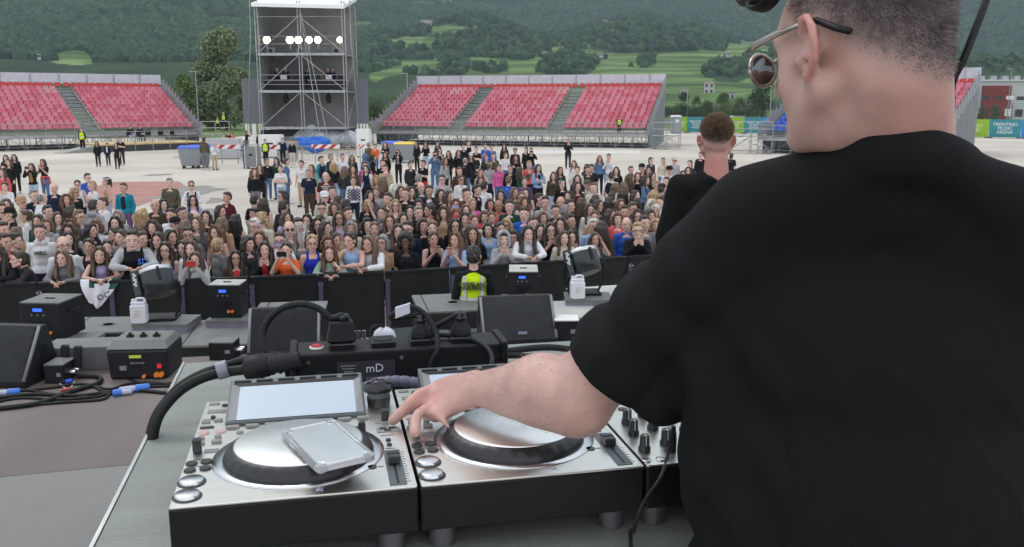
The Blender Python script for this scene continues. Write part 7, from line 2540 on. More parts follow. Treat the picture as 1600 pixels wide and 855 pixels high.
def glasses_mesh(dark):
    b = MB()
    for s in (-1, 1):
        pts = [(s * .033 + .023 * math.cos(a), -.104 + .01 * abs(s * .033 + .023 * math.cos(a)) / .05, .002 + .017 * math.sin(a)) for a in np.linspace(0, 2 * math.pi, 15)]
        b.tube(pts, .0028, 5)
        b.tube([(s * .056, -.095, .006), (s * .076, -.06, .006), (s * .08, .0, .006)], .0022, 5)
        if dark: b.add([(s * .033, -.102, .002)] + pts[:-1], [(0, 1 + k, 1 + (k + 1) % 14) for k in range(14)])
    b.tube([(-.011, -.104, .006), (0, -.107, .009), (.011, -.104, .006)], .0024, 5)
    o = b.build('glasses', M_blackgloss); me = o.data; bpy.data.objects.remove(o); return me
GLS, SUNG = glasses_mesh(False), glasses_mesh(True)
def vest_mesh():
    me = organic('hi_vis_vest', [('c', (-.105, 0, 1.30), (.105, 0, 1.30), .066, .066), ('c', (0, .01, 1.36), (-.11, 0, 1.31), .062, .06), ('c', (0, .01, 1.36), (.11, 0, 1.31), .062, .06), ('e', (0, -.005, 1.22), (.168, .132, .16)), ('e', (0, 0, 1.09), (.165, .132, .17)), ('e', (0, 0, .95), (.182, .142, .1))], .014, 3)
    me.materials.append(M_cloth_o); return me
VEST = vest_mesh()
def band_mesh(name, z0, z1, rx, ry):
    b = MB(); n = 28
    b.add([(rx * math.cos(a), ry * math.sin(a), z) for z in (z0, z1) for a in np.linspace(0, 2 * math.pi, n, endpoint=False)], [(i, (i + 1) % n, n + (i + 1) % n, n + i) for i in range(n)], 0, True)
    o = b.build(name, M_cloth_o); me = o.data; bpy.data.objects.remove(o); return me
STRIPE = band_mesh('reflective_band', 1.03, 1.09, .176, .142)
INNER = organic('inner_top', [('e', (0, -.062, 1.24), (.078, .075, .115)), ('e', (0, -.055, 1.09), (.075, .075, .14))], .013, 2); INNER.materials.append(M_cloth_o)
HBAND = band_mesh('headband', .062, .09, .083, .098)
BACKPK = organic('backpack_strap', [('c', (-.1, -.09, 1.37), (-.115, -.11, 1.1), .02, .02), ('c', (-.1, -.09, 1.37), (-.1, .08, 1.36), .02, .02), ('c', (.1, -.09, 1.37), (.115, -.11, 1.1), .02, .02), ('c', (.1, -.09, 1.37), (.1, .08, 1.36), .02, .02), ('e', (0, .16, 1.2), (.13, .08, .19))], .012, 2); BACKPK.materials.append(M_cloth_o)

for _m in [*HAIR.values(), CAP, HOOD, GLS, SUNG, HBAND]:
    _m.transform(Matrix.Scale(HK, 4))

LIST = """
9,247,dL,black,j,c,15,J:black;14,254,bL,black,j,n,-10,J:black,#the white-crested black coat,!person in a long black coat with a small white crest, standing back by the paving;22,246,dL,black,s,n,20,J:black;49,261,dL,black,j,p,0,I:mustard,J:lightd,#the mustard-topped filmer,!person in a black jacket over a mustard top, filming with a phone;67,254,dL,black,t,u,-10,J:denim,#the red-sashed person,!person in black T-shirt and jeans with a red jacket tied at the waist;3,270,bL,coral,s,n,10,J:black;
8,292,dP,white,s,u,10;11,320,bL,cream,s,n,20;3,328,bS,charcoal,t,n,40;34,317,nC,cream,j,n,60,K:tan,#the tan cap,!person in a cream jacket and tan cap, looking aside in the crowd;53,306,gS,navy,s,n,60;66,310,gR,white,t,n,150,#the stooped white back,!person in white T-shirt seen from behind, stooping in the crowd;85,295,xB,navy,t,n,0,#the bald navy T-shirt,!bald-headed person in a printed navy T-shirt behind the stooped white back;104,312,rW,black,s,n,30;116,301,nT,black,s,n,60,G;121,289,dP,white,v,n,20,G;137,278,kS,blue,t,n,55,G,#the blue straps,!person in a bright blue T-shirt and glasses turned aside, standing clear behind;144,291,nS,white,t,u,-40,#the raised finger,!person in a white T-shirt raising one finger near the open ground;166,284,kP,tan,v,n,-55,H:white,#the bare-shouldered person,!bare-shouldered person with a white headband and a tan top by the red paving;193,294,bS,teal,j,n,0,I:navy,J:purple,#the teal jacket,!person in an open teal jacket over a navy top, standing by the red paving;146,323,dS,lgrey,h,n,170,#the grey hood back,!person in a light grey hoodie seen from behind, hugging a neighbour;161,318,bS,white,t,n,-40;15,336,dC,black,t,n,-45,K:black,#the black cap,!person in black T-shirt and black cap among the heads near the edge;39,338,bP,white,j,n,-55;60,346,dL,green,h,n,0;75,331,kS,charcoal,t,n,60;90,341,bL,grey,s,n,40;112,332,dL,charcoal,j,n,100;125,339,lS,denim,s,n,60,G;111,353,rW,black,s,n,10;150,354,rT,white,t,n,5;180,349,kL,green,s,n,15;185,338,gT,lgrey,s,n,0;
5,360,kS,charcoal,t,n,60;8,379,dS,red,t,n,60;23,378,kS,black,t,n,110;26,366,lL,tan,s,n,160;63,363,bS,white,h,n,15,T:WILL,#the white lettered hoodie,!person in a white hoodie lettered WILL, standing tall behind the barrier;73,352,lT,lgrey,h,n,20;108,362,bW,lgrey,s,n,10;99,383,lR,white,t,n,40,G;107,374,dL,black,j,n,30;142,361,kL,black,s,n,70;179,366,dP,brown,s,n,-45;139,385,dP,black,v,n,10;168,387,dP,black,t,n,20;
29,406,dP,charcoal,s,l,-45,#the charcoal sweater,!person in a charcoal sweater resting crossed forearms on the barrier, looking away;98,404,lL,grey,h,l,5,#the grey sweatshirt,!person in a grey sweatshirt letting both hands hang over the barrier;156,399,bL,lilac,v,l,20,#the jersey holder,!person in a lilac sleeveless top holding a white team jersey over the barrier;-4,398,dL,black,s,l,0;207,376,dS,black,j,l,20,V:lgrey,T:SD,#the varsity jacket,!person in a black varsity jacket with pale sleeves leaning on the barrier;
265,286,gS,olive,s,n,10,J:charcoal,#the olive sweater,!person in an olive sweater standing clear on the red paving;299,290,lP,white,s,c,15,S,B:navy,#the blue-strapped white blouse,!person in white blouse and sunglasses with blue backpack straps;301,313,kL,lilac,s,n,25,G;242,321,xB,brown,s,n,15;255,320,kL,blue,s,n,40;222,337,nW,grey,s,n,160;239,356,bW,black,s,n,5;268,337,dS,white,t,n,-10;284,334,dS,coral,t,n,60;304,340,bR,charcoal,t,n,110;308,349,lL,grey,t,n,-10;322,339,dL,black,s,n,10,#the long black hair in black,!person in a plain black top standing just inside the dense crowd;345,331,dL,charcoal,s,n,60;355,309,dS,maroon,t,n,-35,#the plain maroon T-shirt,!person in a plain maroon T-shirt standing at the damp ground;347,351,lT,tan,s,n,170;368,346,kL,black,v,n,170;274,351,kC,white,t,n,40,K:black;290,356,lL,charcoal,s,n,160;294,367,dS,grey,t,n,15,G;338,364,rW,tan,v,n,-20;341,384,nP,grey,t,h,150,#the blond ponytail,!person in a grey T-shirt with a ponytail, turned away from the stage at the barrier;
222,374,bS,tan,t,n,50;247,376,dL,lgrey,s,n,0;267,371,dL,charcoal,j,n,50;258,391,dL,lilac,v,n,15,G,#the lilac straps and glasses,!person in glasses and a lilac sleeveless top behind the drum-shaped blower;299,389,bL,white,s,n,0;287,388,bL,cream,s,n,-10;306,406,bL,lgrey,h,p,5,F:red,T:ARE,#the red phone,!person in a light grey hoodie filming with a red phone at the barrier;368,403,dL,brown,j,n,20,G,I:red,#the brown jacket,!person in brown jacket over red top with glasses, near the barrier;387,381,dT,charcoal,s,n,60;190,371,dP,grey,t,n,-20;
397,269,lW,black,j,n,30,J:grey,#the hugging pair's black jacket,!person in black jacket and grey trousers turned towards a companion;406,262,dL,black,j,u,5,J:black;417,253,lP,black,s,n,40,J:denim;432,252,dL,green,s,n,-10,J:denim;438,264,dP,white,t,c,5,J:lightd,#the white T-shirt with folded arms,!person in a white T-shirt and pale jeans with folded arms;447,254,dS,denim,s,n,120,J:denim;471,257,dS,white,t,n,-10,J:beige,#the tall white T-shirt,!person in a plain white T-shirt and beige trousers standing in open ground;482,271,gS,navy,t,n,10,J:brown,#the navy polo,!person in a navy polo shirt and brown trousers, smiling in open ground;487,263,rL,mint,s,n,-20;502,250,dS,navy,j,n,60,V:teal,#the navy gilet,!person in a navy gilet with teal sleeves facing the tower;509,276,xB,maroon,t,n,15,T:MEDICINA,#the lettered maroon T-shirt,!person in a maroon T-shirt with three lines of white lettering;521,259,nW,black,j,h,-150;517,246,gS,charcoal,t,n,60;535,246,rS,white,t,n,30,#the red-haired white top,!person in a white T-shirt beside the striped plank end;538,266,lL,charcoal,j,n,160;549,264,bL,grey,s,n,10;552,283,bP,white,j,n,10,X:check,I:lilac,J:navy,#the checked shirt,!person in an open black and white checked shirt over a lilac top;550,247,bL,black,s,n,20;
398,315,kS,black,t,n,160;412,319,dL,tan,v,n,170;442,307,kL,black,j,n,-50,G;444,323,dS,charcoal,s,n,160;397,334,dP,lgrey,s,n,-30,H:black;410,344,nS,cream,s,n,160;507,309,bC,cream,t,n,10,K:white,#the white cap,!person in a cream T-shirt and white cap behind the glasses and cream hoodie;519,300,dS,maroon,t,n,30;503,326,dS,cream,h,n,10,G,#the cream hoodie,!person in glasses and cream hoodie in the thick of the crowd;523,326,lW,grey,s,n,0;529,316,dS,black,t,n,150;541,321,kL,white,t,n,150;480,345,kL,brown,s,n,0;447,341,bL,lilac,s,n,50;530,341,bL,lilac,t,n,10,G;544,334,dS,charcoal,t,n,40;500,348,kS,black,s,n,10,S;
398,354,wS,mint,s,n,-10,G;413,351,nL,mustard,s,n,-10,#the mustard sweater,!person in a mustard top amid dark-haired neighbours;406,373,rL,brown,s,n,5;452,358,xB,grey,s,n,20,S,#the bald grey shirt,!bald-headed person in grey top and dark glasses, a few rows back;466,353,dS,black,t,n,30,S;497,351,kL,black,s,n,10,G;509,357,dL,black,j,n,55;548,357,gT,cream,s,n,10;437,376,dS,white,s,p,10,G,F:lilac,#the lilac phone,!person in glasses and white top holding up a lilac phone;471,370,gL,grey,s,n,5;488,380,nP,royal,v,n,15,G,#the royal blue top,!person in glasses and a royal blue sleeveless top at the barrier;512,380,rT,cream,s,n,20;526,376,dP,tan,s,h,30;414,390,dL,black,j,u,10,I:red,#the clasped hands,!person in black jacket over red with hands clasped at the chin;448,391,dP,orange,t,p,0,F:black,#the orange-red T-shirt,!person in an orange-red T-shirt with a phone at the ear;515,396,rL,mint,s,l,10,T:NAPOLI,#the sage sweatshirt,!person in a sage sweatshirt leaning far over the barrier, arms hanging;547,377,dP,lblue,v,l,-20,#the blue camisole,!person with braids in a light blue sleeveless top leaning on the barrier;
576,227,gS,olive,j,n,150,J:charcoal;586,229,dP,orange,t,n,-10,J:denim,#the orange T-shirt,!person in a bright orange T-shirt near the tower corner;602,226,dL,black,s,c,-10,J:charcoal;571,246,gH,denim,h,n,150,J:charcoal;583,246,kT,black,s,n,100,J:black;602,242,kL,black,j,n,0,J:black;622,238,rL,black,j,p,-5,X:stripe,I:white,J:black,#the striped top,!person in a striped top under a black coat, holding up a phone;641,258,dP,charcoal,s,n,30,J:charcoal,#the wide charcoal sweater,!person in a wide charcoal sweater standing apart with hands behind;661,256,dS,black,t,c,-40,J:red,#the red shorts,!person in a black T-shirt and red shorts turned sideways;651,225,dL,black,j,n,-30,J:black;665,226,dL,black,s,u,0,J:lightd,#the pale jeans,!person in a black top and very pale jeans far back;684,225,dL,charcoal,j,n,-20,J:charcoal;687,236,dP,charcoal,t,p,-10;679,242,dS,denim,s,p,5,J:denim;701,240,dL,black,j,n,-15,J:black;695,252,rL,lgrey,s,n,50;716,239,bL,black,s,n,30,J:black;727,252,gR,black,j,n,160,#the bald black jacket,!person with cropped grey hair in a black jacket, seen from behind;732,224,kS,black,j,n,40,V:white;736,244,wH,black,j,n,0,K:white,#the white beanie,!person in a white beanie and black jacket, far back in the crowd;
571,259,bS,pink,s,n,10;573,264,dL,navy,s,n,-30,B:black,V:white,#the black shoulder bag,!person in navy and white with a black shoulder bag, turned aside;598,256,bS,black,t,n,20;602,264,bS,beige,s,n,0;603,274,rR,beige,s,n,-20;588,281,nW,black,j,n,0,#the blond black jacket,!person with hair over the collar of a black jacket, looking up;551,265,bL,olive,s,n,20;599,283,lL,brown,s,n,170;691,281,dS,lgrey,t,n,-10,G,Q:sun,#the sunset T-shirt,!person in a grey T-shirt with a round sunset print and glasses;718,268,rS,brown,s,n,20;720,281,bP,white,s,n,35,S,#the white blouse in sunglasses,!person in a white blouse and sunglasses turned aside mid-crowd;658,293,rR,green,t,n,20;654,280,gS,charcoal,s,n,160;
578,306,dL,grey,s,n,30;588,301,lP,lgrey,s,n,0;574,321,nT,black,t,h,-20,G,#the watch wearer,!person in black T-shirt and glasses raising a hand with a watch to the head;606,311,dS,brown,t,n,-30;618,321,nL,cream,v,n,10,G;634,303,bS,black,t,n,-20;615,296,wL,white,s,n,140;671,299,dS,navy,j,n,0,I:white,#the navy jacket and white collar,!person in an open navy jacket over a white collar mid-crowd;655,320,dT,black,s,n,0;672,326,dP,maroon,t,n,-50;688,304,kL,black,s,n,30;700,307,dL,tan,s,n,60;713,320,rW,coral,s,p,0,F:lilac;730,304,kS,brown,t,n,20;642,300,dL,maroon,t,n,40;626,299,bL,brown,j,n,30;
597,333,dP,grey,h,n,-10,#the grey hoodie mid-crowd,!person in a plain grey hoodie between long-haired neighbours;609,346,rL,charcoal,j,n,5;629,343,bL,cream,v,n,30;641,331,dL,brown,s,n,0;654,333,gS,black,t,n,20;661,352,dT,black,s,n,20,#the pink-scarfed person,!person in a black top leaning a head sideways amid the crowd;671,329,dP,tan,v,n,-60;694,333,bW,tan,s,n,-10;675,357,lP,black,s,n,10;711,353,dL,black,s,n,10,G,#the red-rimmed glasses,!person in a black top and red-rimmed glasses a row behind the barrier;712,375,rL,lblue,t,u,-20,#the open-mouthed blue T-shirt,!person in a light blue T-shirt with an open mouth and raised wrist;677,374,bP,black,v,u,20,#the high-necked black top,!person in a sleeveless high-necked black top with a hand at the chin;634,378,kA,black,s,n,0,#the big dark curls,!person in a black long-sleeved top under a big head of curls;637,358,dS,navy,s,n,-10,G;622,362,bL,brown,s,n,10;585,358,lP,white,s,n,10;576,382,lL,white,s,l,-15,#the white cardigan,!person in a white cardigan with folded hands over the barrier;598,379,gT,tan,s,n,-15,G;574,351,kT,black,t,n,20;727,343,dL,white,v,n,0;735,363,bT,brown,s,n,10;553,354,bL,cream,s,n,30;
724,230,dS,black,j,n,30,J:black;744,234,bS,black,t,c,0;758,229,dS,blue,t,c,30,J:blue;768,231,dS,blue,j,n,20;760,246,dP,charcoal,s,n,0;771,244,bS,olive,t,n,10;746,261,kC,black,j,n,160,K:black;765,259,lP,lgrey,j,n,160,H:white;751,271,lL,tan,v,h,0;750,283,dL,black,s,n,30;780,263,bP,pink,h,n,-5,J:denim,#the pink hoodie,!person in a bright pink hoodie with braids, standing out in the crowd;790,243,dP,white,j,n,30,#the white jacket at the back,!person in a white jacket at the loose back edge of the crowd;788,229,kL,black,j,n,-10,J:black;805,236,gC,black,j,n,20,K:grey,#the grey flat cap,!person in a black jacket and grey cap at the back edge;806,247,dL,black,j,c,0;822,234,dP,black,j,n,-30;830,236,dS,black,j,p,0;827,258,nS,coral,s,n,10,#the coral top,!person in a coral red top behind the light blue jacket;797,264,bP,black,s,n,0;813,268,dL,green,j,p,100,F:yellow;841,263,dL,lblue,j,c,20,I:black,#the light blue jacket,!person in a light blue jacket over black with crossed hands;795,283,lS,blue,t,n,160,#the blue T-shirt back,!person in a bright blue T-shirt with back turned mid-crowd;820,284,bP,purple,s,n,-5;865,275,bL,brown,j,n,-10,#the brown leather jacket,!person in a brown jacket with crossed arms near the open ground;875,267,dL,green,s,n,20,B:navy;897,256,lL,white,s,n,-20;902,266,bP,cream,t,n,-10;902,280,dL,navy,j,n,0;918,266,dS,charcoal,t,n,20;918,290,gC,black,j,n,30,K:olive,V:white,#the olive cap,!person in olive cap and black gilet over white sleeves;878,288,dP,black,s,n,20,H:white;822,302,dL,red,v,n,-10,#the red top,!person in a red sleeveless top with hair on both shoulders;815,308,lP,grey,s,n,0;804,301,lL,olive,s,n,30;783,306,dL,charcoal,s,n,-10;745,298,kS,black,j,n,70,#the dark jacket in profile,!person in a black jacket seen in profile mid-crowd;757,292,kS,white,t,n,150;727,304,kS,charcoal,t,n,-20;738,319,nP,pink,t,n,20;766,319,bT,black,t,n,10;779,322,xB,coral,t,n,15,#the coral T-shirt,!bald-headed person in a coral red T-shirt, arms down, mid-crowd;796,323,dS,green,t,n,0;843,312,dS,charcoal,t,n,70;852,317,dS,lgrey,s,n,0,#the light grey shirt,!person in a light grey collared top mid-crowd;876,317,xB,white,t,u,-10,#the white T-shirt and red wristband,!bald-headed person in a white T-shirt with raised hand and red wristband;888,307,dL,black,j,n,-20;
728,329,lL,tan,s,n,10;728,342,dL,black,s,n,0;740,346,rP,cream,s,n,30;768,341,rP,black,t,n,10;757,339,rT,coral,s,n,0;819,335,dS,blue,j,n,-5,#the blue patterned jacket,!person in a blue patterned jacket standing tall mid-crowd;848,340,lT,cream,s,n,20;817,317,rW,cream,s,n,40;739,366,bL,black,t,n,0,#the very long hair,!person in a black T-shirt directly behind the yellow vest's shoulder;764,359,dT,lblue,t,n,-15,H:white,#the white headband,!person in white headband and pale blue T-shirt behind the hooded one;787,374,kH,lgrey,h,u,5,#the raised grey hood,!person in a light grey hoodie with the hood up, chin on hand;802,371,dT,charcoal,t,n,0,G;782,358,dP,brown,s,n,20;791,352,nT,lgrey,s,n,-10,G;825,366,dL,white,h,l,10,#the white hoodie,!person in a white hoodie leaning on the barrier with hands together;844,361,dL,white,t,n,10;860,360,dL,black,t,u,10,G,#the raised thumbs,!person in black T-shirt and glasses forming a heart with both hands;877,351,dL,brown,s,n,-20;890,346,dS,green,t,n,50,#the dark green T-shirt,!person in a dark green T-shirt looking sideways near the second blower;893,371,dL,lgrey,t,u,10,#the light grey T-shirt at the blower,!person in a light grey T-shirt with a fist at the cheek by the blower;881,372,bL,cream,s,n,10;833,350,bS,grey,t,n,20;868,330,dS,charcoal,t,n,10;
937,248,rL,denim,j,n,0,J:navy,#the far denim jacket,!person in an open denim jacket beside the white-topped companion;951,246,dS,white,s,u,-10,J:lightd,#the clapping white top,!person in a white top clapping at the loose edge of the crowd;963,267,kL,black,j,n,-10;956,276,dS,white,t,n,150,B:black;924,263,dS,charcoal,t,n,-30,B:black,#the black backpack,!person in charcoal T-shirt carrying a black backpack, facing sideways;917,262,dL,brown,j,n,-20;902,292,dL,maroon,s,n,20;928,294,lS,cream,j,n,-10;961,293,lL,tan,s,n,170;974,292,lL,cream,s,n,170;973,304,dL,brown,s,n,175;986,266,lS,beige,s,n,20;996,276,rL,black,s,n,0;985,278,bL,brown,s,n,100;1003,263,kC,maroon,t,n,20,K:black;1013,267,dL,black,s,n,0;1017,251,dP,charcoal,s,n,30,#the charcoal top by the stretching arms,!person in charcoal top beside the one with raised elbows;1036,252,kP,cream,v,h,-20,#the stretching arms,!person in a cream sleeveless top with one elbow raised far back;1054,251,nC,lgrey,s,n,15,K:cream,S,#the straw hat,!person in pale straw hat and sunglasses behind the black shoulder;1046,267,kC,white,t,n,0,K:black,#the black cap and white T-shirt,!person in white T-shirt and black cap near the black shoulder;1067,273,dP,grey,s,n,0,G;1078,256,bP,charcoal,s,n,-40;1075,267,dL,tan,s,n,-10,G;1009,282,kL,denim,j,c,60,#the denim sleeves,!person in a denim jacket with crossed arms and very dark hair;1019,276,kL,black,s,n,40;1026,291,nS,brown,t,n,30;1041,284,dS,grey,t,n,-30;993,306,dL,black,s,n,50;1021,306,nW,mint,s,n,160;1034,296,dC,charcoal,s,n,150,K:charcoal;970,320,rL,cream,s,n,10,#the auburn hair in cream,!person in a cream top looking down in the middle of the crowd;1018,320,wT,charcoal,s,n,30,G;1034,317,dS,charcoal,t,n,-60;922,328,bL,white,s,n,10,#the smiling white cardigan,!person in a white long-sleeved top, smiling, behind the beard in green;930,313,dL,maroon,s,n,160;934,322,dL,charcoal,s,n,60;951,317,dL,brown,s,n,160;956,309,dS,black,t,n,160;995,318,dT,black,s,n,160;976,332,dS,cream,h,n,0,#the cream hooded jacket,!person in a cream hoodie looking forward between two long-haired neighbours;988,327,bS,charcoal,t,n,30;890,322,dS,charcoal,s,n,50;909,318,bL,brown,s,n,140;884,331,gS,olive,t,n,150;
929,340,rP,tan,s,n,0;927,354,wS,lblue,s,n,10;954,337,dL,brown,s,n,55;965,342,rT,coral,s,n,0;996,338,bW,tan,s,n,0,G;1016,337,dT,navy,s,n,20;1024,330,wT,white,s,n,-10;979,351,xB,blue,j,n,0,#the bald blue jacket,!bald-headed person in a blue jacket, arm over the barrier;996,360,nS,black,s,u,0,G,#the black coat with joined hands,!person with glasses in a black coat, hands joined near the black sleeve;1007,349,dS,grey,s,n,15;1024,352,nT,pink,t,n,0,#the pink T-shirt,!person in a vivid pink T-shirt beside the big black sleeve;930,374,bL,lgrey,t,h,5,#the hand on face,!person in a light grey T-shirt covering the face with one hand;940,357,dL,brown,s,n,160;1040,360,dL,grey,s,n,10;1052,330,bL,black,s,n,0;1060,300,dS,grey,t,n,0;
888,221,gS,black,j,u,5,J:charcoal,K:,#the lone man in black,!person in black jacket standing alone on the open ground far back;1095,243,kS,black,j,n,-20,J:black,#the black coat by the cropped head,!person in a black coat half hidden by the nearer cropped head;1143,244,dP,black,t,h,150,J:beige,#the bent elbow,!person in black top and beige trousers with a bent elbow beside the cropped head
"""
PEOPLE = []
for item in LIST.replace('\n', '').split(';'):
    item = item.strip()
    if not item: continue
    # custom label comes last and may hold commas
    custom = None
    if ',!' in item:
        item, custom = item.split(',!', 1)
    f = item.split(',')
    d = dict(x=float(f[0]), y=float(f[1]), hair=f[2], col=f[3], g=f[4], pose=f[5], yaw=float(f[6]), custom=custom, ref=None, o={})
    for q in f[7:]:
        if q.startswith('#'): d['ref'] = q[1:]
        elif ':' in q:
            k, v_ = q.split(':', 1); d['o'][k] = v_
        else: d['o'][q] = True
    PEOPLE.append(d)

def place_people():
    g = random.Random(5)
    for p in PEOPLE:
        if p['pose'] == 'l':
            # stands against the barrier: find where the eye ray meets the row
            Y = 14.0
            for _ in range(4):
                q = ony(p['x'], p['y'], Y); Y = bar_at(q.x) + .27
            q = ony(p['x'], p['y'], Y)
            p['pos'] = q; p['s'] = q.z / 1.475
        else:
            p['zh'] = 1.57 + g.uniform(-.05, .07)
            if p['o'].get('J') and p['y'] < 300: p['zh'] = 1.55
            if p['hair'][1] in 'SRBC': p['zh'] += .05
    free = [p for p in PEOPLE if p['pose'] != 'l']
    for it in range(14):
        for p in free: p['pos'] = onz(p['x'], p['y'], p['zh'])
        for i, p in enumerate(free):
            # keep clear of the barrier
            lim = bar_at(p['pos'].x) + .34
            if p['pos'].y < lim: p['zh'] = min(1.84, p['zh'] - .0); p['zh'] -= .012 if p['zh'] > 1.4 else 0
            for q in free[i + 1:]:
                d = p['pos'] - q['pos']
                if abs(d.x) < .34 and abs(d.y) < .34 and d.length < .36:
                    a, b = (p, q) if p['y'] < q['y'] else (q, p)
                    # the one higher in the picture goes back (lower), the other comes forward (taller)
                    if a['zh'] > 1.38: a['zh'] -= .012
                    if b['zh'] < 1.70: b['zh'] += .012
    for p in free:
        p['pos'] = onz(p['x'], p['y'], p['zh']); p['s'] = p['zh'] / HEAD0[p['pose']][2]
place_people()

# ---- labels: each one singles out one person
def base_desc(p):
    o = p['o']
    c = CN.get(p['col'], p['col'])
    s = f"person in {c} {GN[p['g']]}"
    if 'I' in o: s += f" over {CN.get(o['I'], o['I'])}"
    if 'G' in o: s += ' and glasses'
    if 'S' in o: s += ' and sunglasses'
    if o.get('K'): s += f" and {CN.get(o['K'], o['K'])} cap"
    if 'J' in o: s += f", {CN.get(o['J'], o['J'])} trousers"
    if p['pose'] == 'p': s += ', phone raised'
    if p['pose'] == 'c': s += ', arms crossed'
    if abs(p['yaw']) > 130: s += ', back turned'
    return s
LM = [p for p in PEOPLE if p['ref']]
used = set()
for p in LM:
    p['label'] = p['custom']; used.add(p['label'])
def rel(p, m):
    dx, dy = p['x'] - m['x'], p['y'] - m['y']
    ax, ay = abs(dx), abs(dy) * 1.6
    h = 'right of' if dx > 0 else 'left of'
    v_ = 'behind' if dy < 0 else 'in front of'
    if ay < ax * .4: return h
    if ax < ay * .4: return v_
    return f"{v_} and {h}"
for p in PEOPLE:
    if p['ref']: continue
    b0 = base_desc(p)
    near = sorted(LM, key=lambda m: (m['x'] - p['x']) ** 2 + (2.0 * (m['y'] - p['y'])) ** 2)
    done = False
    for m in near[:7]:
        cand = f"{b0}, {rel(p, m)} {m['ref']}"
        if len(cand.split()) <= 16 and cand not in used:
            p['label'] = cand; used.add(cand); done = True; break
    if not done:
        for m in near[:12]:
            cand = f"person {rel(p, m)} {m['ref']}, {CN.get(p['col'], p['col'])} {GN[p['g']]}"
            if cand not in used:
                p['label'] = cand; used.add(cand); done = True; break

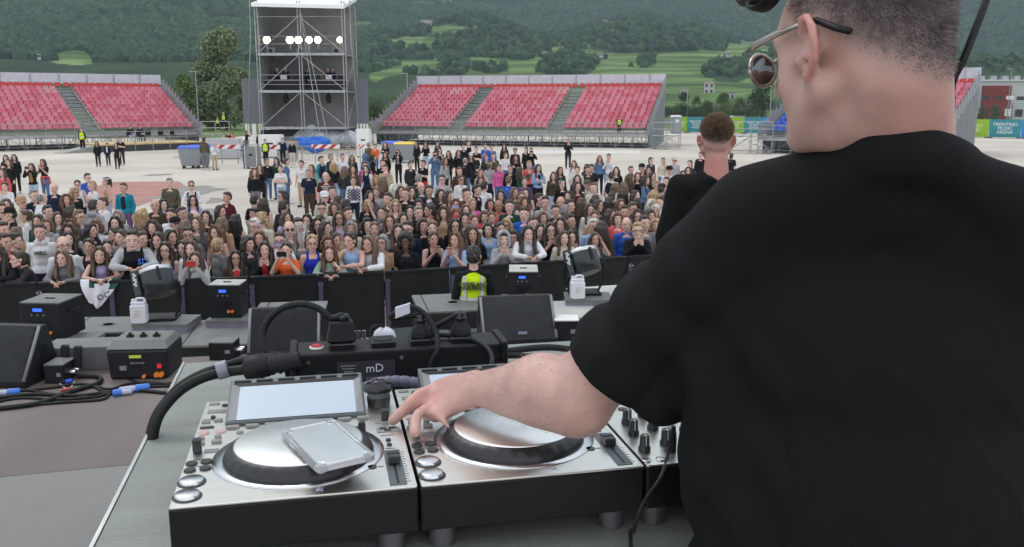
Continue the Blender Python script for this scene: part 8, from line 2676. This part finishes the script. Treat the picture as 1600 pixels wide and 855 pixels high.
SKIN = [(.62, .39, .32), (.57, .345, .275), (.66, .43, .36), (.52, .30, .235), (.60, .37, .31)]
def make_person(p, i):
    o = p['o']
    pose = p['pose']; s = p['s']
    yaw = R(p['yaw'])
    hd = Vector(HEAD0[pose]) * s
    Q = Matrix.Rotation(yaw, 3, 'Z')
    off = Q @ Vector((hd.x, hd.y, 0))
    root = thing('person', p['label'], 'person', (p['pos'].x - off.x, p['pos'].y - off.y, p.get('z0', 0.0)), yaw, p.get('group', 'people in the crowd'))
    k = s
    root.scale = (k * (1.06 if p['hair'][1] in 'SRBC' else .98), k * (1.04 if p['hair'][1] in 'SRBC' else 1.0), k)
    sk = SKIN[(i * 7) % 5]
    if p['hair'] == 'kA': sk = (.10, .05, .035)
    if p['x'] == 779: sk = (.34, .17, .12)
    link('body', BODY[pose], root, color=sk)
    hp = Vector(HEAD0[pose])
    st = p['hair'][1]
    hc = HC.get(p['hair'][0], HC['d'])
    if st in HAIR:
        ho = link('hair', HAIR[st], root, hp, color=hc)
    elif st == 'C':
        link('hair', HAIR['R'], root, hp, color=hc)
    elif st == 'H' and not o.get('K'):
        link('hair', HAIR['T'], root, hp, color=(.02, .014, .01)).scale = (.93, .95, .95)
        link('hood', HOOD, root, hp, color=CC[p['col']])
    elif st == 'H':
        link('hair', HAIR['L'], root, hp, color=(.02, .014, .01))
    if o.get('K'):
        link('cap', CAP, root, hp, color=CC[o['K']])
    if 'H' in o: link('headband', HBAND, root, hp + Vector((0, .012, 0)), color=CC[o['H']])
    g = 's' if p['g'] == 'j' else p['g']
    col = CC[p['col']]
    t = link({'t': 't_shirt', 'v': 'sleeveless_top', 'h': 'hoodie', 'j': 'jacket', 's': 'top'}[p['g']], TOPS[pose + g], root, color=col)
    if 'V' in o:
        # sleeves of another colour under a body in the main colour
        t.color = (*CC[o['V']], 1)
        link('gilet', TOPS[pose + 'v'], root, color=col).scale = (1.09, 1.09, 1.0)
    if 'I' in o:
        if pose == 'l': link('inner_top', INNER, root, (0, -.05, -.02), color=CC[o['I']])
        else: link('inner_top', INNER, root, (0, 0, 0), color=CC[o['I']])
    if p['col'] == 'yellow' and p['g'] == 'j':
        pass
    link('trousers', TROU[pose], root, color=CC[o.get('J', ['black', 'denim', 'navy', 'lightd', 'charcoal'][i % 5])])
    if p['y'] < 300 or pose == 'z':
        for sd_ in (-1, 1):
            link('shoe', SHOE[pose + str(sd_)], root, color=CC[['white', 'black', 'lgrey'][i % 3]])
    if 'G' in o: link('glasses', GLS, root, hp)
    if 'S' in o: link('sunglasses', SUNG, root, hp)
    if 'B' in o and o['B'] in CC: link('backpack', BACKPK, root, color=CC[o['B']])
    if 'T' in o:
        tpz = 1.235 if pose != 'l' else 1.2
        yy = -.136 if pose == 'n' else (-.178 if pose == 'l' else -.14)
        body = {'WILL': 'WILL', 'SD': 'SD', 'ARE': 'ARE', 'MEDICINA': 'WEDICINA\nWENICS\nLARIN', 'NAPOLI': 'NAPOLI'}[o['T']]
        wt = M_print if o['T'] == 'WILL' else (mat('print_blue', (.08, .25, .75), .6) if o['T'] == 'SD' else M_wt)
        sz = {'WILL': .085, 'SD': .1, 'ARE': .07, 'MEDICINA': .06, 'NAPOLI': .055}[o['T']]
        xx = .10 if o['T'] == 'SD' else 0
        lettering('lettering', body, sz, wt, t, Matrix.Translation((xx, yy, tpz)) @ Matrix.Rotation(R(90), 4, 'X'), depth=.012)
    if o.get('Q') == 'sun':
        b = MB(); b.cyl((0, -.10, 1.2), (0, -.136, 1.2), .07, n=20); b.build('print', M_orange, t)
        b = MB(); b.cyl((0, -.10, 1.2), (0, -.138, 1.2), .045, n=20); b.build('print', mat('print_pink', (.6, .1, .2), .7), t)
    if o.get('X') == 'stripe':
        for kk in range(7):
            b = MB(); b.box((0, -.128, 1.02 + kk * .045), (.15, .02, .018)); b.build('stripe', M_black, t)
    if o.get('X') == 'check':
        b = MB()
        for a in range(-3, 4):
            for c in range(8):
                if (a + c) % 2: b.box((a * .055, -.118 - .015 * (abs(a) < 2), 1.0 + c * .045), (.05, .03, .042))
        for a in range(-3, 4):
            for c in range(8):
                if (a + c) % 2: b.box((a * .055, .112, 1.0 + c * .045), (.05, .03, .042))
        b.build('check_pattern', M_black, t)
    # a held phone is a thing of its own
    if pose == 'p':
        c = CC.get(o.get('F', 'black'), CC['black'])
        W = Matrix.Translation(root.location) @ Matrix.Rotation(yaw, 4, 'Z')
        q = W @ (Vector((0, -.345, 1.545)) * s)
        fc = o.get('F') if o.get('F') in ('red', 'lilac', 'yellow') else 'dark'
        who = p['ref'] or f"someone {rel(p, near_lm(p))} {near_lm(p)['ref']}"
        if len(who.split()) > 11: who = 'someone close to ' + near_lm(p)['ref']
        if not p['ref'] and p.get('group', '').startswith('people at'): who = 'the black T-shirt beside the tower gauze'
        ph = thing('mobile_phone', f"{fc} phone held up by {who}", 'phone', q, yaw, 'phones held up in the crowd')
        b = MB(); b.rbox((0, 0, 0), (.155, .012, .078), .004); b.build('body', mat('phone_' + o.get('F', 'black'), c, .3), ph)
        b = MB(); b.cyl((.055, -.007, .02), (.055, -.009, .02), .008, n=10); b.build('camera_lens', M_blackgloss, ph)
    return root
def near_lm(p):
    return sorted([m for m in LM if m is not p], key=lambda m: (m['x'] - p['x']) ** 2 + (2.0 * (m['y'] - p['y'])) ** 2)[0]
for i, p in enumerate(PEOPLE):
    make_person(p, i)

# the sash-like red jacket at one waist
def extra_child(ref, fn):
    for o in list(COL.objects):
        if o.get('label') == next(p for p in PEOPLE if p['ref'] == ref)['label']:
            fn(o); return
def red_sash(root):
    me = organic('tied_jacket', [('e', (0, 0, .98), (.185, .14, .06)), ('e', (0, .1, .85), (.16, .06, .16)), ('c', (.02, -.13, .97), (.1, -.14, .72), .03, .03), ('c', (.14, .06, .95), (.2, .04, .72), .05, .04)], .014, 3)
    me.materials.append(M_cloth_o); link('tied_jacket', me, root, color=CC['coral'])
extra_child('the red-sashed person', red_sash)

# ---- people away from the crowd: head pixel, height in the picture fixed by their ground
def extra(x, y, z0, hair, col, g, pose, yaw, label, h=1.53, **o):
    p = dict(x=x, y=y, hair=hair, col=col, g=g, pose=pose, yaw=yaw, ref=None, custom=label, o=o, label=label, group='people at the edges of the arena')
    zh = h
    p['zh'] = zh; p['pos'] = onz(x, y, z0 + zh); p['s'] = zh / HEAD0[pose][2]; p['z0'] = z0
    PEOPLE.append(p)
    return make_person(p, len(PEOPLE))
def extra_at(x, y, Y, zfloor, hair, col, g, pose, yaw, label, **o):
    q = ony(x, y, Y)
    p = dict(x=x, y=y, hair=hair, col=col, g=g, pose=pose, yaw=yaw, ref=None, custom=label, o=o, label=label, group='people at the edges of the arena')
    p['pos'] = q; p['s'] = max(.85, min(1.15, (q.z - zfloor) / HEAD0[pose][2])); p['z0'] = zfloor
    PEOPLE.append(p)
    return make_person(p, len(PEOPLE))
extra(151, 224, 0, 'dL', 'black', 'j', 'n', 10, 'person in black by the yellow bag, first of the group before the platform', J='black', h=1.42)
extra(167, 226, 0, 'dP', 'navy', 'j', 'n', 0, 'child in a navy jacket over a white top in the group before the platform', I='white', J='navy', h=1.32)
extra(181, 227, 0, 'bL', 'black', 't', 'n', 10, 'person with a pink jacket round the waist in the group before the platform', J='black', h=1.38)
extra(188, 218, 0, 'dS', 'black', 't', 'c', 0, 'person in a black T-shirt behind the pink jacket group, near the platform rail', J='charcoal', h=1.6)
extra(319, 219, 0, 'kS', 'olive', 'h', 'n', 175, 'person in an olive hoodie and grey trousers beside the blue-lidded bins, back turned', J='grey', h=1.72)
extra(334, 225, 0, 'lR', 'white', 's', 'u', 40, 'person in a white top and beige trousers next to the olive hoodie', J='beige', h=1.5)
extra(382, 223, 0, 'dT', 'denim', 'j', 'c', 0, 'person in a denim jacket with folded arms beside the grey case', J='denim', h=1.52)
extra(404, 210, 0, 'dL', 'black', 's', 'n', -10, 'slim person in black standing by the tower post under the gauze', J='black', h=1.5)
def vesty(x, y, z0, label, yaw=0, h=1.58, hair='kS', legs='black', at=None, text=None):
    r = extra(x, y, z0, hair, 'black', 's', 'n', yaw, label, h=h, J=legs) if at is None else extra_at(x, y, at, z0, hair, 'black', 's', 'n', yaw, label, J=legs)
    v = link('hi_vis_vest', VEST, r, color=CC['yellow'])
    link('reflective_band', STRIPE, r, color=(.62, .64, .66))
    if text:
        for sx in (-.1, .1):
            b = MB(); b.box((sx, .128 if abs(yaw) > 90 else -.128, 1.2), (.035, .03, .3)); o = b.build('reflective_strip', mat('reflective_grey', (.62, .64, .66), .4), r)
        lettering('lettering', text, .058, M_print, v, Matrix.Translation((0, .146, 1.235)) @ Matrix.Rotation(R(180), 4, 'Z') @ Matrix.Rotation(R(90), 4, 'X'), depth=.016)
    return r
vesty(127, 203, 0, 'yellow-vested steward standing below the aisle of the platform grandstand', at=70.5)
vesty(349, 180, 1.5, 'yellow-vested steward with a pale cap standing high at the grandstand end', at=84, hair='wS')
vesty(340, 190, .9, 'yellow-vested steward far behind, beyond the stair at the grandstand end', at=95)
vesty(968, 184, 1.08, 'yellow-vested steward standing in the front row of the widest grandstand', at=78.9)
vesty(414, 221, 0, 'yellow-vested steward leaning on the barrier by the tower', h=1.45)
vesty(740, 401, 0, 'bearded steward in a yellow vest lettered on the back, between barrier and subwoofers', yaw=180, hair='kS', at=12.2, text='HOMELAND\nSECURITY'.replace('SECURITY', 'SECURNET'))
def redworker(x, y, label, col='red', yaw=0, **o):
    r = extra(x, y, 0, 'dS', col, 's', 'c', yaw, label, h=1.5, J='red', **o)
redworker(349, 212, 'worker in yellow and red rescue clothing leaning on the silver case', 'yellow', 20)
redworker(363, 211, 'worker in red rescue clothing, nearest the steps, head turned', 'red', -30)
redworker(357, 208, 'worker in dark red rescue clothing between the two others', 'maroon', 10)
extra(385, 207, 0, 'bS', 'black', 't', 'p', 150, 'person in a black T-shirt raising a phone beside the tower gauze', J='denim', h=1.5)
extra(441, 219, 0, 'bS', 'navy', 'j', 'n', 0, 'person in a dark patterned jacket beside the black-and-cream outfit near the tower', J='black', h=1.52)
extra(456, 222, 0, 'lP', 'black', 's', 'n', 0, 'person in a black top and cream trousers before the tower', J='cream', h=1.52)
Yt = TW[2]
extra_at(440, 207, Yt + 2.0, .55, 'kS', 'black', 's', 'n', 20, 'operator in black behind the ground floor desk, nearest the outer post', J='black')
extra_at(461, 207, Yt + 2.2, .55, 'kS', 'grey', 't', 'n', -40, 'operator in a grey T-shirt behind the ground floor desk', J='black')
extra_at(446, 100, Yt + 2.4, TW[4], 'wS', 'black', 's', 'n', 10, 'white-haired operator in black at the sound desk on the middle floor', J='black')
extra_at(433, 108, Yt + 2.0, TW[4], 'kS', 'black', 't', 'n', 20, 'operator in black stooping at the outer sound desk on the middle floor', J='black')
extra_at(512, 103, Yt + 2.6, TW[4], 'kS', 'navy', 's', 'n', -10, 'operator in a navy top at the lighting desk, nearest the mast', J='navy')
extra_at(519, 102, Yt + 2.9, TW[4], 'dS', 'navy', 'j', 'n', 10, 'operator in a navy jacket standing close behind the lighting desk colleague', J='navy')
extra_at(480, 100, Yt + 3.2, TW[4], 'kS', 'charcoal', 's', 'n', 0, 'dim operator in charcoal behind the mast on the middle floor', J='black')
for u, lab, c in ((PLAT_S[0], 'seated spectator in blue jeans on the wooden platform', 'black'), (PLAT_S[1], 'seated spectator in dark clothes on the wooden platform', 'navy')):
    q = PLAT_W @ Vector((u, 3.05, .6))
    p = dict(x=0, y=100, hair='dS', col=c, g='s', pose='z', yaw=math.degrees(PLAT_W.to_euler().z), ref=None, label=lab, o=dict(J='lightd' if c == 'black' else 'charcoal'), s=1.0, z0=.6, group='people at the edges of the arena')
    p['pos'] = q + Vector((0, -.02, 1.2)); make_person(p, 3)

# things in the pit and on the barrier that belong to people
def jersey():
    x = onz(156, 440, 1.2).x
    y = bar_at(x)
    t = thing('team_jersey', 'white team jersey with dark green trim draped over the crowd barrier', 'jersey', (x, y - .03, 1.215), math.atan2(.2, 1))
    n, m_ = 22, 18
    vs, fs = [], []
    for j in range(m_ + 1):
        for i in range(n + 1):
            u = -.29 + .58 * i / n; v_ = j / m_
            wdt = 1 - .62 * v_ ** 1.3
            z = -.43 * v_ * (1 - .25 * abs(u) / .29) + (.02 if j == 0 else 0)
            y_ = -.05 - .02 * math.sin(u * 26 + v_ * 3) * (.4 + v_) - .015 * v_ + .07 * (1 - v_) ** 6
            vs.append((u * wdt - .05 * v_, y_, z))
    for j in range(m_):
        for i in range(n):
            a = j * (n + 1) + i; fs.append((a, a + n + 1, a + n + 2, a + 1))
    b = MB(); b.add(vs, fs, 0, True)
    # green trim areas are dyed cloth
    for k, f in enumerate(fs):
        j, i = divmod(k, n)
        if (j < 5 and (4 < i < 8)) or (j < 7 and i > 16): b.m[k] = 1
    o = b.build('shirt_cloth', [mat('jersey_white', (.68, .67, .72), .8, var=.08, scale=8), mat('jersey_green', (.012, .075, .06), .8)], t)
    sd_ = o.modifiers.new('s', 'SOLIDIFY'); sd_.thickness = .006
    lettering('number', 'OC', .13, mat('jersey_navy', (.02, .03, .09), .7), t, Matrix.Translation((.05, -.085, -.235)) @ Matrix.Rotation(R(-18), 4, 'Y') @ Matrix.Rotation(R(90), 4, 'X'), depth=.004)
jersey()
def rose():
    q = ony(471, 366, 14.75)
    t = thing('wrapped_rose', 'single red rose in clear wrapping held up over the orange-red T-shirt', 'rose', q, 0)
    me = organic('bloom', [('e', (0, 0, .08), (.035, .035, .04)), ('e', (.015, 0, .095), (.022, .022, .022)), ('e', (-.015, .01, .09), (.022, .022, .025))], .006, 1)
    me.materials.append(mat('rose_red', (.45, .02, .05), .6)); link('bloom', me, t)
    b = MB(); b.cyl((0, 0, -.3), (0, 0, .05), .005, n=6); b.build('stem', M_grass, t)
    cl_ = bpy.data.materials.get('clear_silicone')
    b = MB(); b.lathe([(.012, -.25), (.05, -.05), (.085, .1), (.09, .17)], n=14, wob=lambda a, r, z: .1 * r * math.sin(a * 5)); b.build('wrapping', cl_, t)
rose()
def umbrella_bag():
    q = ony(756, 466, 12.3)
    t = thing('hanging_cloth', 'red and yellow cloth hanging behind the tall dark subwoofer by the yellow vest', 'cloth', (q.x, q.y, q.z - .12), 0)
    me = organic('cloth', [('e', (0, 0, .12), (.085, .07, .09)), ('c', (0, 0, .1), (.03, 0, -.12), .08, .04)], .012, 3)
    v = verts_of(me); v += np.array([[noise.noise(Vector(p) * 14 + Vector((kk * 7, 0, 0))) * .012 for kk in range(3)] for p in v]); set_verts(me, v)
    me.materials.append(mat('flag_red', (.5, .025, .04), .7)); link('cloth', me, t)
    me = organic('lining', [('c', (.07, -.01, .1), (.06, -.01, -.14), .02, .03)], .01, 2); me.materials.append(mat('flag_yellow', (.6, .45, .03), .7)); link('lining', me, t)
umbrella_bag()
